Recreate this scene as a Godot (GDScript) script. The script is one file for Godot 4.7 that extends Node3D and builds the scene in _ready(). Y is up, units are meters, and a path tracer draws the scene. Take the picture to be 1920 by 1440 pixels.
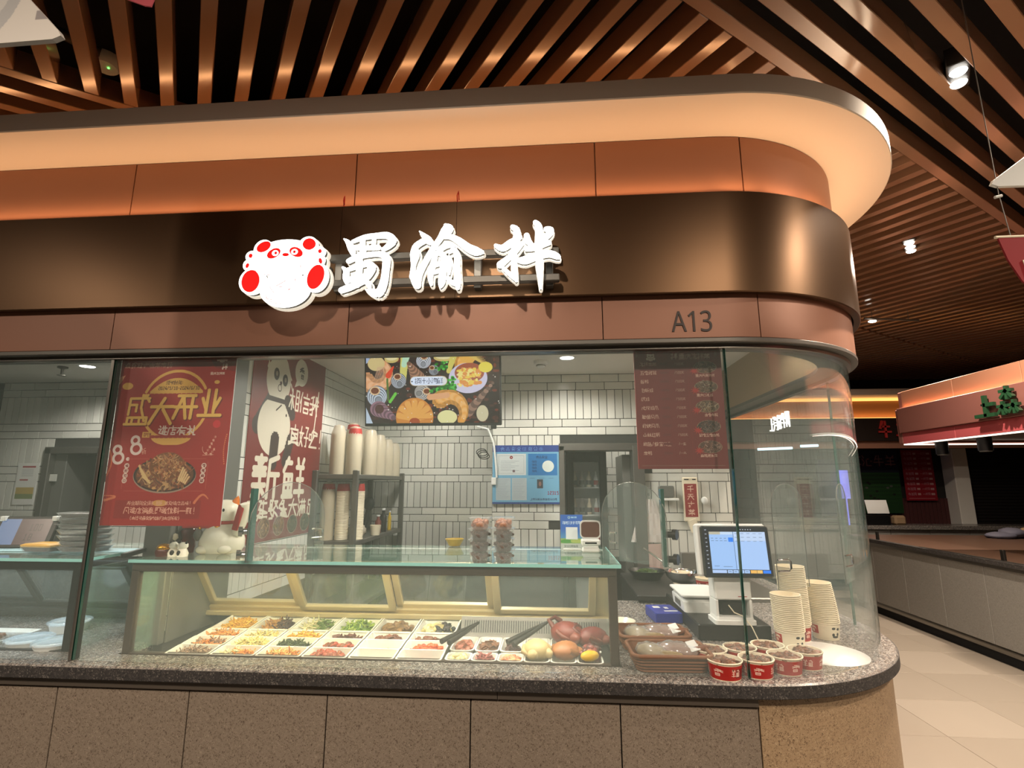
extends Node3D

# ---------------------------------------------------------------- set-up
func _ready():
	rng.seed = 7
	var cam := Camera3D.new()
	cam.name = "camera"
	cam.keep_aspect = Camera3D.KEEP_HEIGHT
	cam.fov = rad_to_deg(2.0 * atan(720.0 / 981.0))
	cam.near = 0.05
	cam.far = 100.0
	add_child(cam)
	cam.position = Vector3(0, 1.62, 2.16)
	cam.rotation = Vector3(deg_to_rad(10.8), deg_to_rad(4.35), 0)
	var we := WorldEnvironment.new()
	we.name = "environment"
	var e := Environment.new()
	e.background_mode = Environment.BG_COLOR
	e.background_color = Color(0.02, 0.018, 0.016)
	e.tonemap_mode = Environment.TONE_MAPPER_LINEAR
	e.tonemap_exposure = 1.0
	e.sdfgi_enabled = true
	e.ssao_enabled = true
	e.ssil_enabled = true
	we.environment = e
	add_child(we)
	hall_lights()
	kiosk_lights()
	make_materials()
	hall_shell()
	hall_ceiling()
	kiosk_shell()
	counter()
	canopy()
	glazing()
	shop_sign()
	display_case()
	trays()
	case_top_things()
	wall_things()
	rack_things()
	right_counter_things()
	left_bay()
	posters()
	right_kiosk()
	far_stall()
	hanging_things()

# lights: for the place's lamps and some added unseen ones; each has its glowing mesh in the builder of the lamp
func omni(pos, col, en, size = 0.05):
	var l := OmniLight3D.new()
	l.position = pos
	l.light_color = col
	l.light_energy = en
	l.light_size = size
	l.omni_range = 30.0
	l.omni_attenuation = 2.0
	l.shadow_enabled = true
	l.name = "lamp_light"
	add_child(l, true)

func spot(pos, to, col, en, angle, size = 0.05, soft = 0.6):
	var l := SpotLight3D.new()
	l.light_color = col
	l.light_energy = en
	l.light_size = size
	l.spot_range = 30.0
	l.spot_attenuation = 2.0
	l.spot_angle = angle
	l.spot_angle_attenuation = soft
	l.shadow_enabled = true
	l.name = "lamp_light"
	add_child(l, true)
	var d: Vector3 = (to - pos).normalized()
	l.look_at_from_position(pos, pos + d, Vector3(0, 1, 0) if absf(d.y) < 0.95 else Vector3(0, 0, -1))

func area(pos, dir, w, h, col, en, along = Vector3(1, 0, 0)):
	var l := AreaLight3D.new()
	l.light_color = col
	l.light_energy = en
	l.area_size = Vector2(w, h)
	l.area_range = 30.0
	l.area_attenuation = 2.0
	l.shadow_enabled = true
	l.name = "lamp_light"
	add_child(l, true)
	var z: Vector3 = -dir.normalized()
	var x: Vector3 = along.normalized()
	var y: Vector3 = z.cross(x).normalized()
	l.transform = Transform3D(Basis(x, y, z), pos)

const COVE := Color(1.0, 0.78, 0.58)
const WARM := Color(1.0, 0.74, 0.5)
const COOL := Color(1.0, 0.98, 0.93)
const SPOTS := [[-2.6, 3.1], [-0.6, 2.6], [2.04, -0.27], [1.6, 2.8], [3.07, -2.25], [4.0, -4.4], [6.2, -2.4], [3.2, 0.9], [-4.6, 2.8]]  # fittings in view, plus unseen ones added for general hall light

func hall_lights():
	for s in SPOTS:
		spot(Vector3(s[0], 3.56, s[1]), Vector3(s[0], 0, s[1]), Color(1.0, 0.92, 0.83), 9.5, 84.0, 0.05, 0.9)

func kiosk_lights():
	# cove behind the bronze band, washing the underside of the canopy
	area(Vector3(-2.3, 2.86, 0.05), Vector3(0, 1, 0.35), 6.0, 0.012, COVE, 0.8)
	for k in 6:
		var s: float = 0.1 + k * 0.22
		var p: Array = pp(s, 0.05)
		area(p[0] + Vector3(0, 2.86, 0), Vector3(0, 1, 0) + p[1] * 0.35, 0.22, 0.012, COVE, 0.04, Vector3(0, 1, 0).cross(p[1]))
	var p2: Array = pp(2.4, 0.05)
	area(p2[0] + Vector3(0, 2.86, 0), Vector3(0, 1, 0) + p2[1] * 0.35, 2.2, 0.012, COVE, 0.3, Vector3(0, 0, -1))
	# strip on the canopy roof that shines up at the slats
	area(Vector3(-2.0, 3.27, -0.335), Vector3(0, 1, 0.6), 6.0, 0.012, Color(1.0, 0.7, 0.46), 0.7)
	# downlights of the stall, with hidden ones added to light it
	for p in DOWNLIGHTS:
		spot(Vector3(p[0], 2.5, p[1]), Vector3(p[0], 0, p[1]), COOL, p[2], 80.0, 0.05, 0.4)
	# tubes of the display cases
	area(Vector3(-1.25, 1.255, -0.16), Vector3(0, -1, -0.35), 1.0, 0.02, Color(1.0, 0.93, 0.66), 0.5)
	area(Vector3(-0.3, 1.255, -0.16), Vector3(0, -1, -0.35), 0.9, 0.02, Color(1.0, 0.96, 0.86), 0.5)
	area(Vector3(-2.9, 1.255, -0.18), Vector3(0, -1, -0.3), 1.5, 0.02, Color(0.8, 0.93, 1.0), 0.45)

const DOWNLIGHTS := [[0.119, -1.604, 1.0], [-3.646, -1.604, 1.0], [-1.1, -1.604, 1.5], [-0.5, -0.55, 2.2], [-2.4, -0.8, 2.1], [1.1, -0.9, 1.5], [0.4, -2.6, 0.7], [-1.1, -2.6, 0.4]]  # two in view, the hidden rest added to light the stall

# ---------------------------------------------------------------- helpers
var rng := RandomNumberGenerator.new()
var M := {}
var taken := {}

class MB:
	var v := PackedVector3Array()
	var n := PackedVector3Array()
	var u := PackedVector2Array()
	var c := PackedColorArray()
	var col := Color(1, 1, 1)
	var tinted := false

	func t(a: Vector3, b: Vector3, d: Vector3, na: Vector3, nb: Vector3, nd: Vector3, ua := Vector2(), ub := Vector2(), ud := Vector2()):
		if (b - a).cross(d - a).dot(na + nb + nd) > 0.0:
			v.append(a); v.append(d); v.append(b)
			n.append(na); n.append(nd); n.append(nb)
			u.append(ua); u.append(ud); u.append(ub)
		else:
			v.append(a); v.append(b); v.append(d)
			n.append(na); n.append(nb); n.append(nd)
			u.append(ua); u.append(ub); u.append(ud)
		c.append(col); c.append(col); c.append(col)

	func q(a: Vector3, b: Vector3, d: Vector3, f: Vector3, m: Vector3, uvs := false):
		if uvs:
			t(a, b, d, m, m, m, Vector2(0, 0), Vector2(1, 0), Vector2(1, 1))
			t(a, d, f, m, m, m, Vector2(0, 0), Vector2(1, 1), Vector2(0, 1))
		else:
			t(a, b, d, m, m, m)
			t(a, d, f, m, m, m)

	func qn(a, b, d, f, na, nb, nd, nf, ua := Vector2(), ub := Vector2(), ud := Vector2(), uf := Vector2()):
		t(a, b, d, na, nb, nd, ua, ub, ud)
		t(a, d, f, na, nd, nf, ua, ud, uf)

	func box(ctr: Vector3, size: Vector3, bev := 0.0, bs := Basis()):
		var h := size * 0.5
		var b: float = minf(bev, minf(h.x, minf(h.y, h.z)) * 0.9)
		var ax := [bs.x, bs.y, bs.z]
		for i in 3:
			var j := (i + 1) % 3
			var k := (i + 2) % 3
			for s in [-1.0, 1.0]:
				var o: Vector3 = ctr + ax[i] * (h[i] * s)
				var y: Vector3 = ax[j] * (h[j] - b)
				var z: Vector3 = ax[k] * (h[k] - b)
				q(o - y - z, o + y - z, o + y + z, o - y + z, ax[i] * s)
		if b <= 0.0:
			return
		for i in 3:
			var j := (i + 1) % 3
			var k := (i + 2) % 3
			for s in [-1.0, 1.0]:
				for r in [-1.0, 1.0]:
					var e: Vector3 = ax[k] * (h[k] - b)
					var p1: Vector3 = ctr + ax[i] * (h[i] * s) + ax[j] * ((h[j] - b) * r)
					var p2: Vector3 = ctr + ax[i] * ((h[i] - b) * s) + ax[j] * (h[j] * r)
					q(p1 - e, p1 + e, p2 + e, p2 - e, (ax[i] * s + ax[j] * r).normalized())
		for sx in [-1.0, 1.0]:
			for sy in [-1.0, 1.0]:
				for sz in [-1.0, 1.0]:
					var m: Vector3 = (ax[0] * sx + ax[1] * sy + ax[2] * sz).normalized()
					var p := func(i, _x): return ctr + ax[0] * ((h.x - (0.0 if i == 0 else b)) * sx) + ax[1] * ((h.y - (0.0 if i == 1 else b)) * sy) + ax[2] * ((h.z - (0.0 if i == 2 else b)) * sz)
					t(p.call(0, 0), p.call(1, 0), p.call(2, 0), m, m, m)

	func span(a: Vector3, b: Vector3, bev := 0.0):
		box((a + b) * 0.5, (b - a).abs(), bev)

	func tube(pts: Array, r, seg := 8, caps := true):
		var rings := []
		var nrm := []
		var up := Vector3(0, 1, 0)
		for i in pts.size():
			var d: Vector3 = (pts[mini(i + 1, pts.size() - 1)] - pts[maxi(i - 1, 0)]).normalized()
			if absf(d.dot(up)) > 0.9:
				up = Vector3(1, 0, 0) if absf(d.x) < 0.8 else Vector3(0, 0, 1)
			var x := d.cross(up).normalized()
			var y := x.cross(d).normalized()
			up = y
			var ring := []
			var rn := []
			var rr: float = r[i] if r is Array else r
			for k in seg:
				var a := TAU * k / seg
				var m := x * cos(a) + y * sin(a)
				ring.append(pts[i] + m * rr)
				rn.append(m)
			rings.append(ring)
			nrm.append(rn)
		for i in pts.size() - 1:
			for k in seg:
				var l := (k + 1) % seg
				qn(rings[i][k], rings[i][l], rings[i + 1][l], rings[i + 1][k], nrm[i][k], nrm[i][l], nrm[i + 1][l], nrm[i + 1][k])
		if caps:
			for e in [0, pts.size() - 1]:
				var d: Vector3 = (pts[0] - pts[1]).normalized() if e == 0 else (pts[e] - pts[e - 1]).normalized()
				for k in range(1, seg - 1):
					t(rings[e][0], rings[e][k], rings[e][k + 1], d, d, d)

	# profile of (radius, height) points, going up the outside; flat joints where the profile turns sharply
	func lathe(prof: Array, seg := 24, xf := Transform3D(), sharp := 0.6):
		var pn := []
		for i in prof.size() - 1:
			var d: Vector2 = prof[i + 1] - prof[i]
			pn.append(Vector2(d.y, -d.x).normalized())
		for i in prof.size() - 1:
			var n0: Vector2 = pn[i]
			var n1: Vector2 = pn[i]
			if i > 0 and pn[i - 1].dot(pn[i]) > sharp:
				n0 = (pn[i - 1] + pn[i]).normalized()
			if i < pn.size() - 1 and pn[i + 1].dot(pn[i]) > sharp:
				n1 = (pn[i + 1] + pn[i]).normalized()
			for k in seg:
				var a := TAU * k / seg
				var b := TAU * (k + 1) / seg
				var da := Vector3(cos(a), 0, sin(a))
				var db := Vector3(cos(b), 0, sin(b))
				var y := Vector3(0, 1, 0)
				var p: Vector2 = prof[i]
				var w: Vector2 = prof[i + 1]
				qn(xf * (da * p.x + y * p.y), xf * (db * p.x + y * p.y), xf * (db * w.x + y * w.y), xf * (da * w.x + y * w.y),
					(xf.basis * (da * n0.x + y * n0.y)).normalized(), (xf.basis * (db * n0.x + y * n0.y)).normalized(), (xf.basis * (db * n1.x + y * n1.y)).normalized(), (xf.basis * (da * n1.x + y * n1.y)).normalized(),
					Vector2(float(k) / seg, 1.0 - float(i) / (prof.size() - 1)), Vector2(float(k + 1) / seg, 1.0 - float(i) / (prof.size() - 1)), Vector2(float(k + 1) / seg, 1.0 - float(i + 1) / (prof.size() - 1)), Vector2(float(k) / seg, 1.0 - float(i + 1) / (prof.size() - 1)))

	func ell(ctr: Vector3, rad: Vector3, seg := 12, rings := 8, bs := Basis(), bump := 0.0, sd := 0):
		var pts := []
		var nn := []
		for i in rings + 1:
			var la := PI * i / rings - PI / 2
			var row := []
			var rn := []
			for k in seg:
				var lo := TAU * k / seg
				var d := Vector3(cos(la) * cos(lo), sin(la), cos(la) * sin(lo))
				var f := 1.0
				if bump > 0.0 and i > 0 and i < rings:
					f += bump * sin(k * 2.3 + i * 1.7 + sd) + bump * 0.6 * sin(k * 4.1 - i * 2.9 + sd * 2.0)
				row.append(ctr + bs * (d * rad * f))
				rn.append((bs * (d / rad)).normalized())
			pts.append(row)
			nn.append(rn)
		for i in rings:
			for k in seg:
				var l := (k + 1) % seg
				if i > 0:
					t(pts[i][k], pts[i][l], pts[i + 1][l], nn[i][k], nn[i][l], nn[i + 1][l])
				if i < rings - 1:
					t(pts[i][k], pts[i + 1][l], pts[i + 1][k], nn[i][k], nn[i + 1][l], nn[i + 1][k])
				elif i == 0:
					pass

	# a flat outline in x, y given thickness in z
	func prism(poly: PackedVector2Array, z0: float, z1: float, xf := Transform3D(), uvr := Rect2()):
		var idx := Geometry2D.triangulate_polygon(poly)
		for s in [0, 1]:
			var z: float = z1 if s else z0
			var m: Vector3 = (xf.basis * Vector3(0, 0, 1.0 if s else -1.0)).normalized()
			for i in range(0, idx.size(), 3):
				var a := poly[idx[i]]
				var b := poly[idx[i + 1]]
				var d := poly[idx[i + 2]]
				var f := func(p): return Vector2((p.x - uvr.position.x) / uvr.size.x, 1.0 - (p.y - uvr.position.y) / uvr.size.y) if uvr.size.x > 0 else Vector2()
				t(xf * Vector3(a.x, a.y, z), xf * Vector3(b.x, b.y, z), xf * Vector3(d.x, d.y, z), m, m, m, f.call(a), f.call(b), f.call(d))
		var cw := Geometry2D.is_polygon_clockwise(poly)
		for i in poly.size():
			var a := poly[i]
			var b := poly[(i + 1) % poly.size()]
			var e := (b - a).normalized()
			var m2 := Vector2(e.y, -e.x) if not cw else Vector2(-e.y, e.x)
			var m: Vector3 = (xf.basis * Vector3(m2.x, m2.y, 0)).normalized()
			if z1 - z0 > 0.0:
				q(xf * Vector3(a.x, a.y, z0), xf * Vector3(b.x, b.y, z0), xf * Vector3(b.x, b.y, z1), xf * Vector3(a.x, a.y, z1), m)

	# closed loops of equal length joined one after the other; turn flips the side that faces out
	func loft(loops: Array, turn := 1.0, cap_last := false, cap_first := false):
		for i in loops.size() - 1:
			var a: Array = loops[i]
			var b: Array = loops[i + 1]
			for k in a.size():
				var l := (k + 1) % a.size()
				var m: Vector3 = (a[l] - a[k]).cross(b[k] - a[k])
				if m.length() < 1e-12:
					m = (b[l] - b[k]).cross(b[k] - a[k])
				m = m.normalized() * turn
				q(a[k], a[l], b[l], b[k], m)
		for e in [[cap_last, loops.size() - 1], [cap_first, 0]]:
			if e[0]:
				var a: Array = loops[e[1]]
				var m: Vector3 = (a[1] - a[0]).cross(a[2] - a[1]).normalized() * (turn if e[1] > 0 else -turn)
				var ctr := Vector3()
				for p in a:
					ctr += p / a.size()
				for k in a.size():
					t(ctr, a[k], a[(k + 1) % a.size()], m, m, m)

	func mesh() -> ArrayMesh:
		var arr := []
		arr.resize(Mesh.ARRAY_MAX)
		arr[Mesh.ARRAY_VERTEX] = v
		arr[Mesh.ARRAY_NORMAL] = n
		arr[Mesh.ARRAY_TEX_UV] = u
		if tinted:
			arr[Mesh.ARRAY_COLOR] = c
		var am := ArrayMesh.new()
		am.add_surface_from_arrays(Mesh.PRIMITIVE_TRIANGLES, arr)
		return am

func rr(w, d, r, y, seg = 4, cx = 0.0, cz = 0.0) -> Array:
	var out := []
	for qd in 4:
		var sx: float = [1, -1, -1, 1][qd]
		var sz: float = [1, 1, -1, -1][qd]
		for k in seg + 1:
			var a: float = PI / 2 * qd + PI / 2 * k / seg
			out.append(Vector3(cx + sx * (w / 2 - r) + cos(a) * r, y, cz + sz * (d / 2 - r) + sin(a) * r))
	return out

func lin(c: Color) -> Color:
	return c.srgb_to_linear()

func mk(key, col: Color, rough := 0.6, metal := 0.0) -> StandardMaterial3D:
	var m := StandardMaterial3D.new()
	m.resource_name = key
	m.albedo_color = col
	m.roughness = rough
	m.metallic = metal
	M[key] = m
	return m

func glow(key, col: Color, en: float, base := Color(0.8, 0.8, 0.8)) -> StandardMaterial3D:
	var m := mk(key, base, 0.5)
	m.emission_enabled = true
	m.emission = col
	m.emission_energy_multiplier = en
	return m

const TENS := ["", "", "twenty", "thirty"]
const ONES := ["", "first", "second", "third", "fourth", "fifth", "sixth", "seventh", "eighth", "ninth", "tenth", "eleventh", "twelfth", "thirteenth", "fourteenth", "fifteenth", "sixteenth", "seventeenth", "eighteenth", "nineteenth", "twentieth"]

func nth(k: int) -> String:
	if k <= 20:
		return ONES[k]
	return "thirtieth" if k == 30 else TENS[k / 10] + "-" + ONES[k % 10]

func numbered(called: String) -> String:
	if not taken.has(called):
		taken[called] = 0
		return called
	taken[called] += 1
	return "%s_%03d" % [called, taken[called]]

func put(parent: Node, called: String, mesh: Mesh, mat, pos := Vector3.ZERO, rot := Vector3.ZERO) -> MeshInstance3D:
	var o := MeshInstance3D.new()
	o.mesh = mesh
	o.name = numbered(called) if parent == self else called
	o.material_override = M[mat] if mat is String else mat
	o.position = pos
	o.rotation = rot
	parent.add_child(o, true)
	return o

func tag(o: Node, label: String, cat: String, group := "", kind := "") -> Node:
	o.set_meta("label", label)
	o.set_meta("category", cat)
	if group:
		o.set_meta("group", group)
	if kind:
		o.set_meta("kind", kind)
	return o

func thing(called: String, label: String, cat: String, pos := Vector3.ZERO, turn := 0.0, group := "") -> Node3D:
	var o := Node3D.new()
	o.name = numbered(called)
	add_child(o)
	o.position = pos
	o.rotation.y = turn
	tag(o, label, cat, group)
	return o

func single(called: String, mb: MB, mat, label: String, cat: String, pos := Vector3.ZERO, rot := Vector3.ZERO, group := "") -> MeshInstance3D:
	var o := put(self, called, mb.mesh(), mat, pos, rot)
	tag(o, label, cat, group)
	return o

func copy(src: Node3D, label: String, pos: Vector3, turn := 0.0) -> Node3D:
	var o: Node3D = src.duplicate()
	var stem := str(src.name)
	var cut := stem.rfind("_")
	if cut > 0 and stem.substr(cut + 1).is_valid_int():
		stem = stem.substr(0, cut)
	o.name = numbered(stem)
	add_child(o)
	o.position = pos
	o.rotation.y = turn
	o.set_meta("label", label)
	return o

func struct(called: String, mb: MB, mat, parent: Node = null) -> MeshInstance3D:
	var o := put(parent if parent else self, called, mb.mesh(), mat)
	if parent == null:
		o.set_meta("kind", "structure")
	return o

# the stall's outline: straight front, round corner, side; s along it from the corner's start, o outwards from the glass
const GX := 0.713
const GR := 0.808
func pp(s: float, o: float) -> Array:
	var ln := GR * PI / 2
	if s <= 0.0:
		return [Vector3(GX + s, 0, o), Vector3(0, 0, 1)]
	if s < ln:
		var a := s / GR
		return [Vector3(GX + (GR + o) * sin(a), 0, -GR + (GR + o) * cos(a)), Vector3(sin(a), 0, cos(a))]
	return [Vector3(GX + GR + o, 0, -GR - (s - ln)), Vector3(1, 0, 0)]

func sweep(mb: MB, prof: Array, s0: float, s1: float, closed := true, caps := true, fine := 0.04):
	var ss := [s0]
	var ln := GR * PI / 2
	for b in [0.0, ln]:
		if b > s0 + 0.001 and b < s1 - 0.001:
			ss.append(b)
	var k := fine
	while k < ln:
		if k > s0 + 0.001 and k < s1 - 0.001:
			ss.append(k)
		k += fine
	ss.append(s1)
	ss.sort()
	var m := prof.size() if closed else prof.size() - 1
	var area2 := 0.0
	for i in prof.size():
		area2 += prof[i].cross(prof[(i + 1) % prof.size()])
	for i in m:
		var a: Vector2 = prof[i]
		var b: Vector2 = prof[(i + 1) % prof.size()]
		var e := (b - a).normalized()
		var pn := Vector2(e.y, -e.x) if area2 > 0 or not closed else Vector2(-e.y, e.x)
		for j in ss.size() - 1:
			var pa := pp(ss[j], a.x)
			var pb := pp(ss[j], b.x)
			var qa := pp(ss[j + 1], a.x)
			var qb := pp(ss[j + 1], b.x)
			var y := Vector3(0, 1, 0)
			var n0: Vector3 = pa[1] * pn.x + y * pn.y
			var n1: Vector3 = qa[1] * pn.x + y * pn.y
			mb.qn(pa[0] + y * a.y, qa[0] + y * a.y, qb[0] + y * b.y, pb[0] + y * b.y, n0, n1, n1, n0)
	if closed and caps:
		var idx := Geometry2D.triangulate_polygon(PackedVector2Array(prof))
		for e in [[s0, -1.0], [s1, 1.0]]:
			var d: Vector3 = pp(e[0], 0.0)[1]
			var dir := Vector3(d.z, 0, -d.x) * float(e[1])
			for i in range(0, idx.size(), 3):
				var w := []
				for g in 3:
					var pr: Vector2 = prof[idx[i + g]]
					w.append(pp(e[0], pr.x)[0] + Vector3(0, pr.y, 0))
				mb.t(w[0], w[1], w[2], dir, dir, dir)

func rect_prof(o0, o1, y0, y1, b = 0.0) -> Array:
	if b <= 0.0:
		return [Vector2(o0, y0), Vector2(o1, y0), Vector2(o1, y1), Vector2(o0, y1)]
	return [Vector2(o0, y0), Vector2(o1 - b, y0), Vector2(o1, y0 + b), Vector2(o1, y1 - b), Vector2(o1 - b, y1), Vector2(o0, y1)]

# speckled picture for terrazzo, granite and the like
func speckle(size: int, base: Color, cols: Array, n: int, r0: int, r1: int, sd: int) -> ImageTexture:
	var im := Image.create(size, size, false, Image.FORMAT_RGB8)
	im.fill(base)
	var g := RandomNumberGenerator.new()
	g.seed = sd
	for i in n:
		var c: Color = cols[g.randi() % cols.size()]
		var r := g.randi_range(r0, r1)
		var x := g.randi_range(0, size - 1)
		var y := g.randi_range(0, size - 1)
		for k in 3:
			var w := maxi(1, r - g.randi_range(0, r))
			var h := maxi(1, r - g.randi_range(0, r))
			im.fill_rect(Rect2i((x + g.randi_range(-r, r)) % (size - w), (y + g.randi_range(-r, r)) % (size - h), w, h), c)
	im.generate_mipmaps()
	return ImageTexture.create_from_image(im)

func tri(m: StandardMaterial3D, tex: Texture2D, sc: float):
	m.albedo_texture = tex
	m.uv1_triplanar = true
	m.uv1_world_triplanar = true
	m.uv1_scale = Vector3(sc, sc, sc)

func bumpy(m: StandardMaterial3D, freq: float, depth: float, sd: int, sc: float):
	var nt := NoiseTexture2D.new()
	var fn := FastNoiseLite.new()
	fn.seed = sd
	fn.frequency = freq
	nt.noise = fn
	nt.width = 256
	nt.height = 256
	nt.seamless = true
	m.heightmap_enabled = true
	m.heightmap_texture = nt
	m.heightmap_scale = depth
	m.uv1_triplanar = true
	m.uv1_world_triplanar = true
	m.uv1_scale = Vector3(sc, sc, sc)

func pane_mat(key, alpha, tint = Color(0.9, 1.0, 0.97), rough = 0.02):
	var m := mk(key, Color(tint.r, tint.g, tint.b, alpha), rough)
	m.transparency = BaseMaterial3D.TRANSPARENCY_ALPHA

func make_materials():
	var pan := mk("terrazzo", Color(1, 1, 1), 0.55)
	tri(pan, speckle(512, Color(0.47, 0.42, 0.37), [Color(0.36, 0.31, 0.26), Color(0.55, 0.5, 0.44), Color(0.3, 0.25, 0.21), Color(0.5, 0.45, 0.4)], 9000, 2, 4, 3), 2.2)
	var pan2 := mk("corner_terrazzo", Color(1, 1, 1), 0.5)
	tri(pan2, speckle(512, Color(0.58, 0.49, 0.38), [Color(0.42, 0.33, 0.24), Color(0.66, 0.58, 0.46), Color(0.34, 0.26, 0.19), Color(0.55, 0.46, 0.36)], 8000, 2, 5, 4), 2.2)
	var pan3 := mk("pale_terrazzo", Color(1, 1, 1), 0.55)
	tri(pan3, speckle(512, Color(0.5, 0.49, 0.47), [Color(0.42, 0.41, 0.39), Color(0.56, 0.55, 0.52)], 7000, 2, 4, 5), 2.0)
	var gr := mk("granite", Color(1, 1, 1), 0.22)
	tri(gr, speckle(512, Color(0.42, 0.41, 0.4), [Color(0.2, 0.2, 0.2), Color(0.6, 0.58, 0.55), Color(0.3, 0.29, 0.28), Color(0.5, 0.45, 0.41), Color(0.7, 0.69, 0.66)], 5000, 3, 12, 6), 3.2)
	var ge := mk("rough_granite", Color(1, 1, 1), 0.75)
	tri(ge, speckle(512, Color(0.17, 0.16, 0.155), [Color(0.09, 0.09, 0.09), Color(0.36, 0.34, 0.32), Color(0.14, 0.13, 0.13), Color(0.27, 0.25, 0.24)], 4500, 3, 10, 8), 3.2)
	mk("floor_tile", Color(0.6, 0.56, 0.51), 0.32)
	mk("floor_tile_b", Color(0.63, 0.59, 0.54), 0.32)
	mk("grout", Color(0.3, 0.28, 0.26), 0.9)
	mk("dark_grout", Color(0.2, 0.2, 0.19), 0.9)
	for k in 3:
		var w := mk("wall_tile_%d" % k, [Color(0.8, 0.8, 0.77), Color(0.77, 0.77, 0.74), Color(0.82, 0.82, 0.79)][k], 0.16)
		w.metallic_specular = 0.5
	mk("white_paint", Color(0.86, 0.85, 0.82), 0.8)
	mk("brim_paint", Color(0.86, 0.82, 0.76), 0.75)
	mk("black_void", Color(0.035, 0.034, 0.036), 0.9)
	mk("dark_wall", Color(0.1, 0.09, 0.085), 0.85)
	var sl := mk("slat", Color(0.52, 0.39, 0.3), 0.15)
	sl.metallic_specular = 0.6
	mk("duct", Color(0.3, 0.28, 0.25), 0.5)
	var cp := mk("copper_panel", Color(0.66, 0.47, 0.37), 0.45, 0.25)
	cp.metallic_specular = 0.5
	var bz := mk("bronze_band", Color(0.36, 0.27, 0.19), 0.34, 0.8)
	bz.metallic_specular = 0.5
	mk("lower_copper", Color(0.58, 0.41, 0.33), 0.45, 0.25)
	mk("inner_header", Color(0.62, 0.53, 0.42), 0.45, 0.2)
	mk("steel", Color(0.55, 0.54, 0.52), 0.3, 0.85)
	mk("steel_dull", Color(0.42, 0.41, 0.39), 0.45, 0.7)
	mk("steel_strip", Color(0.36, 0.33, 0.3), 0.4, 0.5)
	mk("champagne_alu", Color(0.75, 0.69, 0.53), 0.35, 0.4)
	mk("dark_alu", Color(0.15, 0.14, 0.13), 0.4, 0.4)
	mk("black_plastic", Color(0.035, 0.035, 0.04), 0.4)
	mk("white_plastic", Color(0.85, 0.86, 0.85), 0.35)
	mk("tray_white", Color(0.88, 0.88, 0.85), 0.3)
	mk("paper_cream", Color(0.88, 0.84, 0.74), 0.7)
	mk("paper_red", Color(0.6, 0.12, 0.1), 0.6)
	mk("red_print", Color(0.62, 0.13, 0.12), 0.6)
	mk("cable", Color(0.08, 0.08, 0.08), 0.5)
	mk("red_wire", Color(0.7, 0.12, 0.08), 0.5)
	mk("chrome", Color(0.8, 0.8, 0.8), 0.1, 1.0)
	mk("wicker", Color(0.45, 0.27, 0.14), 0.6)
	mk("gold", Color(0.85, 0.6, 0.15), 0.25, 0.9)
	mk("ceramic", Color(0.88, 0.86, 0.78), 0.15)
	mk("orange_patch", Color(0.85, 0.45, 0.1), 0.2)
	mk("grey_panel", Color(0.42, 0.42, 0.4), 0.4, 0.3)
	mk("prep_dark", Color(0.1, 0.095, 0.09), 0.5)
	mk("blue_box", Color(0.08, 0.16, 0.55), 0.4)
	mk("cloth", Color(0.82, 0.78, 0.76), 0.9)
	mk("glass_edge", Color(0.12, 0.3, 0.26), 0.1)
	mk("glass_edge_light", Color(0.6, 0.85, 0.83), 0.15)
	pane_mat("pane", 0.04)
	pane_mat("pane_green", 0.12, Color(0.6, 0.8, 0.72))
	pane_mat("clear_plastic", 0.16, Color(0.9, 0.92, 0.92), 0.1)
	pane_mat("lid_plastic", 0.3, Color(0.85, 0.93, 0.98), 0.12)
	var wr := mk("film", Color(0.8, 0.76, 0.68, 0.55), 0.3)
	wr.transparency = BaseMaterial3D.TRANSPARENCY_ALPHA
	glow("sign_white", Color(1, 1, 0.97), 2.6, Color(0.9, 0.9, 0.9))
	glow("sign_red", Color(0.95, 0.07, 0.06), 1.0, Color(0.8, 0.05, 0.05))
	glow("sign_halo", Color(1.0, 0.95, 0.86), 0.62, Color(0.9, 0.9, 0.9))
	glow("bulb", Color(1, 0.98, 0.94), 12.0)
	glow("cove_strip", Color(1.0, 0.66, 0.4), 6.0)
	glow("roof_strip", Color(1.0, 0.75, 0.5), 9.0)
	glow("case_tube", Color(1.0, 0.97, 0.88), 4.0)
	glow("led_line", Color(1.0, 0.93, 0.85), 2.4)
	glow("amber_cove", Color(1.0, 0.72, 0.36), 1.6)
	var food := mk("food", Color(1, 1, 1), 0.45)
	food.vertex_color_use_as_albedo = true
	var ink := mk("painted", Color(1, 1, 1), 0.5)
	ink.vertex_color_use_as_albedo = true

# ---------------------------------------------------------------- hall
func hall_shell():
	var mb := MB.new()
	mb.span(Vector3(-10, -0.2, -14), Vector3(14, -0.008, 8))
	var fl := struct("floor", mb, "grout")
	var tm := MB.new()
	tm.box(Vector3(), Vector3(0.607, 0.02, 0.609), 0.002)
	var tmm := tm.mesh()
	for i in range(0, 11):
		for j in range(-8, 6):
			put(fl, "floor_tile", tmm, "floor_tile" if (i * 7 + j * 5) % 3 else "floor_tile_b", Vector3(2.55 + 0.61 * (i - 2) + 0.305, -0.01, -1.83 + 0.6135 * j + 0.307))
	for w in [["wall_west", Vector3(-10.2, 0, -14), Vector3(-10, 4.4, 8)], ["wall_east", Vector3(14, 0, -14), Vector3(14.2, 4.4, 8)], ["wall_south", Vector3(-10, 0, 8), Vector3(14, 4.4, 8.2)], ["wall_north", Vector3(-10, 0, -14.2), Vector3(14, 4.4, -14)]]:
		var b := MB.new()
		b.span(w[1], w[2])
		struct(w[0], b, "dark_wall")

func uw(u: float, w: float, y: float) -> Vector3:
	return Vector3(0.809 * u + 0.588 * w, y, -0.588 * u + 0.809 * w)

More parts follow.
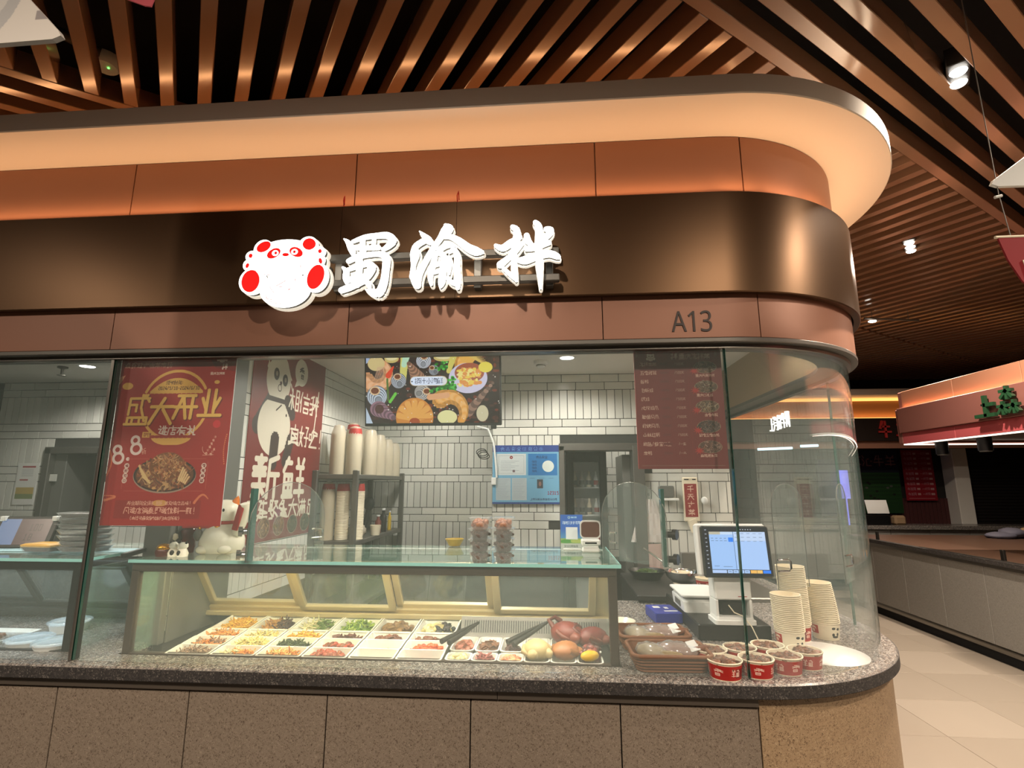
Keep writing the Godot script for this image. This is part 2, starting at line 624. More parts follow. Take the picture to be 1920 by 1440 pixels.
func hall_ceiling():
	var mb := MB.new()
	mb.span(Vector3(-10, 4.4, -14), Vector3(14, 4.6, 8))
	var ce := struct("ceiling", mb, "black_void")
	var turn := deg_to_rad(-36.0)
	var make := func(ln): 
		var s := MB.new()
		s.box(Vector3(), Vector3(0.062, 0.12, ln), 0.003)
		return s.mesh()
	var short_slat: Mesh = make.call(1.965)
	var long_slat: Mesh = make.call(16.0)
	var mid_slat: Mesh = make.call(8.0)
	var far_slat: Mesh = make.call(4.6)
	# local z runs along w for the short slats
	var rot := Vector3(0, atan2(0.588, 0.809), 0)
	var rot2 := Vector3(0, atan2(0.809, -0.588), 0)
	for k in range(-9, 78):
		var u := -1.903 + 0.03 + 0.1656 * k
		put(ce, "ceiling_slat", short_slat, "slat", uw(u, -0.4355, 3.662), rot)
	for k in range(0, 15):
		put(ce, "ceiling_slat", long_slat, "slat", uw(4.0, 0.58 + 0.1655 * k, 3.66), rot2)
	for k in range(0, 11):
		put(ce, "ceiling_slat", mid_slat, "slat", uw(-3.2, -1.45 - 0.166 * k, 3.66), rot2)
	for k in range(18, 78):
		var u := -1.903 + 0.03 + 0.1656 * k
		put(ce, "ceiling_slat", far_slat, "slat", uw(u, -3.75, 3.662), rot)
	# what shows between the slats at the left: a flexible duct, a pipe, a detector
	var d := MB.new()
	var pts := []
	for i in 12:
		var a := i / 11.0
		pts.append(Vector3(-3.35 + a * 0.3, 4.2 - 0.25 * a, 0.15 - 0.4 * a))
	d.tube(pts, 0.09, 14)
	single("air_duct", d, "duct", "pale grey flexible air duct above the ceiling slats at the far left", "duct")
	var p := MB.new()
	p.tube([Vector3(-3.1, 4.05, 0.25), Vector3(-2.62, 4.02, -0.08), Vector3(-2.5, 4.0, -0.2)], 0.03, 10)
	single("ceiling_pipe", p, "duct", "thin grey pipe running above the slats beside the detector", "pipe")
	var det := thing("smoke_detector", "round detector with a green light showing between the ceiling slats", "detector", Vector3(-2.52, 3.96, -0.26))
	var db := MB.new()
	db.lathe([Vector2(0, 0), Vector2(0.06, 0.0), Vector2(0.08, 0.03), Vector2(0.08, 0.06), Vector2(0, 0.06)], 20)
	put(det, "body", db.mesh(), "white_plastic")
	var dl := MB.new()
	dl.ell(Vector3(0.02, -0.004, 0), Vector3(0.006, 0.004, 0.006), 8, 5)
	put(det, "status_light", dl.mesh(), glow("green_led", Color(0.4, 1, 0.4), 3.0))
	# twin and triple spot fittings among the slats; unseen ones are added to light the hall
	var labels := ["added pair of unseen spotlights between slats at the far left", "added pair of unseen spotlights between slats above the viewer", "bright twin spotlight between the dark slats right of the canopy", "added unseen twin spotlight between slats behind the viewer", "row of bright spots among the slats beside the curved canopy", "small spotlight over the aisle beside the far kiosk", "added unseen spotlight in the slats above the facing kiosk", "added unseen twin spotlight in the slats over the aisle", "added unseen spotlight in the slats over the far left aisle"]
	for i in SPOTS.size():
		var f := thing("ceiling_spotlight", labels[i], "spotlight", Vector3(SPOTS[i][0], 3.6, SPOTS[i][1]), turn)
		var n := 3 if i == 4 else 2 if i != 5 else 1
		var fb := MB.new()
		fb.box(Vector3(0, 0.06, 0), Vector3(0.09, 0.1, 0.1 * n + 0.02), 0.004)
		put(f, "housing", fb.mesh(), "dark_alu")
		for k in n:
			var bb := MB.new()
			bb.lathe([Vector2(0, 0.006), Vector2(0.03, 0.004), Vector2(0.036, 0.012), Vector2(0.0, 0.012)], 16)
			put(f, "bulb", bb.mesh(), "bulb", Vector3(0, -0.01, (k - (n - 1) / 2.0) * 0.1))

# ---------------------------------------------------------------- stall shell
# xf: x along the wall, z out of it; grout lines as measured on the photographed wall
func tiles(parent: Node, xf: Transform3D, w: float, y0: float, y1: float, x0: float, holes: Array, merged := false):
	var V := 0.245
	var H := 0.0663
	var P := V + 2.0 * H
	var mh: Mesh
	var mv: Mesh
	var hb := MB.new()
	hb.box(Vector3(0, 0, 0.004), Vector3(0.2335, H - 0.005, 0.008), 0.0015)
	mh = hb.mesh()
	var vb := MB.new()
	vb.box(Vector3(0, 0, 0.004), Vector3(0.0605, V - 0.005, 0.008), 0.0015)
	mv = vb.mesh()
	var all := MB.new()
	var rows := []
	for k in range(-1, 7):
		var top := 2.394 - P * k
		rows.append([top - V, V, true, 0])
		rows.append([top - V - H, H, false, 0])
		rows.append([top - V - 2.0 * H, H, false, 1])
	for r in rows:
		var cy: float = r[0] + r[1] * 0.5
		if cy < y0 or r[0] > y1 - 0.01:
			continue
		var cut_y := minf(1.0, (y1 - r[0]) / r[1])
		var step := 0.0655 if r[2] else 0.2385
		var x := x0 + (step * 0.5 if r[3] else 0.0)
		while x > 0.0:
			x -= step
		while x < w:
			var a := maxf(x, 0.0)
			var b := minf(x + step, w)
			x += step
			if b - a < 0.012:
				continue
			var cx := (a + b) * 0.5
			var skip := false
			for h in holes:
				if h.has_point(Vector2(cx, cy)):
					skip = true
			if skip:
				continue
			var sx := (b - a - 0.005) / (step - 0.005)
			var yy := r[0] + r[1] * cut_y * 0.5 as float
			if merged:
				all.box(xf * Vector3(cx, yy, 0.003), Vector3((b - a - 0.005), r[1] * cut_y - 0.005, 0.006), 0.0, xf.basis)
			else:
				var o := put(parent, "wall_tile", mv if r[2] else mh, "wall_tile_%d" % (rng.randi() % 3))
				o.transform = xf * Transform3D(Basis().scaled(Vector3(sx, cut_y, 1)), Vector3(cx, yy, 0))
	if merged:
		var o := put(parent, "wall_tiles", all.mesh(), "wall_tile_0")
		o.set_meta("kind", "stuff")

# the stall's floor plan, kept a little inside the glass; y runs backwards
func stall_plan(x0: float, inset: float, back: float) -> PackedVector2Array:
	var poly := PackedVector2Array([Vector2(x0, inset), Vector2(GX, inset)])
	for k in range(1, 13):
		var a := PI / 2 * k / 12.0
		poly.append(Vector2(GX + (GR - inset) * sin(a), GR - (GR - inset) * cos(a)))
	poly.append(Vector2(GX + GR - inset, back))
	poly.append(Vector2(x0, back))
	return poly

func kiosk_shell():
	var cb := MB.new()
	cb.prism(stall_plan(-6.2, 0.108, 3.4), 2.53, 2.6, Transform3D(Basis(Vector3(1, 0, 0), Vector3(0, 0, -1), Vector3(0, 1, 0)), Vector3()))
	struct("ceiling", cb, "white_paint")
	# right part of the back wall with its doorway
	var wb := MB.new()
	wb.span(Vector3(-0.496, 0, -2.3), Vector3(0.07, 2.53, -2.2))
	wb.span(Vector3(0.07, 1.925, -2.3), Vector3(0.72, 2.53, -2.2))
	wb.span(Vector3(0.72, 0, -2.3), Vector3(1.412, 2.53, -2.2))
	wb.span(Vector3(-0.496, 0, -3.0), Vector3(-0.42, 2.53, -2.3))
	var back := struct("wall_back", wb, "dark_grout")
	tiles(back, Transform3D(Basis(), Vector3(-0.496, 0, -2.2)), 1.908, 0.95, 2.53, 0.105, [Rect2(0.54, 0, 0.7, 1.95)])
	var rb := MB.new()
	rb.span(Vector3(-1.9, 0, -3.2), Vector3(1.5, 2.6, -3.0))
	var rear := struct("wall_rear", rb, "dark_grout")
	tiles(rear, Transform3D(Basis(), Vector3(-1.8, 0, -3.0)), 1.32, 0.95, 2.53, 0.05, [])
	tiles(rear, Transform3D(Basis(), Vector3(0.0, 0, -3.0)), 0.85, 0.95, 2.3, 0.05, [])
	var pb := MB.new()
	pb.span(Vector3(-1.92, 0, -3.0), Vector3(-1.8, 2.53, -0.3))
	var left := struct("wall_left", pb, "dark_grout")
	tiles(left, Transform3D(Basis(Vector3(0, 0, -1), Vector3(0, 1, 0), Vector3(1, 0, 0)), Vector3(-1.8, 0, -0.3)), 2.7, 0.95, 2.53, 0.1, [], true)
	var tb := MB.new()
	tb.span(Vector3(-1.925, 0.9, -0.3), Vector3(-1.795, 2.53, -0.26), 0.004)
	struct("trim_1", tb, "grey_panel")
	var tb2 := MB.new()
	tb2.span(Vector3(-1.797, 0.9, -0.75), Vector3(-1.788, 2.53, -0.3), 0.002)
	struct("trim_2", tb2, "grey_panel")
	# left bay back wall with its passage
	var lb := MB.new()
	lb.span(Vector3(-6.2, 0, -2.3), Vector3(-4.42, 2.53, -2.2))
	lb.span(Vector3(-4.42, 1.9, -2.3), Vector3(-3.95, 2.53, -2.2))
	lb.span(Vector3(-3.95, 0, -2.3), Vector3(-1.92, 2.53, -2.2))
	lb.span(Vector3(-6.2, 0, -3.4), Vector3(-1.92, 2.6, -3.2))
	var lw := struct("wall_far_left", lb, "dark_grout")
	tiles(lw, Transform3D(Basis(), Vector3(-5.0, 0, -2.2)), 2.0, 1.05, 2.53, 0.06, [Rect2(0.58, 0, 0.47, 1.9)])
	var tl := MB.new()
	for x in range(7):
		tl.box(Vector3(-4.4 + x * 0.0655, 1.55, -3.195), Vector3(0.06, 0.24, 0.008))
		tl.box(Vector3(-4.4 + x * 0.0655, 1.14, -3.195), Vector3(0.06, 0.24, 0.008))
	var tls := put(lw, "wall_tiles", tl.mesh(), "wall_tile_1")
	tls.set_meta("kind", "stuff")
	# frames of the two doorways
	var d1 := MB.new()
	d1.span(Vector3(-4.47, 0.9, -2.24), Vector3(-4.41, 1.93, -2.16), 0.004)
	d1.span(Vector3(-3.97, 0.9, -2.24), Vector3(-3.93, 1.93, -2.16), 0.004)
	d1.span(Vector3(-4.47, 1.88, -2.24), Vector3(-3.93, 1.94, -2.16), 0.004)
	var dd := struct("door_1", d1, "steel_dull")
	var d1l := MB.new()
	d1l.span(Vector3(-4.41, 0.9, -2.6), Vector3(-4.3, 1.88, -2.22), 0.003)
	put(dd, "door_leaf", d1l.mesh(), "grey_panel")
	var d2 := MB.new()
	d2.span(Vector3(0.055, 0.9, -2.32), Vector3(0.1, 1.925, -2.15), 0.004)
	d2.span(Vector3(0.055, 1.885, -2.32), Vector3(0.72, 1.945, -2.15), 0.004)
	d2.span(Vector3(0.645, 0.9, -2.32), Vector3(0.735, 1.925, -2.13), 0.004)
	var d3 := struct("door_2", d2, "steel_dull")
	var d3l := MB.new()
	d3l.span(Vector3(0.58, 0.9, -2.75), Vector3(0.645, 1.86, -2.3), 0.003)
	put(d3, "door_leaf", d3l.mesh(), "grey_panel")
	# outer shell above the canopy and at the far side, so that the stall is a closed box
	var rf := MB.new()
	rf.prism(stall_plan(-6.2, 0.14, 3.4), 2.62, 2.7, Transform3D(Basis(Vector3(1, 0, 0), Vector3(0, 0, -1), Vector3(0, 1, 0)), Vector3()))
	struct("roof", rf, "black_void")
	var lf := MB.new()
	lf.span(Vector3(-6.3, 0, -3.4), Vector3(-6.2, 2.6, 0.0))
	struct("wall_end", lf, "grey_panel")
	# downlights, detector, sprinkler in the stall's ceiling
	var lab := ["bright round downlight in the stall ceiling above the blue notice board", "bright round downlight in the left bay ceiling", "added hidden downlight in the stall ceiling left of the screen", "added hidden downlight above the main display case", "added hidden downlight above the left display case", "added hidden downlight above the till corner", "added hidden downlight over the passage behind the doorway", "added hidden downlight over the storage rack"]
	for i in DOWNLIGHTS.size():
		var t := thing("downlight", lab[i], "ceiling light", Vector3(DOWNLIGHTS[i][0], 2.53, DOWNLIGHTS[i][1]))
		var r := MB.new()
		r.lathe([Vector2(0.05, -0.001), Vector2(0.065, -0.004), Vector2(0.072, 0.0)], 24)
		put(t, "rim", r.mesh(), "white_plastic")
		var b := MB.new()
		b.lathe([Vector2(0, -0.002), Vector2(0.05, -0.002), Vector2(0.05, 0.0)], 24)
		put(t, "lens", b.mesh(), "bulb")
	var sd := thing("smoke_detector", "white round smoke detector on the stall ceiling beside the downlight", "detector", Vector3(-0.075, 2.53, -1.7))
	var s1 := MB.new()
	s1.lathe([Vector2(0, -0.045), Vector2(0.028, -0.045), Vector2(0.034, -0.03), Vector2(0.05, -0.024), Vector2(0.055, 0)], 24)
	put(sd, "body", s1.mesh(), "white_plastic")
	var s2 := MB.new()
	s2.lathe([Vector2(0.028, -0.037), Vector2(0.036, -0.037), Vector2(0.036, -0.03), Vector2(0.028, -0.03)], 24)
	put(sd, "sensor_ring", s2.mesh(), "grey_panel")
	var sp := thing("sprinkler", "small sprinkler head hanging from the left bay ceiling", "sprinkler", Vector3(-3.85, 2.53, -1.6))
	var s3 := MB.new()
	s3.lathe([Vector2(0, -0.075), Vector2(0.03, -0.072), Vector2(0.03, -0.068), Vector2(0.008, -0.066), Vector2(0.01, -0.02), Vector2(0.035, -0.012), Vector2(0.035, 0)], 16)
	put(sp, "head", s3.mesh(), "steel_dull")
	var tr := thing("track_spotlight", "dark can spotlight aimed at the red menu board in the glass corner", "spotlight", Vector3(1.115, 2.53, -0.93))
	var b1 := MB.new()
	b1.span(Vector3(-0.04, -0.03, -0.1), Vector3(0.04, 0, 0.1), 0.004)
	put(tr, "track", b1.mesh(), "dark_alu")
	var b2 := MB.new()
	b2.tube([Vector3(0, -0.02, 0), Vector3(0.0, -0.1, 0.02)], 0.036, 18)
	put(tr, "can", b2.mesh(), "dark_alu")
	var b3 := MB.new()
	b3.lathe([Vector2(0, -0.008), Vector2(0.032, -0.004), Vector2(0.032, 0)], 18)
	put(tr, "lamp", b3.mesh(), "bulb", Vector3(0, -0.1, 0.02))
	var b4 := MB.new()
	b4.span(Vector3(-0.11, -0.09, -0.02), Vector3(-0.05, -0.03, 0.01), 0.004)
	put(tr, "driver_box", b4.mesh(), "grey_panel")

# ---------------------------------------------------------------- counter
func counter():
	var ct := thing("service_counter", "long rounded counter base clad in speckled brown terrazzo panels", "counter")
	var seams := [-4.35, -3.8, -3.24, -2.686, -1.976, -1.425, -0.87, -0.317, 0.236, 0.727]
	for i in seams.size() - 1:
		var mb := MB.new()
		sweep(mb, rect_prof(-0.04, 0.03, 0.02, 0.828, 0.003), seams[i] - GX + 0.0025, seams[i + 1] - GX - 0.0025)
		put(ct, "panel", mb.mesh(), "terrazzo")
	for k in 2:
		var mb := MB.new()
		sweep(mb, rect_prof(-0.04, 0.03, 0.02, 0.86, 0.003), [0.0165, 1.275][k], [1.27, 3.4][k])
		put(ct, "curved_panel" if k == 0 else "side_panel", mb.mesh(), "corner_terrazzo")
	var st := MB.new()
	for sg in [[-5.1, -0.93], [-0.928, 0.012]]:
		sweep(st, rect_prof(-0.02, 0.042, 0.832, 0.868, 0.002), sg[0], sg[1])
	put(ct, "metal_strip", st.mesh(), "steel_strip")
	var bk := MB.new()
	sweep(bk, rect_prof(-0.1, -0.038, 0.0, 0.862), -5.2, 3.4)
	put(ct, "carcass", bk.mesh(), "black_void")
	var wt := thing("stone_worktop", "grey granite worktop with rough dark edge round the stall front", "worktop")
	var top := MB.new()
	sweep(top, [Vector2(-0.085, 0.893), Vector2(0.058, 0.893), Vector2(0.061, 0.909), Vector2(0.055, 0.915), Vector2(-0.085, 0.915)], -5.2, 3.4)
	put(wt, "ledge", top.mesh(), "granite")
	var ed := MB.new()
	sweep(ed, rect_prof(0.0, 0.062, 0.866, 0.893), -5.2, 3.4)
	sweep(ed, rect_prof(0.059, 0.0635, 0.868, 0.909), -5.2, 3.4)
	put(wt, "rough_edge", ed.mesh(), "rough_granite")
	var inn := MB.new()
	var poly := PackedVector2Array([Vector2(0.262, 0.08), Vector2(GX, 0.08)])
	for k in 13:
		var a := PI / 2 * k / 12.0
		poly.append(Vector2(GX + (GR - 0.08) * sin(a), GR - (GR - 0.08) * cos(a)))
	poly.append(Vector2(GX + GR - 0.08, 1.3))
	poly.append(Vector2(0.262, 1.3))
	inn.prism(poly, 0.875, 0.914, Transform3D(Basis(Vector3(1, 0, 0), Vector3(0, 0, -1), Vector3(0, 1, 0)), Vector3()))
	put(wt, "inner_top", inn.mesh(), "granite")
	var inl := MB.new()
	inl.span(Vector3(-4.6, 0.875, -0.7), Vector3(-2.25, 0.914, -0.08))
	inl.span(Vector3(-2.25, 0.875, -0.7), Vector3(-1.845, 0.914, -0.08))
	put(wt, "inner_top", inl.mesh(), "granite")

# ---------------------------------------------------------------- canopy and fascia
func canopy():
	var cp := thing("stall_fascia", "curved fascia of copper panels and a bronze band over the stall front", "fascia")
	var us := [-5.6, -4.88, -3.787, -2.692, -1.6, -0.503, 0.133, 1.27, 3.2]
	for i in us.size() - 1:
		var mb := MB.new()
		sweep(mb, rect_prof(-0.03, 0.02, 2.62, 3.137, 0.003), us[i] + 0.003, us[i + 1] - 0.003)
		put(cp, "upper_copper_panel", mb.mesh(), "copper_panel")
	var jb := MB.new()
	sweep(jb, rect_prof(-0.05, 0.008, 2.2, 3.137), -5.6, 3.2)
	put(cp, "backing", jb.mesh(), "lower_copper")
	var bs := [-5.6, -1.628, -1.113, 3.2]
	for i in 3:
		var mb := MB.new()
		sweep(mb, [Vector2(0.052, 2.388), Vector2(0.078, 2.388), Vector2(0.082, 2.392), Vector2(0.082, 2.832), Vector2(0.078, 2.836), Vector2(0.07, 2.836), Vector2(0.07, 2.4), Vector2(0.052, 2.4)], bs[i] + 0.0008, bs[i + 1] - 0.0008, true, true)
		put(cp, "bronze_band", mb.mesh(), "bronze_band")
	var tr := MB.new()
	sweep(tr, rect_prof(0.0, 0.075, 2.81, 2.82), -5.6, 3.2)
	put(cp, "cove_trough", tr.mesh(), "dark_alu")
	var cs := MB.new()
	sweep(cs, rect_prof(0.04, 0.056, 2.82, 2.828), -5.3, 3.1)
	put(cp, "cove_light_strip", cs.mesh(), "cove_strip")
	var ls := [-5.6, -4.84, -3.755, -2.668, -1.584, -0.495, 0.135, 1.27, 3.2]
	for i in ls.size() - 1:
		var mb := MB.new()
		sweep(mb, rect_prof(0.0, 0.045, 2.205, 2.41, 0.003), ls[i] + 0.002, ls[i + 1] - 0.002)
		put(cp, "lower_copper_panel", mb.mesh(), "lower_copper")
	var so := MB.new()
	sweep(so, rect_prof(-0.12, 0.05, 2.186, 2.206, 0.003), -5.6, 3.2)
	put(cp, "soffit", so.mesh(), "steel_dull")
	var ch := MB.new()
	sweep(ch, rect_prof(-0.02, 0.02, 2.168, 2.188, 0.002), -5.6, 3.2)
	put(cp, "glass_channel", ch.mesh(), "steel")
	var hs := [-5.6, -3.0, -1.0, 0.35, 0.98, 1.7, 2.6, 3.2]
	for i in hs.size() - 1:
		var ih := MB.new()
		sweep(ih, rect_prof(-0.12, -0.11, 2.206, 2.55), hs[i] + 0.002, hs[i + 1] - 0.002)
		put(cp, "inner_header_panel", ih.mesh(), "inner_header")
	var br := thing("canopy_brim", "wide cream canopy brim glowing warmly above the copper fascia", "canopy")
	var b := MB.new()
	sweep(b, [Vector2(-0.6, 3.137), Vector2(0.282, 3.137), Vector2(0.286, 3.141), Vector2(0.286, 3.222), Vector2(0.282, 3.226), Vector2(0.26, 3.226), Vector2(0.26, 3.19), Vector2(-0.6, 3.19)], -5.6, 3.2)
	put(br, "brim", b.mesh(), "brim_paint")
	var uw_ := MB.new()
	sweep(uw_, rect_prof(-0.4, -0.37, 3.19, 3.33), -5.6, 1.2)
	put(br, "roof_upstand", uw_.mesh(), "copper_panel")
	var rs := MB.new()
	sweep(rs, rect_prof(-0.366, -0.354, 3.235, 3.245), -5.4, 1.2)
	put(br, "roof_light_strip", rs.mesh(), "roof_strip")
	# stall number on the lower copper band
	var f := SystemFont.new()
	f.font_names = PackedStringArray(["Droid Sans"])
	var tm := TextMesh.new()
	tm.font = f
	tm.text = "A13"
	tm.font_size = 96
	tm.pixel_size = 0.00125
	tm.depth = 0.004
	var nm := thing("stall_number", "dark numerals A13 on the lower copper band", "sign", Vector3(0.582, 2.275, 0.047))
	var o := put(nm, "numerals", tm, mk("numeral_grey", Color(0.2, 0.15, 0.13), 0.5))
	o.scale = Vector3(0.82, 1, 1)
	# loose red wire ends above the band
	for w in [[-0.915, "left"], [-0.4, "right"]]:
		var wm := MB.new()
		wm.tube([Vector3(w[0], 2.82, 0.06), Vector3(w[0] - 0.002, 2.87, 0.07), Vector3(w[0] + 0.006, 2.885, 0.08), Vector3(w[0] + 0.01, 2.84, 0.087)], 0.0025, 6)
		single("wire_end", wm, "red_wire", "thin red wire end sticking out above the bronze band, over the %s" % ("first sign letter" if w[1] == "left" else "second sign letter"), "wire")

# ---------------------------------------------------------------- glass front
func glazing():
	var defs := [["clear glass front pane of the left bay", -5.5, -1.966 - GX], ["wide clear glass pane in front of the main display case", -1.954 - GX, -0.003]]
	for d in defs:
		var t := thing("glass_pane", d[0], "glass panel")
		var mb := MB.new()
		sweep(mb, rect_prof(-0.006, 0.006, 0.917, 2.17), d[1], d[2])
		put(t, "pane", mb.mesh(), "pane")
		var e := MB.new()
		for s in [d[1] - 0.0005, d[2] + 0.0005]:
			sweep(e, rect_prof(-0.006, 0.006, 0.917, 2.17), s - 0.0006, s + 0.0006)
		put(t, "edge", e.mesh(), "glass_edge")
	var t := thing("glass_pane", "curved glass pane round the stall corner", "glass panel")
	var mb := MB.new()
	sweep(mb, rect_prof(-0.006, 0.006, 0.917, 2.17), 0.003, 1.262)
	put(t, "pane", mb.mesh(), "pane")
	var e := MB.new()
	for s in [0.003, 1.2625]:
		sweep(e, rect_prof(-0.0065, 0.0065, 0.917, 2.17), s - 0.001, s + 0.001)
	put(t, "edge", e.mesh(), "glass_edge")
	var t2 := thing("glass_pane", "flat glass pane along the aisle side behind the curved one", "glass panel")
	var mb2 := MB.new()
	sweep(mb2, rect_prof(-0.006, 0.006, 0.917, 2.17), 1.268, 3.3)
	put(t2, "pane", mb2.mesh(), "pane")
	var po := thing("glazing_post", "slim steel mullion between the two flat front panes", "mullion")
	var pb := MB.new()
	pb.span(Vector3(-1.972, 0.915, -0.03), Vector3(-1.954, 2.19, -0.008), 0.003)
	put(po, "post", pb.mesh(), "dark_alu")
	var pc := MB.new()
	pc.span(Vector3(-1.97, 0.915, 0.007), Vector3(-1.956, 2.19, 0.014), 0.003)
	put(po, "cover_strip", pc.mesh(), "steel")
	# little swing hatches: green-edged panes on round clamps
	var arch := func(w, h):
		var p := PackedVector2Array([Vector2(0, 0), Vector2(w, 0)])
		for k in 13:
			var a := PI * k / 12.0
			p.append(Vector2(w / 2 + cos(a) * w / 2, h - w * 0.42 + sin(a) * w * 0.42))
		return p
	var specs := [
		[Vector3(-1.28, 1.297, -0.03), deg_to_rad(68.0), 0.42, 0.33, "arched glass hatch standing open beside the lucky cat"],
		[Vector3(0.45, 1.297, -0.03), deg_to_rad(133.0), 0.34, 0.33, "arched glass hatch standing open beside the payment card"],
		[Vector3(0.86, 1.22, -0.03), deg_to_rad(28.0), 0.17, 0.4, "narrow arched glass hatch above the till screen"],
		[Vector3(1.18, 1.22, -0.17), deg_to_rad(52.0), 0.17, 0.4, "narrow arched glass hatch in the curve over the cup stacks"]]
	for i in 4:
		var s: Array = specs[i]
		var h := thing("glass_hatch", s[4], "glass hatch", s[0], s[1])
		var poly: PackedVector2Array = arch.call(s[2], s[3])
		var pm := MB.new()
		pm.prism(poly, -0.004, 0.004)
		put(h, "leaf", pm.mesh(), "pane")
		var rim := MB.new()
		var pts := []
		for k in range(1, poly.size()):
			pts.append(Vector3(poly[k].x, poly[k].y, 0))
		pts.append(Vector3(poly[0].x, poly[0].y, 0))
		rim.tube(pts, 0.0016, 6)
		put(h, "rim", rim.mesh(), "steel")
		var hd := MB.new()
		var q := Vector3(s[2] * (0.86 if i < 2 else 0.12), 0.09, 0.01)
		hd.tube([q + Vector3(-0.024, -0.02, 0), q + Vector3(0.02, -0.02, 0.012), q + Vector3(0.028, -0.012, 0.014), q + Vector3(0.028, 0.014, 0.014), q + Vector3(0.02, 0.022, 0.012), q + Vector3(-0.024, 0.022, 0)], 0.004, 8)
		put(h, "pull", hd.mesh(), "chrome")
	for i in 2:
		var x: float = [-1.285, 0.442][i]
		var f := thing("hinge_fin", "green glass fin with two round clamps %s" % ["beside the lucky cat", "left of the till screen"][i], "glass fin", Vector3(x, 0, -0.06))
		var g := MB.new()
		g.span(Vector3(-0.007, 1.297, -0.02), Vector3(0.007, 1.6, 0.02), 0.002)
		put(f, "fin", g.mesh(), "glass_edge")
		for y in [1.325, 1.42]:
			var sx: float = [-1, 1][i]
			var c := MB.new()
			c.tube([Vector3(0.004 * sx, 0, 0), Vector3(0.036 * sx, 0, 0.004)], 0.013, 14)
			c.tube([Vector3(0.036 * sx, 0, 0.004), Vector3(0.05 * sx, 0, 0.012)], 0.021, 18)
			put(f, "clamp", c.mesh(), "chrome" if i == 0 else "dark_alu", Vector3(0, y, 0.0))

# ---------------------------------------------------------------- lit sign
func strokes(list: Array, ox: float, oy: float, k: float, z0: float, z1: float, grow: float) -> MB:
	var mb := MB.new()
	for st in list:
		var pts := []
		for i in range(0, st.size(), 3):
			pts.append(Vector3(ox + st[i] * k, oy - st[i + 1] * k, st[i + 2] * k * 0.5 + grow))
		# smooth the skeleton
		var fine := []
		for i in pts.size() - 1:
			var a: Vector3 = pts[maxi(i - 1, 0)]
			var d: Vector3 = pts[mini(i + 2, pts.size() - 1)]
			for j in 4:
				fine.append(pts[i].cubic_interpolate(pts[i + 1], a, d, j / 4.0))
		fine.append(pts[-1])
		for i in fine.size():
			var c := Vector2(fine[i].x, fine[i].y)
			var r: float = fine[i].z
			var poly := PackedVector2Array()
			for g in 10:
				poly.append(c + Vector2(cos(TAU * g / 10), sin(TAU * g / 10)) * r)
			if i % 2 == 0 or i == fine.size() - 1:
				mb.prism(poly, z0, z1)
			if i < fine.size() - 1:
				var e := Vector2(fine[i + 1].x, fine[i + 1].y)
				var s: float = fine[i + 1].z
				var d := (e - c).normalized()
				var m := Vector2(-d.y, d.x)
				if (e - c).length() > 1e-5:
					mb.prism(PackedVector2Array([c + m * r, c - m * r, e - m * s, e + m * s]), z0, z1)
	return mb

func disc(mb: MB, cx: float, cy: float, rx: float, ry: float, rot: float, z0: float, z1: float, n := 40):
	var poly := PackedVector2Array()
	for g in n:
		poly.append(Vector2(cx, cy) + Vector2(cos(TAU * g / n) * rx, sin(TAU * g / n) * ry).rotated(rot))
	mb.prism(poly, z0, z1)

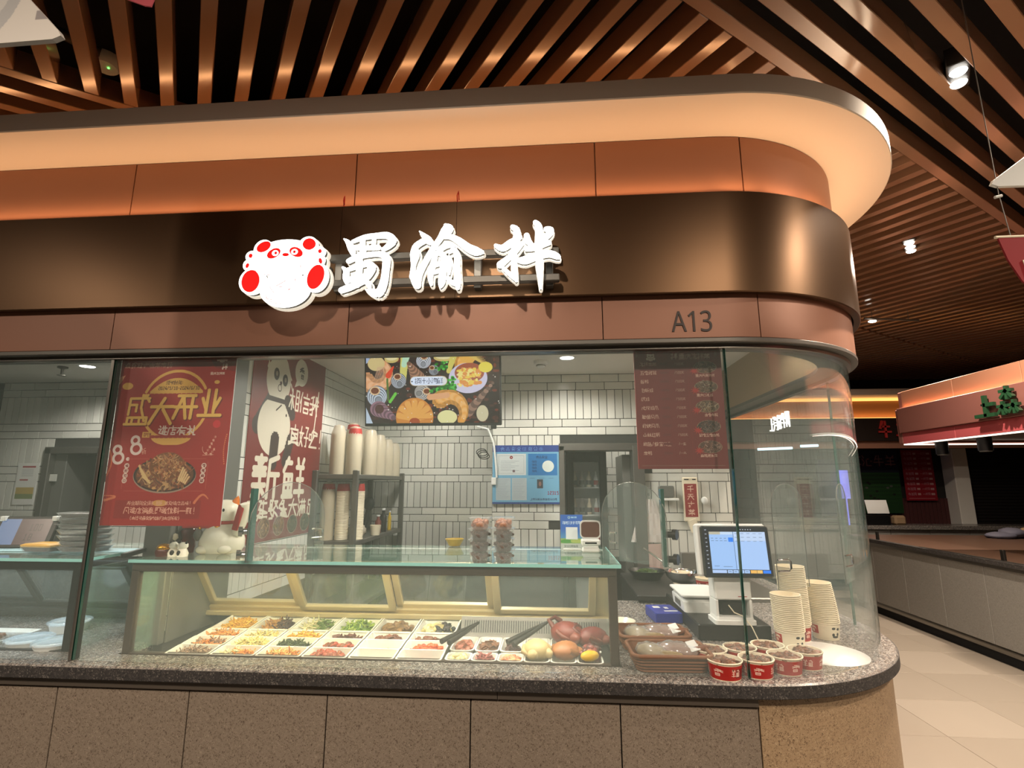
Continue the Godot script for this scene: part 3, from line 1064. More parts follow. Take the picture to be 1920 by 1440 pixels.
func shop_sign():
	var defs := [
		["first white lit character of the shop sign, next to the panda emblem", -0.873, 2.682, [[10, 26, 2, 17, 32, 8, 24, 44, 12, 27, 54, 7], [25, 31, 5, 45, 24, 8, 65, 22, 9, 84, 22, 11, 94, 31, 13, 87, 41, 10, 78, 47, 6], [42, 26, 8, 43, 50, 9], [62, 26, 6, 61, 44, 7], [33, 43, 6, 50, 43, 7, 70, 43, 8],
			[20, 66, 8, 34, 59, 9, 50, 56, 8, 72, 55, 9, 84, 62, 13, 84, 85, 12, 82, 105, 13, 75, 123, 14, 62, 121, 10, 52, 117, 2], [45, 48, 8, 40, 60, 8, 36, 68, 8], [11, 77, 4, 17, 84, 9, 17, 95, 10, 19, 105, 5], [20, 81, 6, 35, 76, 8, 52, 72, 9, 60, 77, 14, 58, 87, 12, 55, 95, 8],
			[22, 99, 9, 40, 95, 10, 56, 93, 8], [40, 67, 9, 39, 85, 10, 37, 108, 10], [11, 117, 10, 25, 112, 11, 40, 106, 9, 50, 103, 7, 56, 107, 9, 59, 115, 4]], 0.972],
		["second white lit character of the shop sign, in the middle", -0.585, 2.692, [[23, 22, 2, 31, 30, 8, 39, 39, 13, 44, 45, 5], [34, 38, 10, 22, 45, 10, 16, 52, 11, 16, 65, 16, 14, 85, 8, 13, 105, 10], [22, 120, 13, 20, 108, 18, 28, 92, 11, 38, 72, 10, 50, 50, 9, 60, 35, 10, 66, 22, 11, 70, 14, 8], [68, 12, 6, 76, 18, 12, 72, 27, 8],
			[66, 33, 7, 78, 34, 9, 92, 42, 12, 108, 55, 14, 122, 62, 15, 133, 64, 6], [58, 57, 9, 70, 50, 9, 83, 50, 5], [52, 66, 8, 48, 85, 10, 44, 105, 9, 46, 119, 5], [55, 62, 7, 66, 68, 10, 66, 90, 11, 64, 115, 12, 62, 124, 5], [50, 85, 7, 62, 82, 7], [50, 98, 6, 62, 95, 6],
			[75, 72, 7, 76, 85, 9, 76, 101, 4], [76, 62, 5, 84, 58, 8, 89, 68, 10, 90, 90, 10, 91, 115, 12, 92, 127, 6], [91, 120, 8, 82, 117, 8, 70, 107, 3]], 1.007],
		["third white lit character at the right end of the shop sign", -0.249, 2.69, [[43, 19, 8, 50, 25, 11, 50, 40, 13, 46, 60, 11, 45, 80, 9, 46, 100, 10, 49, 116, 5], [14, 52, 6, 26, 57, 11, 40, 48, 12, 56, 38, 7], [22, 87, 12, 35, 76, 9, 48, 64, 8, 60, 50, 5], [27, 93, 5, 40, 106, 7, 49, 115, 5], [67, 36, 10, 69, 45, 11, 75, 52, 7],
			[82, 12, 8, 88, 22, 12, 87, 50, 12, 88, 80, 13, 89, 105, 9, 90, 130, 4], [100, 25, 8, 107, 28, 13, 103, 37, 10, 92, 45, 6], [67, 60, 8, 80, 57, 12, 95, 51, 13, 105, 50, 8], [53, 80, 8, 65, 80, 14, 85, 73, 13, 105, 70, 12, 118, 75, 10, 122, 78, 4]], 1.007]]
	for d in defs:
		var t := thing("sign_letter", d[0], "sign letter", Vector3(0, 0, 0.1), 0.0, "lit characters of the shop sign")
		var k: float = 0.00246 * 0.972 / d[4] * 1.0
		put(t, "face", strokes(d[3], d[1], d[2], k, 0.092, 0.1, 0.0).mesh(), "sign_white")
		put(t, "return_side", strokes(d[3], d[1], d[2], k, 0.075, 0.0915, -0.0012).mesh(), "steel_dull")
		put(t, "backing_layer", strokes(d[3], d[1], d[2], k, 0.058, 0.0745, 0.003).mesh(), "sign_halo")
		put(t, "back_plate", strokes(d[3], d[1], d[2], k, 0.052, 0.0575, 0.001).mesh(), "steel_dull")
	area(Vector3(-0.5, 2.51, 0.215), Vector3(0, 0, 1), 0.85, 0.26, Color(1, 0.98, 0.94), 0.3)
	area(Vector3(-0.5, 2.51, 0.145), Vector3(0, 0, -1), 0.85, 0.2, Color(1, 0.95, 0.88), 0.12)
	# panda emblem, built up of flat plates
	var em := thing("panda_emblem", "lit red and white panda emblem at the left of the shop sign", "sign emblem", Vector3(0, 0, 0.1), 0.0)
	var ox := -1.308
	var oy := 2.668
	var k := 0.002545
	var base := func(mb, z0, z1, g):
		for e in [[84, 50, 57, 33, 0], [45, 33, 16, 17, 0.4], [121, 30, 17, 17, -0.3], [27, 45, 11, 10, 0], [22, 60, 9, 10, 0], [140, 41, 11, 10, 0], [142, 55, 9, 11, 0], [32, 88, 23, 23, 0], [138, 84, 21, 26, 0], [88, 104, 42, 30, 0]]:
			disc(mb, ox + e[0] * k, oy - e[1] * k, e[2] * k + g, e[3] * k + g, -e[4], z0, z1)
	var mb := MB.new()
	base.call(mb, 0.092, 0.1, 0.0)
	put(em, "white_face", mb.mesh(), "sign_white")
	mb = MB.new()
	base.call(mb, 0.075, 0.0915, -0.002)
	put(em, "return_side", mb.mesh(), "steel_dull")
	mb = MB.new()
	base.call(mb, 0.052, 0.0745, 0.003)
	put(em, "backing_layer", mb.mesh(), "sign_halo")
	var red := func(nm, list):
		var r := MB.new()
		for e in list:
			disc(r, ox + e[0] * k, oy - e[1] * k, e[2] * k, e[3] * k, -e[4], 0.1, 0.1025)
		put(em, nm, r.mesh(), "sign_red")
	red.call("red_ear", [[46, 29, 12.5, 8.5, -0.5]])
	red.call("red_ear", [[123, 27, 11, 10, 0.2]])
	red.call("red_eye_patch", [[64, 41, 12, 7.8, -0.5]])
	red.call("red_eye_patch", [[102, 40, 12, 7.8, 0.45]])
	red.call("red_nose", [[84.5, 44, 5.5, 2.8, 0]])
	red.call("red_arm", [[29, 88, 15, 19, 0]])
	red.call("red_arm", [[138, 84, 13.5, 21, 0.25]])
	red.call("red_paw_mark", [[25, 44, 3.2, 3.6, 0], [21, 61, 2.6, 4.2, 0.3], [142, 40, 2.8, 3.4, 0], [144, 57, 2.8, 5, -0.3]])
	var eyes := MB.new()
	for e in [[67, 41], [99.5, 40]]:
		disc(eyes, ox + e[0] * k, oy - e[1] * k, 5.6 * k, 5.0 * k, 0, 0.1025, 0.1035, 24)
	put(em, "eye", eyes.mesh(), "sign_white")
	var pup := MB.new()
	for e in [[68, 41], [99.5, 40]]:
		disc(pup, ox + e[0] * k, oy - e[1] * k, 2.3 * k, 2.5 * k, 0, 0.1035, 0.1045, 20)
	put(em, "pupil", pup.mesh(), "sign_red")
	var ln := MB.new()
	for seg in [[[27, 65], [40, 73], [55, 78], [75, 80]], [[136, 62], [128, 70], [118, 75]], [[57, 112], [59, 119], [70, 121]], [[62, 122], [75, 127], [84, 128]], [[72, 98], [78, 95], [88, 89]], [[62, 98], [66, 104], [71, 110]], [[78, 99], [84, 99]], [[92, 102], [98, 106]], [[98, 102], [93, 106]], [[111, 63], [112, 69]], [[104, 86], [104, 92]]]:
		for i in seg.size() - 1:
			var a := Vector2(ox + seg[i][0] * k, oy - seg[i][1] * k)
			var b := Vector2(ox + seg[i + 1][0] * k, oy - seg[i + 1][1] * k)
			var m := (b - a).normalized().orthogonal() * 0.0009
			ln.prism(PackedVector2Array([a + m, b + m, b - m, a - m]), 0.1, 0.1012)
	put(em, "bowl_line", ln.mesh(), "sign_red")
	# the frame that carries them
	var fr := thing("sign_frame", "pair of dull metal rails carrying the lit sign letters", "sign frame", Vector3(0, 0, 0.1))
	var rb := MB.new()
	rb.span(Vector3(-0.93, 2.545, 0.018), Vector3(0.04, 2.575, 0.05), 0.003)
	rb.span(Vector3(-0.93, 2.43, 0.018), Vector3(0.04, 2.46, 0.05), 0.003)
	put(fr, "rail", rb.mesh(), "steel_dull")
	var lg := MB.new()
	for x in [-0.9, -0.3, 0.0]:
		lg.span(Vector3(x - 0.015, 2.42, -0.02), Vector3(x + 0.015, 2.59, 0.018), 0.002)
	put(fr, "bracket", lg.mesh(), "steel_dull")
	var lg2 := MB.new()
	lg2.span(Vector3(-1.2, 2.5, 0.0), Vector3(-0.93, 2.53, 0.05), 0.002)
	lg2.span(Vector3(-1.1, 2.49, -0.02), Vector3(-1.07, 2.54, 0.0), 0.002)
	put(fr, "rail", lg2.mesh(), "steel_dull")

# ---------------------------------------------------------------- main display case
func case_body(t: Node3D, x0: float, x1: float, frame: String, inner: String, doors: int):
	var z0 := -0.1
	var z1 := -0.66
	var mb := MB.new()
	for x in [x0, x1 - 0.035]:
		mb.span(Vector3(x, 0.9, z0 - 0.03), Vector3(x + 0.035, 1.255, z0), 0.003)
	put(t, "front_post", mb.mesh(), frame)
	mb = MB.new()
	mb.span(Vector3(x0, 1.245, z0 - 0.045), Vector3(x1, 1.283, z0), 0.003)
	mb.span(Vector3(x0, 0.895, z0 - 0.03), Vector3(x1, 0.917, z0), 0.003)
	put(t, "front_rail", mb.mesh(), frame)
	mb = MB.new()
	mb.span(Vector3(x0 + 0.035, 0.917, z0 - 0.02), Vector3(x1 - 0.035, 1.245, z0 - 0.012))
	put(t, "front_glass", mb.mesh(), "pane")
	mb = MB.new()
	mb.span(Vector3(x0 - 0.01, 1.284, z1 - 0.05), Vector3(x1 + 0.015, 1.296, z0 + 0.012), 0.002)
	put(t, "top_glass", mb.mesh(), "pane_green")
	mb = MB.new()
	mb.span(Vector3(x0 - 0.01, 1.2835, z0 + 0.012), Vector3(x1 + 0.015, 1.2965, z0 + 0.0145))
	mb.span(Vector3(x1 + 0.015, 1.2835, z1 - 0.05), Vector3(x1 + 0.0175, 1.2965, z0 + 0.0145))
	put(t, "glass_edge", mb.mesh(), "glass_edge_light")
	mb = MB.new()
	mb.span(Vector3(x0, 1.278, z1 - 0.045), Vector3(x1, 1.284, z1 - 0.005))
	put(t, "top_back_rail", mb.mesh(), "white_plastic")
	mb = MB.new()
	mb.span(Vector3(x0 + 0.06, 1.262, z0 - 0.07), Vector3(x1 - 0.06, 1.272, z0 - 0.05), 0.003)
	put(t, "light_tube", mb.mesh(), "case_tube")
	# end walls
	mb = MB.new()
	for x in [x0 + 0.004, x1 - 0.012]:
		var poly := PackedVector2Array([Vector2(-z0 + 0.03, 0.9), Vector2(-z1, 0.9), Vector2(-z1, 0.99), Vector2(0.46, 1.25), Vector2(-z0 + 0.03, 1.25)])
		mb.prism(poly, 0.0, 0.008, Transform3D(Basis(Vector3(0, 0, -1), Vector3(0, 1, 0), Vector3(1, 0, 0)), Vector3(x, 0, 0)))
	put(t, "end_glass", mb.mesh(), "pane_green")
	# leaning back with sliding doors
	mb = MB.new()
	var bk := Basis(Vector3(1, 0, 0), deg_to_rad(37.0))
	var foot := Vector3(0, 0.985, -0.62)
	var put_bar := func(mb2, a0: float, a1: float, h0: float, h1: float, dz: float):
		mb2.box(foot + bk * Vector3((a0 + a1) * 0.5, (h0 + h1) * 0.5, dz), Vector3(a1 - a0, h1 - h0, 0.022), 0.003, bk)
	put_bar.call(mb, x0, x1, -0.012, 0.022, 0.0)
	put_bar.call(mb, x0, x0 + 0.045, 0.0, 0.325, 0.0)
	put_bar.call(mb, x1 - 0.06, x1, 0.0, 0.325, 0.0)
	put_bar.call(mb, x0, x1, 0.3, 0.33, 0.0)
	put(t, "back_frame", mb.mesh(), inner)
	var w := (x1 - x0 - 0.1) / doors
	for i in doors:
		mb = MB.new()
		var a := x0 + 0.045 + w * i
		var dz := 0.012 if i % 2 else -0.012
		put_bar.call(mb, a, a + 0.035, 0.02, 0.3, dz)
		put_bar.call(mb, a + w - 0.035, a + w, 0.02, 0.3, dz)
		put_bar.call(mb, a, a + w, 0.02, 0.048, dz)
		put_bar.call(mb, a, a + w, 0.28, 0.3, dz)
		var o := put(t, "sliding_door", mb.mesh(), inner)
		var g := MB.new()
		g.box(foot + bk * Vector3(a + w / 2, 0.165, dz), Vector3(w - 0.07, 0.23, 0.006), 0.0, bk)
		put(o, "door_glass", g.mesh(), "pane")
	mb = MB.new()
	mb.span(Vector3(x0, 0.955, -0.7), Vector3(x1, 0.978, -0.58), 0.003)
	put(t, "sill", mb.mesh(), inner)
	mb = MB.new()
	mb.span(Vector3(x0, 0.55, z1 - 0.04), Vector3(x1, 0.845, z0 - 0.002))
	mb.span(Vector3(x0, 0.845, z1 - 0.04), Vector3(x1, 0.955, z1 - 0.02))
	put(t, "well", mb.mesh(), "steel_dull")

func display_case():
	var t := thing("display_case", "glass display case full of white food trays with champagne sliding doors", "display case")
	case_body(t, -1.835, 0.255, "steel_strip", "champagne_alu", 4)
	# slotted air grille behind the right hand trays
	var g := MB.new()
	var bk := Basis(Vector3(1, 0, 0), deg_to_rad(-28.0))
	var c := Vector3(-0.1, 0.94, -0.515)
	g.box(c, Vector3(0.7, 0.1, 0.006), 0.0, bk)
	put(t, "air_grille", g.mesh(), "steel_dull")
	var sl := MB.new()
	for i in 58:
		sl.box(c + bk * Vector3(-0.33 + i * 0.0112, 0.005, 0.0035), Vector3(0.005, 0.055, 0.003), 0.0, bk)
	var o := put(t, "grille_slots", sl.mesh(), "black_plastic")
	o.set_meta("kind", "stuff")

func tray_mesh(w: float, d: float, h: float, r: float) -> ArrayMesh:
	var mb := MB.new()
	var s := 0.86
	mb.loft([rr(w * s, d * s, r * 0.8, -h), rr(w, d, r, -0.004), rr(w + 0.006, d + 0.006, r, -0.002), rr(w + 0.006, d + 0.006, r, 0.0), rr(w - 0.006, d - 0.006, r, 0.0), rr(w * s - 0.006, d * s - 0.006, r * 0.8, -h + 0.004)], -1.0, true, true)
	return mb.mesh()

# heaps of food: kind 0 shreds, 1 chunks, 2 slices, 3 crumbs
func heap(w: float, d: float, hh: float, kind: int, cols: Array, n: int, sd: int) -> MB:
	var g := RandomNumberGenerator.new()
	g.seed = sd
	var mb := MB.new()
	mb.tinted = true
	mb.col = lin(cols[0].darkened(0.25))
	mb.ell(Vector3(0, -hh * 0.35, 0), Vector3(w * 0.46, hh * 0.95, d * 0.46), 14, 8, Basis(), 0.05, sd)
	for i in n:
		var a := g.randf() * TAU
		var r := sqrt(g.randf())
		var x := cos(a) * r * w * 0.44
		var z := sin(a) * r * d * 0.44
		var y := hh * 0.6 * sqrt(maxf(0.0, 1.0 - r * r)) - hh * 0.15 + g.randf() * 0.006
		var c: Color = cols[g.randi() % cols.size()]
		if cols.size() > 3:
			c = cols[(0 if x < 0 else 2) + g.randi() % 2]
		mb.col = lin(c.lightened(g.randf() * 0.12).darkened(g.randf() * 0.12))
		var dir := Vector3(g.randf() - 0.5, (g.randf() - 0.5) * 0.6, g.randf() - 0.5).normalized()
		var p := Vector3(x, y, z)
		if kind == 0:
			var l := 0.014 + g.randf() * 0.016
			var bend := Vector3(g.randf() - 0.5, g.randf() * 0.5, g.randf() - 0.5) * 0.012
			mb.tube([p - dir * l, p + bend, p + dir * l], 0.0022 + g.randf() * 0.0012, 5)
		elif kind == 1:
			var b := Basis(Vector3(0, 1, 0), g.randf() * TAU) * Basis(Vector3(1, 0, 0), g.randf() * 1.2)
			mb.ell(p, Vector3(0.009 + g.randf() * 0.012, 0.006 + g.randf() * 0.006, 0.008 + g.randf() * 0.008), 9, 6, b, 0.12, i)
		elif kind == 2:
			var b := Basis(Vector3(0, 1, 0), g.randf() * TAU) * Basis(Vector3(1, 0, 0), 0.3 + g.randf() * 0.7)
			mb.box(p, Vector3(0.035, 0.004, 0.022), 0.0015, b)
		else:
			mb.ell(p, Vector3.ONE * (0.0035 + g.randf() * 0.003), 6, 4)
	return mb

func foodpile(called: String, label: String, mb: MB, pos: Vector3):
	var o := put(self, called, mb.mesh(), "food", pos)
	tag(o, label, "food", "", "stuff")
	return o

func trays():
	var big := tray_mesh(0.186, 0.098, 0.06, 0.012)
	var deep := tray_mesh(0.188, 0.2, 0.06, 0.014)
	var wide := tray_mesh(0.2, 0.098, 0.06, 0.012)
	var small_long := tray_mesh(0.1, 0.2, 0.05, 0.022)
	var small := tray_mesh(0.1, 0.1, 0.05, 0.022)
	var row_z := [-0.155, -0.255, -0.355, -0.5]
	var row_y := [0.922, 0.931, 0.938, 0.95]
	var row_n := ["front row", "second row", "third row", "back row"]
	var yel := Color(0.85, 0.62, 0.1)
	var org := Color(0.83, 0.5, 0.2)
	var brn := Color(0.42, 0.2, 0.12)
	var wht := Color(0.82, 0.78, 0.6)
	var grn := Color(0.3, 0.42, 0.12)
	var dgr := Color(0.14, 0.2, 0.08)
	var blk := Color(0.06, 0.05, 0.05)
	var red := Color(0.6, 0.2, 0.12)
	# [name, words, kind, colours, pieces, width share, depth share, height]
	var plan := [
		[["cooked_mushrooms", "grey mushroom slices", 0, [Color(0.5, 0.4, 0.34), Color(0.62, 0.5, 0.42)], 120], ["bamboo_strips", "pale bamboo strips and orange carrot", 0, [wht, Color(0.86, 0.82, 0.66), org, Color(0.86, 0.55, 0.22)], 110], ["cabbage_slaw", "orange cabbage slaw", 0, [org, Color(0.85, 0.7, 0.4)], 120], ["braised_ribs", "dark glazed ribs piled high", 1, [red, Color(0.5, 0.2, 0.1)], 34], [], ["crayfish_claws", "a few orange claws", 0, [Color(0.75, 0.3, 0.12), red], 9]],
		[["mixed_mushrooms", "brown mushroom strips", 0, [Color(0.55, 0.42, 0.34), org], 120], ["noodle_strips", "cream coloured noodle strips heaped up", 0, [Color(0.86, 0.82, 0.55), Color(0.85, 0.78, 0.5)], 130], ["seaweed", "dark green seaweed shreds", 0, [dgr, Color(0.2, 0.26, 0.1)], 140], ["glazed_ribs", "red brown rib ends", 1, [red, brn], 26], ["fried_shrimps", "a few orange fried pieces", 1, [Color(0.75, 0.4, 0.16), org], 12], ["boiled_crayfish", "bright orange crayfish pieces", 1, [Color(0.82, 0.32, 0.12), Color(0.7, 0.2, 0.1)], 24]],
		[["carrot_shreds", "orange carrot shreds", 0, [org, Color(0.8, 0.58, 0.3)], 120], ["bean_sprouts", "pale yellow sprouts", 0, [Color(0.8, 0.72, 0.4), wht], 90], ["tofu_strips", "golden tofu strips", 0, [Color(0.82, 0.62, 0.25), yel], 100], ["sliced_liver", "dark red liver slices", 2, [Color(0.28, 0.1, 0.08), brn], 18], ["pork_offal", "dark brown meat lumps", 1, [brn, Color(0.34, 0.16, 0.1)], 18], ["stewed_gizzards", "brown stewed gizzards", 1, [Color(0.4, 0.24, 0.14), brn], 20]],
		[["yellow_strips", "bright yellow bean curd strips", 0, [yel, Color(0.9, 0.7, 0.15)], 170], ["bean_mix", "tan roots beside purple black strips", 0, [Color(0.75, 0.55, 0.25), Color(0.7, 0.5, 0.3), Color(0.2, 0.12, 0.14), Color(0.26, 0.16, 0.16)], 150], ["green_beans", "cut green beans beside white shreds", 0, [Color(0.75, 0.74, 0.55), wht, grn, Color(0.36, 0.46, 0.16)], 140], ["pickled_greens", "bright green pickled shreds", 0, [Color(0.4, 0.55, 0.12), Color(0.6, 0.7, 0.25)], 110], ["beef_tripe", "tan brown tripe lumps", 1, [Color(0.5, 0.36, 0.18), Color(0.42, 0.28, 0.14)], 36], ["wood_ear", "white fungus beside black wood ear", 1, [Color(0.85, 0.78, 0.5), wht, blk, Color(0.09, 0.07, 0.07)], 40]]]
	var names := ["first", "second", "third", "fourth", "fifth", "sixth"]
	for r in 4:
		for c in 6:
			var x: float = -1.552 + c * 0.199
			var mesh: Mesh = deep if r == 3 else big
			var fd: Array = plan[r][c]
			var t := thing("food_tray", "white food tray in the %s, holding %s" % [row_n[r], fd[1] if fd.size() else "nothing"], "food tray", Vector3(x, row_y[r], row_z[r]), 0.0, "white trays in the display case")
			put(t, "tray", mesh, "tray_white")
			t.rotation.x = 0.1
			if fd.size():
				var hgt := 0.035 if r < 3 else 0.045
				var n: int = fd[4]
				if fd[0] == "braised_ribs" or fd[0] == "noodle_strips":
					hgt = 0.055
				var hp := heap(0.165 if n > 14 else 0.12, 0.078 if r < 3 else 0.15, hgt if n > 14 else 0.012, fd[2], fd[3], n, r * 10 + c)
				foodpile(fd[0], "%s in the %s white tray from the left, %s" % [fd[1], names[c], row_n[r]], hp, Vector3(x, row_y[r] - (0.026 if n > 14 else 0.045), row_z[r])).rotation.x = 0.1
	# right hand block of rounded trays
	var plan2 := [["diced_pork", "red diced pork with brown pieces", 1, [Color(0.55, 0.3, 0.2), Color(0.75, 0.45, 0.36)], 40], ["beef_slices", "brown beef slices", 2, [Color(0.42, 0.26, 0.17), Color(0.5, 0.34, 0.24)], 26], ["pork_ears", "a few dark pieces", 1, [Color(0.3, 0.18, 0.16), Color(0.26, 0.14, 0.12)], 9], ["dark_greens", "dark brown greens and red meat", 1, [Color(0.2, 0.2, 0.1), Color(0.65, 0.22, 0.2)], 22]]
	for c in 6:
		var x: float = -0.398 + c * 0.108
		var t := thing("rounded_tray", "long rounded white tray, %s in its row right of the square trays" % names[c], "food tray", Vector3(x, 0.925, -0.315), 0.0, "rounded trays in the display case")
		put(t, "tray", small_long, "tray_white")
		if c < 4:
			var fd: Array = plan2[c]
			foodpile(fd[0], "%s in the %s long rounded tray" % [fd[1], names[c]], heap(0.085, 0.17, 0.05 if c < 2 else 0.03, fd[2], fd[3], fd[4], 60 + c), Vector3(x, 0.9, -0.315))
		var t2 := thing("rounded_tray", "short rounded white tray, %s in the front row at the right" % names[c], "food tray", Vector3(x, 0.918, -0.16), 0.0, "rounded trays in the display case")
		put(t2, "tray", small, "tray_white")
	var plan3 := [["diced_tofu", "pale diced tofu", 1, [Color(0.82, 0.76, 0.5), wht], 26], ["shredded_ham", "pink ham shreds", 0, [Color(0.7, 0.4, 0.36), Color(0.6, 0.3, 0.28)], 34], ["peeled_shrimps", "peach coloured shrimps", 1, [Color(0.85, 0.62, 0.42), Color(0.8, 0.5, 0.36)], 30]]
	for c in 3:
		var fd: Array = plan3[c]
		foodpile(fd[0], "%s in the %s short rounded tray" % [fd[1], names[c]], heap(0.085, 0.08, 0.03, fd[2], fd[3], fd[4], 70 + c), Vector3(-0.398 + c * 0.108, 0.9, -0.16))
	# whole birds at the right end
	bird("roast_duck", "round red brown roast duck at the right end of the display case", Vector3(0.055, 0.965, -0.35), Color(0.42, 0.15, 0.09), Vector3(0.055, 0.05, 0.075), 1.2, true)
	bird("roast_duck", "dark red roast duck with a hooked neck in the case's right corner", Vector3(0.165, 0.955, -0.33), Color(0.4, 0.13, 0.09), Vector3(0.05, 0.045, 0.07), 1.9, true)
	bird("white_chicken", "pale poached chicken in front of the roast ducks", Vector3(-0.075, 0.94, -0.19), Color(0.74, 0.66, 0.46), Vector3(0.055, 0.042, 0.06), 0.4, false)
	bird("soy_chicken", "tan soy chicken pieces in front of the roast ducks", Vector3(0.045, 0.938, -0.2), Color(0.62, 0.4, 0.22), Vector3(0.055, 0.036, 0.06), 2.4, false)
	var mx := heap(0.09, 0.09, 0.05, 1, [Color(0.5, 0.2, 0.17), Color(0.66, 0.36, 0.3), Color(0.3, 0.12, 0.1)], 24, 91)
	foodpile("braised_offal", "dark red offal pile in the right front corner of the case", mx, Vector3(0.15, 0.93, -0.2))
	var lm := MB.new()
	lm.ell(Vector3(), Vector3(0.04, 0.02, 0.026), 14, 9, Basis(Vector3(0, 1, 0), 0.4), 0.02, 3)
	var lo := put(self, "lemon_half", lm.mesh(), mk("lemon", Color(0.85, 0.68, 0.08), 0.4), Vector3(0.14, 0.938, -0.135))
	tag(lo, "yellow lemon lying at the front of the meat corner", "fruit")
	# tongs
	for i in 2:
		var p: Array = [[Vector3(-0.46, 0.965, -0.18), Vector3(-0.35, 0.99, -0.4)], [Vector3(-0.19, 0.95, -0.24), Vector3(-0.03, 1.0, -0.4)]][i]
		var t := thing("food_tongs", ["dark food tongs lying across the diced pork tray", "black food tongs resting on the third rounded tray"][i], "tongs")
		for s in [-1, 1]:
			var mb := MB.new()
			var side: Vector3 = (p[1] - p[0]).cross(Vector3.UP).normalized() * 0.02 * s
			mb.tube([p[0] + side, p[0].lerp(p[1], 0.5) + side * 0.8, p[1]], [0.012, 0.008, 0.006], 8)
			put(t, "arm", mb.mesh(), "dark_alu")

func bird(called: String, label: String, pos: Vector3, c: Color, r: Vector3, turn: float, neck: bool):
	var t := thing(called, label, "poultry", pos, turn)
	var mb := MB.new()
	mb.tinted = true
	mb.col = lin(c)
	mb.ell(Vector3(), r, 20, 14, Basis(), 0.025, int(turn * 10))
	mb.col = lin(c.lightened(0.06))
	mb.ell(Vector3(r.x * 0.5, -r.y * 0.1, r.z * 0.55), r * Vector3(0.45, 0.5, 0.55), 14, 9, Basis(Vector3(0, 1, 0), 0.5))
	mb.ell(Vector3(-r.x * 0.5, -r.y * 0.1, r.z * 0.55), r * Vector3(0.45, 0.5, 0.55), 14, 9, Basis(Vector3(0, 1, 0), -0.5))
	put(t, "body", mb.mesh(), "food")
	for s in [-1, 1]:
		var w := MB.new()
		w.tinted = true
		w.col = lin(c.darkened(0.1))
		w.tube([Vector3(r.x * 0.8 * s, r.y * 0.3, -r.z * 0.4), Vector3(r.x * 1.05 * s, 0, 0), Vector3(r.x * 0.8 * s, -r.y * 0.2, r.z * 0.4)], [0.011, 0.013, 0.006], 10)
		put(t, "wing", w.mesh(), "food")
	if neck:
		var nk := MB.new()
		nk.tinted = true
		nk.col = lin(c.darkened(0.15))
		nk.tube([Vector3(0, r.y * 0.3, -r.z * 0.8), Vector3(0.01, r.y * 0.9, -r.z * 1.2), Vector3(0.03, r.y * 1.1, -r.z * 0.9), Vector3(0.045, r.y * 0.7, -r.z * 0.6)], [0.014, 0.01, 0.01, 0.013], 10)
		put(t, "neck", nk.mesh(), "food")

# ---------------------------------------------------------------- on top of the display case
func clear_box(parent: Node3D, w: float, d: float, h: float):
	var mb := MB.new()
	var s := 0.86
	mb.loft([rr(w * s, d * s, 0.012, 0.0), rr(w, d, 0.014, h * 0.86), rr(w + 0.012, d + 0.012, 0.014, h * 0.88), rr(w + 0.012, d + 0.012, 0.014, h * 0.9)], -1.0, false, true)
	put(parent, "tub", mb.mesh(), "clear_plastic")
	var lb := MB.new()
	lb.loft([rr(w + 0.014, d + 0.014, 0.014, h * 0.9), rr(w + 0.012, d + 0.012, 0.014, h * 0.94), rr(w - 0.004, d - 0.004, 0.012, h * 0.97), rr(w - 0.01, d - 0.01, 0.012, h * 0.99)], -1.0, true, false)
	put(parent, "lid", lb.mesh(), "clear_plastic")

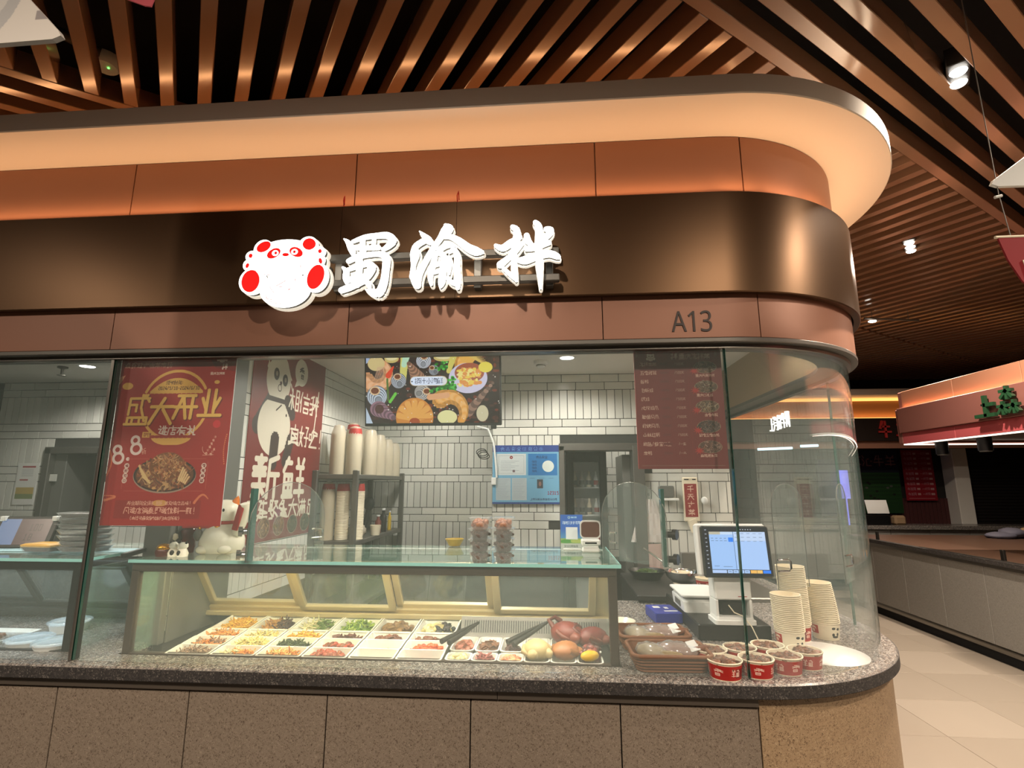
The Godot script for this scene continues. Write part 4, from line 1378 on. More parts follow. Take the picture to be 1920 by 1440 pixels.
func case_top_things():
	var y := 1.2965
	var lay := ["bottom", "second", "third", "top"]
	var meat := heap(0.075, 0.085, 0.03, 1, [Color(0.3, 0.15, 0.1), Color(0.24, 0.11, 0.08)], 26, 200).mesh()
	var nuts := heap(0.075, 0.085, 0.026, 1, [Color(0.72, 0.42, 0.26), Color(0.6, 0.3, 0.18)], 30, 201).mesh()
	for sidx in 2:
		var x: float = [-0.322, -0.218][sidx]
		for k in 4:
			var t := thing("clear_tub", "clear lidded tub, %s of the %s stack on the display case" % [lay[k], ["left hand", "right hand"][sidx]], "food tub", Vector3(x, y + k * 0.045, -0.22), 0.05 * (k % 2), "stacked tubs on the display case")
			clear_box(t, 0.086, 0.1, 0.045)
			var o := put(self, "peanuts" if k == 3 else "diced_meat", nuts if k == 3 else meat, "food", Vector3(x, y + k * 0.045 + 0.011, -0.22))
			tag(o, "%s in the %s tub of the %s stack" % ["tan peanuts" if k == 3 else "dark brown diced food", lay[k], ["left hand", "right hand"][sidx]], "food", "", "stuff")
	# beckoning cat
	var cat := thing("lucky_cat", "white ceramic beckoning cat with orange ear and red scroll, half behind the poster", "figurine", Vector3(-1.6, y, -0.36), 0.1)
	var mb := MB.new()
	mb.lathe([Vector2(0, 0), Vector2(0.085, 0.0), Vector2(0.1, 0.025), Vector2(0.1, 0.06), Vector2(0.085, 0.1), Vector2(0.06, 0.13), Vector2(0.05, 0.14), Vector2(0.066, 0.16), Vector2(0.072, 0.19), Vector2(0.062, 0.225), Vector2(0.03, 0.245), Vector2(0, 0.248)], 28)
	put(cat, "body", mb.mesh(), "ceramic")
	for s in [-1, 1]:
		var ear := MB.new()
		ear.lathe([Vector2(0.024, 0), Vector2(0.012, 0.03), Vector2(0.002, 0.045)], 12, Transform3D(Basis(Vector3(0, 0, 1), -0.35 * s), Vector3(0.042 * s, 0.222, 0)))
		put(cat, "ear", ear.mesh(), "orange_patch" if s > 0 else "ceramic")
		var pw := MB.new()
		pw.ell(Vector3(0.05 * s, 0.02, 0.075), Vector3(0.03, 0.02, 0.03), 14, 9)
		put(cat, "paw", pw.mesh(), "ceramic")
	var face := MB.new()
	for s in [-1, 1]:
		face.ell(Vector3(0.024 * s, 0.2, 0.066), Vector3(0.006, 0.008, 0.004), 8, 6)
	put(cat, "eye", face.mesh(), "black_plastic")
	var nose := MB.new()
	nose.ell(Vector3(0, 0.186, 0.072), Vector3(0.006, 0.004, 0.004), 8, 6)
	put(cat, "nose", nose.mesh(), "red_print")
	var col := MB.new()
	var ring := []
	for k in 21:
		ring.append(Vector3(cos(TAU * k / 20) * 0.056, 0.14, sin(TAU * k / 20) * 0.056))
	col.tube(ring, 0.008, 8, false)
	put(cat, "collar", col.mesh(), "red_print")
	var bell := MB.new()
	bell.ell(Vector3(0, 0.128, 0.062), Vector3(0.012, 0.012, 0.012), 12, 8)
	put(cat, "bell", bell.mesh(), "gold")
	var arm := MB.new()
	arm.tube([Vector3(0.075, 0.09, 0.03), Vector3(0.105, 0.14, 0.04), Vector3(0.118, 0.2, 0.04), Vector3(0.116, 0.23, 0.05)], [0.026, 0.022, 0.02, 0.022], 12)
	put(cat, "raised_arm", arm.mesh(), "ceramic")
	var sc := MB.new()
	sc.box(Vector3(0.095, 0.165, 0.062), Vector3(0.03, 0.12, 0.006), 0.002, Basis(Vector3(0, 0, 1), -0.2))
	put(cat, "scroll", sc.mesh(), "red_print")
	# small companions
	for i in 3:
		var p: Vector3 = [Vector3(-1.725, y, -0.2), Vector3(-1.675, y, -0.19), Vector3(-1.82, y, -0.3)][i]
		var sca: float = [0.5, 0.5, 0.8][i]
		var c := thing("cat_figurine", ["tiny white cat figurine beside the gold pot", "tiny white cat figurine against the big cat", "small white cat figurine left of the gold pot, behind the others"][i], "figurine", p, [0.3, -0.2, 0.1][i])
		var b := MB.new()
		b.lathe([Vector2(0, 0), Vector2(0.045 * sca, 0), Vector2(0.05 * sca, 0.03 * sca), Vector2(0.036 * sca, 0.06 * sca), Vector2(0.03 * sca, 0.07 * sca), Vector2(0.042 * sca, 0.085 * sca), Vector2(0.04 * sca, 0.11 * sca), Vector2(0.02 * sca, 0.125 * sca), Vector2(0, 0.127 * sca)], 18)
		put(c, "body", b.mesh(), "ceramic")
		for s in [-1, 1]:
			var e := MB.new()
			e.lathe([Vector2(0.014 * sca, 0), Vector2(0.002, 0.03 * sca)], 8, Transform3D(Basis(Vector3(0, 0, 1), -0.4 * s), Vector3(0.026 * sca * s, 0.11 * sca, 0)))
			put(c, "ear", e.mesh(), "dark_alu")
		var f := MB.new()
		f.ell(Vector3(0, 0.035 * sca, 0.042 * sca), Vector3(0.02, 0.024, 0.012) * sca, 10, 7)
		put(c, "belly_patch", f.mesh(), "dark_alu")
	var pot := thing("gold_pot", "small red pot heaped with a gold dome beside the cats", "figurine", Vector3(-1.775, y, -0.2))
	var pb := MB.new()
	pb.lathe([Vector2(0, 0), Vector2(0.03, 0), Vector2(0.034, 0.02), Vector2(0.03, 0.03), Vector2(0, 0.03)], 18)
	put(pot, "pot", pb.mesh(), mk("brown_lacquer", Color(0.3, 0.1, 0.07), 0.3))
	var pg := MB.new()
	pg.ell(Vector3(0, 0.036, 0), Vector3(0.03, 0.02, 0.03), 16, 9)
	put(pot, "gold_dome", pg.mesh(), "gold")
	var orn := thing("table_ornament", "dark glassy ornament with a gold cap behind the gold pot", "ornament", Vector3(-1.755, y, -0.33))
	var ob := MB.new()
	ob.lathe([Vector2(0, 0), Vector2(0.03, 0.0), Vector2(0.035, 0.03), Vector2(0.028, 0.07), Vector2(0.035, 0.1), Vector2(0.02, 0.12), Vector2(0, 0.12)], 16)
	put(orn, "base", ob.mesh(), mk("maroon_glass", Color(0.3, 0.1, 0.11), 0.1))
	var og := MB.new()
	og.ell(Vector3(0.07, 0.085, 0.03), Vector3(0.02, 0.03, 0.02), 12, 8)
	put(orn, "glass_ball", og.mesh(), "steel_dull")
	var oc := MB.new()
	oc.ell(Vector3(0.075, 0.115, 0.03), Vector3(0.008, 0.008, 0.008), 10, 6)
	put(orn, "gold_cap", oc.mesh(), "gold")
	var ar := MB.new()
	ar.span(Vector3(-0.03, -0.015, -0.003), Vector3(0.16, 0.015, 0.003), 0.001)
	single("red_ribbon", ar, "red_print", "red lettered ribbon stretched behind the ornaments under the poster", "ribbon", Vector3(-1.74, y + 0.13, -0.3))
	# speaker-like payment box, and its card is among the posters
	var pbx := thing("payment_box", "white payment speaker box with a brown panel at the right end of the case", "payment device", Vector3(0.18, y, -0.5))
	var q := MB.new()
	q.span(Vector3(-0.042, 0, -0.03), Vector3(0.042, 0.02, 0.03), 0.006)
	q.span(Vector3(-0.036, 0.02, -0.022), Vector3(0.036, 0.032, 0.022), 0.002)
	q.span(Vector3(-0.046, 0.032, -0.03), Vector3(0.046, 0.06, 0.03), 0.006)
	put(pbx, "body", q.mesh(), "white_plastic")
	var qs := MB.new()
	qs.span(Vector3(-0.028, 0.04, 0.0295), Vector3(0.028, 0.048, 0.031))
	put(pbx, "display", qs.mesh(), "black_plastic")
	var qh := MB.new()
	var pl := PackedVector2Array()
	for p in rr(0.1, 0.085, 0.02, 0.0):
		pl.append(Vector2(p.x, p.z + 0.105))
	qh.prism(pl, -0.008, 0.004)
	put(pbx, "head", qh.mesh(), "white_plastic")
	var qb := MB.new()
	pl = PackedVector2Array()
	for p in rr(0.088, 0.072, 0.016, 0.0):
		pl.append(Vector2(p.x, p.z + 0.105))
	qb.prism(pl, 0.004, 0.006)
	put(pbx, "brown_panel", qb.mesh(), mk("brown_panel", Color(0.36, 0.2, 0.14), 0.4))
	# yellow duck-like bowl behind the case
	var yb := thing("yellow_bowl", "small yellow bowl behind the glass top, left of the stacked tubs", "bowl", Vector3(-0.52, 1.3, -0.68))
	var ybm := MB.new()
	ybm.lathe([Vector2(0, 0), Vector2(0.03, 0), Vector2(0.05, 0.035), Vector2(0.047, 0.035), Vector2(0.028, 0.004), Vector2(0, 0.004)], 18)
	put(yb, "bowl", ybm.mesh(), mk("mustard", Color(0.6, 0.5, 0.15), 0.4))

# ---------------------------------------------------------------- things on the walls
func wall_things():
	# hanging screen, tilted down
	var tv := thing("hanging_screen", "flat screen showing a seafood platter, hung under the stall ceiling", "television", Vector3(-0.775, 2.252, -1.15))
	tv.rotation.x = deg_to_rad(9.0)
	var mb := MB.new()
	mb.box(Vector3(0, 0, -0.018), Vector3(0.905, 0.528, 0.036), 0.004)
	put(tv, "housing", mb.mesh(), "black_plastic")
	var sm := MB.new()
	sm.q(Vector3(-0.442, 0.252, 0.0012), Vector3(0.442, 0.252, 0.0012), Vector3(0.442, -0.245, 0.0012), Vector3(-0.442, -0.245, 0.0012), Vector3(0, 0, 1), true)
	put(tv, "screen", sm.mesh(), picture("tv_screen", tv_picture(), 1.0))
	var hb := MB.new()
	hb.tube([Vector3(0, 0.1, -0.04), Vector3(0, 0.29, -0.1)], 0.018, 10)
	put(tv, "hanger_pole", hb.mesh(), "dark_alu")
	var lg := MB.new()
	lg.box(Vector3(0.4, -0.275, -0.015), Vector3(0.035, 0.025, 0.03), 0.003)
	put(tv, "receiver_tab", lg.mesh(), "black_plastic")
	# cables on the corner of the back wall
	var cb := thing("cable_bundle", "coiled black cable and white lead on the tiled corner below the screen", "cable", Vector3(-0.6, 1.95, -2.19))
	var c1 := MB.new()
	var pts := []
	for k in 40:
		var a := k * 0.5
		pts.append(Vector3(cos(a) * 0.05 + k * 0.0008, sin(a) * 0.03 - k * 0.0012, -0.6 + 0.004 * sin(a * 3.0)))
	c1.tube(pts, 0.004, 6)
	put(cb, "black_coil", c1.mesh(), "cable", Vector3(-0.07, -0.03, 0))
	var c2 := MB.new()
	c2.tube([Vector3(-0.05, 0.14, 0.02), Vector3(0.04, 0.12, 0.02), Vector3(0.09, 0.0, 0.02), Vector3(0.11, -0.2, 0.02), Vector3(0.115, -0.28, 0.02)], 0.008, 8)
	put(cb, "white_lead", c2.mesh(), "white_plastic", Vector3(0.03, 0, 0))
	var c3 := MB.new()
	c3.span(Vector3(0.1, -0.34, 0.005), Vector3(0.14, -0.28, 0.03), 0.004)
	put(cb, "switch", c3.mesh(), "white_plastic")
	# apron on its hook
	var ap := thing("apron", "white apron hanging from a hook beside the doorway", "apron", Vector3(0.765, 1.5, -2.17))
	var am := MB.new()
	var loops := []
	for i in 7:
		var f := i / 6.0
		var w := lerpf(0.04, 0.12, pow(f, 0.7))
		var lp := []
		for k in 20:
			var a := TAU * k / 20
			lp.append(Vector3(cos(a) * w * (1.0 + 0.1 * sin(k * 1.9)) - 0.03 * f, -0.33 * f, sin(a) * (0.02 + 0.006 * sin(k * 2.7 + i))))
		loops.append(lp)
	am.loft(loops, 1.0, true, true)
	put(ap, "cloth", am.mesh(), "cloth")
	var hk := MB.new()
	hk.tube([Vector3(0, 0.0, 0.0), Vector3(0, 0.03, 0), Vector3(0, 0.04, -0.025)], 0.006, 8)
	put(ap, "hook", hk.mesh(), "chrome")
	var soft := thing("folded_cloth", "pinkish cloth hanging below the apron by the doorway", "cloth", Vector3(0.76, 1.16, -2.15))
	var fm := MB.new()
	loops = []
	for i in 5:
		var f := i / 4.0
		var lp := []
		for k in 16:
			var a := TAU * k / 16
			lp.append(Vector3(cos(a) * (0.09 - 0.01 * f), -0.26 * f, sin(a) * (0.016 + 0.005 * sin(k * 3.1 + i))))
		loops.append(lp)
	fm.loft(loops, 1.0, true, true)
	put(soft, "cloth", fm.mesh(), mk("pink_cloth", Color(0.72, 0.6, 0.57), 0.9))
	# tape dispenser shelf
	var ds := thing("dispenser", "grey box dispenser mounted on the tiles left of the red hanging bag", "dispenser", Vector3(0.9, 1.545, -2.15))
	var dm := MB.new()
	dm.span(Vector3(-0.06, -0.03, -0.04), Vector3(0.05, 0.06, 0.05), 0.008)
	put(ds, "box", dm.mesh(), "grey_panel")
	var dl := MB.new()
	dl.span(Vector3(-0.04, -0.055, -0.03), Vector3(0.08, -0.035, 0.06), 0.004)
	put(ds, "tray", dl.mesh(), "white_plastic")
	# red lettered hanging bag
	var bg := thing("hanging_bag", "cream hanging bag with a red lettered strip on the tiles", "bag", Vector3(1.085, 1.5, -2.16))
	var bm := MB.new()
	bm.box(Vector3(0, 0, 0), Vector3(0.118, 0.34, 0.02), 0.006)
	bm.box(Vector3(0.01, -0.2, 0.004), Vector3(0.07, 0.1, 0.02), 0.006, Basis(Vector3(0, 0, 1), 0.3))
	put(bg, "bag", bm.mesh(), "paper_cream")
	var bs := MB.new()
	bs.q(Vector3(-0.048, 0.12, 0.0105), Vector3(0.048, 0.12, 0.0105), Vector3(0.048, -0.135, 0.0105), Vector3(-0.048, -0.135, 0.0105), Vector3(0, 0, 1), true)
	var cv := Cv.new(96, 256, Color(0.55, 0.1, 0.1))
	var ch := "千天古菜"
	for i in 4:
		gtext(cv, ch[i], 24, 16 + i * 60, 46, 5, Color(0.85, 0.7, 0.62))
	put(bg, "red_strip", bs.mesh(), picture("bag_strip", cv.im, 0.0))
	var bc := MB.new()
	bc.span(Vector3(-0.045, 0.15, 0.008), Vector3(-0.01, 0.158, 0.014))
	bc.span(Vector3(0.018, 0.15, 0.008), Vector3(0.045, 0.158, 0.014))
	put(bg, "clip", bc.mesh(), "dark_alu")
	var kb := thing("wall_knob", "round white knob on the tiles right of the hanging bag", "knob", Vector3(1.19, 1.49, -2.17))
	var km := MB.new()
	km.ell(Vector3(0, 0, 0.015), Vector3(0.026, 0.03, 0.02), 16, 10)
	put(kb, "knob", km.mesh(), "white_plastic")
	var kp := MB.new()
	kp.tube([Vector3(0, 0, -0.022), Vector3(0, 0, 0.006)], 0.02, 14)
	put(kb, "plate", kp.mesh(), "white_plastic")
	# glass-door fridge seen through the doorway
	var fr := thing("glass_fridge", "tall glass door fridge with dark frame seen through the doorway", "fridge", Vector3(0.3, 0, -2.62), 0.1)
	var f1 := MB.new()
	f1.span(Vector3(-0.17, 0.1, -0.3), Vector3(0.17, 1.93, -0.28))
	f1.span(Vector3(-0.18, 0.1, -0.3), Vector3(-0.17, 1.93, 0))
	f1.span(Vector3(0.17, 0.1, -0.3), Vector3(0.18, 1.93, 0))
	f1.span(Vector3(-0.18, 1.91, -0.3), Vector3(0.18, 1.93, 0))
	put(fr, "cabinet", f1.mesh(), "white_plastic")
	var f2 := MB.new()
	f2.span(Vector3(-0.18, 0.1, 0), Vector3(-0.115, 1.91, 0.03), 0.004)
	f2.span(Vector3(0.115, 0.1, 0), Vector3(0.18, 1.91, 0.03), 0.004)
	f2.span(Vector3(-0.115, 1.81, 0), Vector3(0.115, 1.91, 0.03), 0.004)
	put(fr, "door_frame", f2.mesh(), "dark_alu")
	var f3 := MB.new()
	f3.span(Vector3(-0.115, 0.2, 0.01), Vector3(0.115, 1.81, 0.016))
	put(fr, "door_glass", f3.mesh(), "pane")
	for k in 3:
		var f4 := MB.new()
		f4.span(Vector3(-0.17, 1.1 + k * 0.24, -0.27), Vector3(0.17, 1.11 + k * 0.24, -0.02))
		put(fr, "shelf", f4.mesh(), "white_plastic")
	for r in 3:
		for k in 4:
			var btl := thing("drink_bottle", "pale small bottle on the %s fridge shelf, %s from the left" % [["lowest", "middle", "top"][r], ["first", "second", "third", "fourth"][k]], "bottle", Vector3(0.3 - 0.1 + k * 0.065, 1.111 + r * 0.24, -2.72), 0.0, "bottles in the fridge")
			var bb := MB.new()
			bb.lathe([Vector2(0, 0), Vector2(0.022, 0), Vector2(0.022, 0.08), Vector2(0.01, 0.11), Vector2(0.01, 0.14), Vector2(0, 0.14)], 14)
			put(btl, "bottle", bb.mesh(), "white_plastic" if k % 2 else "paper_cream")
			var bl := MB.new()
			bl.lathe([Vector2(0.0225, 0.02), Vector2(0.0228, 0.06)], 14)
			put(btl, "label_band", bl.mesh(), "steel_dull" if k != 3 else "red_print")

# ---------------------------------------------------------------- rack with cup sleeves
func sleeve(called: String, label: String, pos: Vector3, r: float, h: float, red_top: bool, wrapped: bool):
	var t := thing(called, label, "cup stack", pos, 0.0, "wrapped cup stacks on the rack")
	var prof := [Vector2(0, 0), Vector2(r * 0.9, 0)]
	var n := int(h / 0.012)
	for k in n:
		prof.append(Vector2(r * 0.95, h * k / n))
		prof.append(Vector2(r, h * (k + 0.3) / n))
		prof.append(Vector2(r, h * (k + 0.7) / n))
	prof.append(Vector2(r * 0.95, h))
	prof.append(Vector2(0, h))
	var mb := MB.new()
	mb.lathe(prof, 18)
	put(t, "cups", mb.mesh(), "paper_cream")
	if red_top:
		var rb := MB.new()
		rb.lathe([Vector2(r * 1.0, h), Vector2(r * 0.86, h + 0.055), Vector2(r * 0.84, h + 0.055), Vector2(0, h + 0.05)], 18)
		put(t, "printed_cup", rb.mesh(), "paper_red")
	if wrapped:
		var wb := MB.new()
		wb.lathe([Vector2(r * 1.05, 0.0), Vector2(r * 1.06, h * 0.4), Vector2(r * 1.04, h), Vector2(r * 0.7, h + 0.065), Vector2(0.01, h + 0.075)], 16)
		put(t, "plastic_wrap", wb.mesh(), "film")

func rack_things():
	var t := thing("storage_rack", "steel storage rack along the left partition, loaded with cup stacks", "storage rack", Vector3(-1.62, 0, -2.3))
	for p in [[-0.15, 0.6], [0.16, 0.6], [-0.15, -0.62], [0.16, -0.62]]:
		var mb := MB.new()
		mb.span(Vector3(p[0] - 0.02, 0, p[1] - 0.02), Vector3(p[0] + 0.02, 1.72, p[1] + 0.02), 0.004)
		put(t, "post", mb.mesh(), "steel_dull")
	for y in [0.7, 1.17, 1.655]:
		var mb := MB.new()
		mb.span(Vector3(-0.17, y, -0.62), Vector3(0.17, y + 0.035, 0.6), 0.004)
		put(t, "shelf", mb.mesh(), "steel_dull")
	for i in 3:
		sleeve("cup_sleeve", "long stack of brown cups with a red top cup, %s on the rack's middle shelf" % ["leftmost", "second", "third"][i], Vector3(-1.705 + i * 0.105, 1.206, -1.8 - 0.03 * i), 0.05, 0.36, true, i == 0)
	var pos := [[-1.66, -1.82, 0.31], [-1.54, -1.85, 0.3], [-1.5, -2.1, 0.3], [-1.5, -2.33, 0.28], [-1.5, -2.55, 0.26], [-1.5, -2.76, 0.24], [-1.66, -2.12, 0.36], [-1.67, -2.45, 0.34]]
	var lb := ["front left", "front right", "second", "third", "fourth", "last", "back row first", "back row second"]
	for i in pos.size():
		sleeve("wrapped_cups", "plastic wrapped stack of cream cups on the rack top, %s" % lb[i], Vector3(pos[i][0], 1.691, pos[i][1]), 0.055, pos[i][2], i in [1, 6], true)
	# odds and ends on the middle shelf
	var items := [["soy_bottle", "dark sauce bottle with a pale cap", Color(0.06, 0.04, 0.04), -2.52, 0.03, 0.2], ["sauce_bottle", "bottle with a red brown label", Color(0.4, 0.14, 0.1), -2.38, 0.027, 0.15], ["yellow_bottle", "slim yellow bottle", Color(0.75, 0.62, 0.08), -2.7, 0.017, 0.17]]
	for it in items:
		var b := thing(it[0], "%s on the rack's middle shelf" % it[1], "bottle", Vector3(-1.5, 1.206, it[3]))
		var mb := MB.new()
		mb.lathe([Vector2(0, 0), Vector2(it[4], 0), Vector2(it[4], it[5] * 0.65), Vector2(it[4] * 0.45, it[5] * 0.8), Vector2(it[4] * 0.45, it[5] * 0.92), Vector2(0, it[5] * 0.92)], 16)
		put(b, "bottle", mb.mesh(), mk(it[0], it[2], 0.3))
		var c := MB.new()
		c.lathe([Vector2(0, it[5] * 0.92), Vector2(it[4] * 0.55, it[5] * 0.92), Vector2(it[4] * 0.55, it[5]), Vector2(0, it[5])], 14)
		put(b, "cap", c.mesh(), "white_plastic")
	var cup := thing("paper_cup", "white paper cup among the bottles on the rack", "cup", Vector3(-1.46, 1.206, -2.2))
	var cm := MB.new()
	cm.lathe([Vector2(0, 0), Vector2(0.034, 0), Vector2(0.045, 0.08), Vector2(0.042, 0.08), Vector2(0.031, 0.004), Vector2(0, 0.004)], 18)
	put(cup, "cup", cm.mesh(), "paper_cream")
	var bag := MB.new()
	bag.ell(Vector3(0, 0.05, 0), Vector3(0.07, 0.05, 0.09), 18, 12, Basis(), 0.08, 4)
	single("plastic_bag", bag, "film", "crumpled plastic bag behind the cup on the rack shelf", "bag", Vector3(-1.55, 1.206, -2.02))
	var tool := MB.new()
	tool.tube([Vector3(0, 0, 0), Vector3(0.03, 0.2, -0.02)], 0.02, 10)
	tool.ell(Vector3(0.035, 0.25, -0.02), Vector3(0.05, 0.06, 0.05), 14, 9)
	single("black_tool", tool, "black_plastic", "black handled kitchen tool standing at the back of the rack shelf", "kitchen tool", Vector3(-1.6, 1.206, -2.3))

# ---------------------------------------------------------------- right hand counter
func cup_mesh(r: float, h: float) -> ArrayMesh:
	var mb := MB.new()
	mb.lathe([Vector2(0, 0.004), Vector2(r * 0.84, 0.004), Vector2(r * 0.84, 0), Vector2(r * 0.86, 0), Vector2(r * 0.95, h - 0.0045), Vector2(r * 1.01, h - 0.004), Vector2(r * 1.02, h - 0.002), Vector2(r * 1.01, h), Vector2(r * 0.96, h), Vector2(r * 0.83, 0.007), Vector2(0, 0.007)], 28)
	return mb.mesh()

func right_counter_things():
	var T := 0.915
	# nested paper bowls
	var r := 0.062
	var h := 0.075
	var cm := cup_mesh(r, h)
	var pr := func(big):
		var b := MB.new()
		b.lathe([Vector2(r * 0.868, 0.004), Vector2(r * 0.962, h - 0.014)], 28)
		return b.mesh()
	var print_red: Mesh = pr.call(true)
	var cvr := Cv.new(512, 96, Color(0.62, 0.12, 0.1))
	cvr.rect(150, 20, 70, 60, Color(0.45, 0.1, 0.1))
	for k in 6:
		gtext(cvr, "鲜香"[k % 2], 20 + k * 88, 24, 44, 5, Color(0.85, 0.72, 0.66))
	var m_red := picture("cup_print_red", cvr.im, 0.0)
	var cvw := Cv.new(512, 96, Color(0.84, 0.8, 0.7))
	cvw.rect(0, 0, 90, 60, Color(0.62, 0.14, 0.12))
	cvw.rect(256, 0, 90, 60, Color(0.62, 0.14, 0.12))
	for o in [110, 366]:
		gtext(cvw, "香", 14 + o - 110, 8, 40, 5, Color(0.85, 0.78, 0.68))
		for e in [[0, 20, 12, 10], [34, 14, 12, 9], [4, 58, 9, 12], [36, 60, 9, 12], [20, 76, 22, 8]]:
			cvw.ell(o + 20 + e[0], e[1], e[2], e[3], Color(0.1, 0.1, 0.1))
	var m_white := picture("cup_print_panda", cvw.im, 0.0)
	var stacks := [["tall middle stack of paper bowls with a red printed bottom bowl", Vector3(1.12, T, -0.527), 33, m_red, Vector3(-0.00012, 0, 0.0), "tall middle stack"], ["left stack of cream paper bowls beside the black riser", Vector3(1.035, T, -0.4), 20, m_white, Vector3(-0.0002, 0, 0.0), "left stack"], ["right stack of cream paper bowls with a panda print", Vector3(1.265, T, -0.565), 23, m_white, Vector3(-0.0005, 0, -0.0002), "right stack"]]
	for s in stacks:
		var proto: Node3D
		for k in s[2]:
			var pos: Vector3 = s[1] + s[4] * k * (1.0 + k * 0.03) + Vector3(0, k * 0.0078, 0)
			var label: String = "bottom bowl of the %s" % s[0].substr(0) if k == 0 else "paper bowl nested in the %s, %s" % [s[5], "topmost" if k == s[2] - 1 else nth(k + 1) + " from the bottom"]
			if k == 0:
				var t := thing("paper_bowl", label, "paper bowl", pos, 0.6, "nested paper bowls, " + s[5])
				put(t, "bowl", cm, "paper_cream")
				put(t, "print", print_red, s[3])
				proto = t
			else:
				if k == 1:
					var t := thing("paper_bowl", label, "paper bowl", pos, 0.6, "nested paper bowls, " + s[5])
					put(t, "bowl", cm, "paper_cream")
					proto = t
				else:
					copy(proto, label, pos, 0.6)
	# seven filled bowls
	var rm := cup_mesh(0.0635, 0.062)
	var rb := MB.new()
	rb.lathe([Vector2(0.0555, 0.003), Vector2(0.0617, 0.052)], 28)
	var rbm := rb.mesh()
	var beans := heap(0.112, 0.112, 0.02, 1, [Color(0.4, 0.26, 0.17), Color(0.3, 0.2, 0.13), Color(0.48, 0.3, 0.2)], 40, 300).mesh()
	var bp := [[0.618, -0.14], [0.742, -0.17], [0.866, -0.213], [0.632, -0.012], [0.757, -0.04], [0.88, -0.085], [0.985, -0.152]]
	var bl := ["back row, nearest the basket", "back row, in the middle", "back row, nearest the bowl stacks", "front row, touching the front basket", "front row, second from the basket", "front row, third from the basket", "front row, at the far right end"]
	for i in 7:
		var t := thing("filled_bowl", "red paper bowl of braised pieces, %s" % bl[i], "paper bowl", Vector3(bp[i][0], T, bp[i][1]), 0.5 * i, "red bowls of braised food")
		put(t, "bowl", rm, "paper_cream")
		put(t, "red_band", rbm, m_red)
		var o := put(self, "braised_pieces", beans, "food", Vector3(bp[i][0], T + 0.044, bp[i][1]), Vector3(0, 0.7 * i, 0))
		tag(o, "brown braised pieces in the red bowl, %s" % bl[i], "food", "", "stuff")
	# white plastic sheet under the stacks
	var ws := MB.new()
	ws.lathe([Vector2(0, 0.001), Vector2(0.17, 0.001), Vector2(0.172, 0.0025), Vector2(0.17, 0.004), Vector2(0, 0.004)], 40)
	single("round_mat", ws, "white_plastic", "round white mat lying on the stone beside the bowl stacks", "mat", Vector3(1.135, T - 0.0035, -0.33))
	# wicker baskets with wrapped ducks
	for i in 2:
		var c: Vector3 = [Vector3(0.43, T, -0.375), Vector3(0.445, T, -0.118)][i]
		var b := thing("wicker_basket", ["brown wicker basket of wrapped ducks, the rear one", "brown wicker basket of wrapped ducks, the front one beside the red bowls"][i], "basket", c, [0.06, 0.03][i])
		var w := 0.3
		var d := 0.21
		var mb := MB.new()
		mb.loft([rr(w * 0.84, d * 0.8, 0.03, 0.0), rr(w, d, 0.035, 0.06), rr(w - 0.016, d - 0.016, 0.03, 0.06), rr(w * 0.8, d * 0.76, 0.025, 0.006)], -1.0, true, true)
		put(b, "shell", mb.mesh(), "wicker")
		var wv := MB.new()
		for lv in 5:
			var f := (lv + 0.5) / 5.0
			var lp := rr(lerpf(w * 0.84, w, f), lerpf(d * 0.8, d, f), 0.033, 0.06 * f, 8)
			var pts := []
			for k in lp.size() + 1:
				var p: Vector3 = lp[k % lp.size()]
				pts.append(p * Vector3(1, 1, 1) + Vector3(p.x, 0, p.z).normalized() * (0.003 if (k + lv) % 2 else -0.001))
			wv.tube(pts, 0.0045, 6, false)
		var o := put(b, "weave", wv.mesh(), "wicker")
		o.set_meta("kind", "stuff")
		var rim := MB.new()
		var lp := rr(w, d, 0.035, 0.062, 8)
		lp.append(lp[0])
		rim.tube(lp, 0.008, 8, false)
		put(b, "rim", rim.mesh(), "wicker")
		for k in 2:
			var dk := thing("wrapped_duck", "shiny plastic wrapped cooked duck in the %s basket, %s" % [["rear", "front"][i], ["left", "right"][k]], "poultry", c + Vector3(-0.06 + k * 0.1, 0.045, 0.01 - 0.03 * k), 0.5 + 0.7 * k)
			var dm := MB.new()
			dm.tinted = true
			dm.col = lin(Color(0.5, 0.42, 0.26) if k == 0 else Color(0.42, 0.24, 0.13))
			dm.ell(Vector3(), Vector3(0.045, 0.034, 0.08), 18, 12, Basis(), 0.05, i * 3 + k)
			dm.tube([Vector3(0, 0.01, 0.06), Vector3(0.02, 0.02, 0.1), Vector3(0.05, 0.015, 0.11)], [0.018, 0.013, 0.01], 10)
			put(dk, "body", dm.mesh(), "food")
			var wm := MB.new()
			wm.ell(Vector3(0, 0.004, 0), Vector3(0.05, 0.036, 0.086), 16, 10, Basis(), 0.07, i + k * 5)
			put(dk, "wrapper", wm.mesh(), "clear_plastic")
		var tg := MB.new()
		tg.box(Vector3(), Vector3(0.04, 0.05, 0.003), 0.001, Basis(Vector3(1, 0, 0), -1.0) * Basis(Vector3(0, 0, 1), 0.3))
		single("white_tag", tg, "white_plastic", "white tag sticking up from the %s basket of ducks" % ["rear", "front"][i], "tag", c + Vector3(0.1, 0.075, 0.0))
	var wb := thing("white_bowl", "white bowl half hidden behind the display case post, beside the baskets", "bowl", Vector3(0.325, T, -0.6))
	var wm2 := MB.new()
	wm2.lathe([Vector2(0, 0), Vector2(0.035, 0), Vector2(0.07, 0.05), Vector2(0.067, 0.05), Vector2(0.032, 0.005), Vector2(0, 0.005)], 22)
	put(wb, "bowl", wm2.mesh(), "ceramic")
	# black riser, till, scale
	var rs := MB.new()
	rs.span(Vector3(0.66, T, -1.18), Vector3(0.985, T + 0.07, -0.47), 0.006)
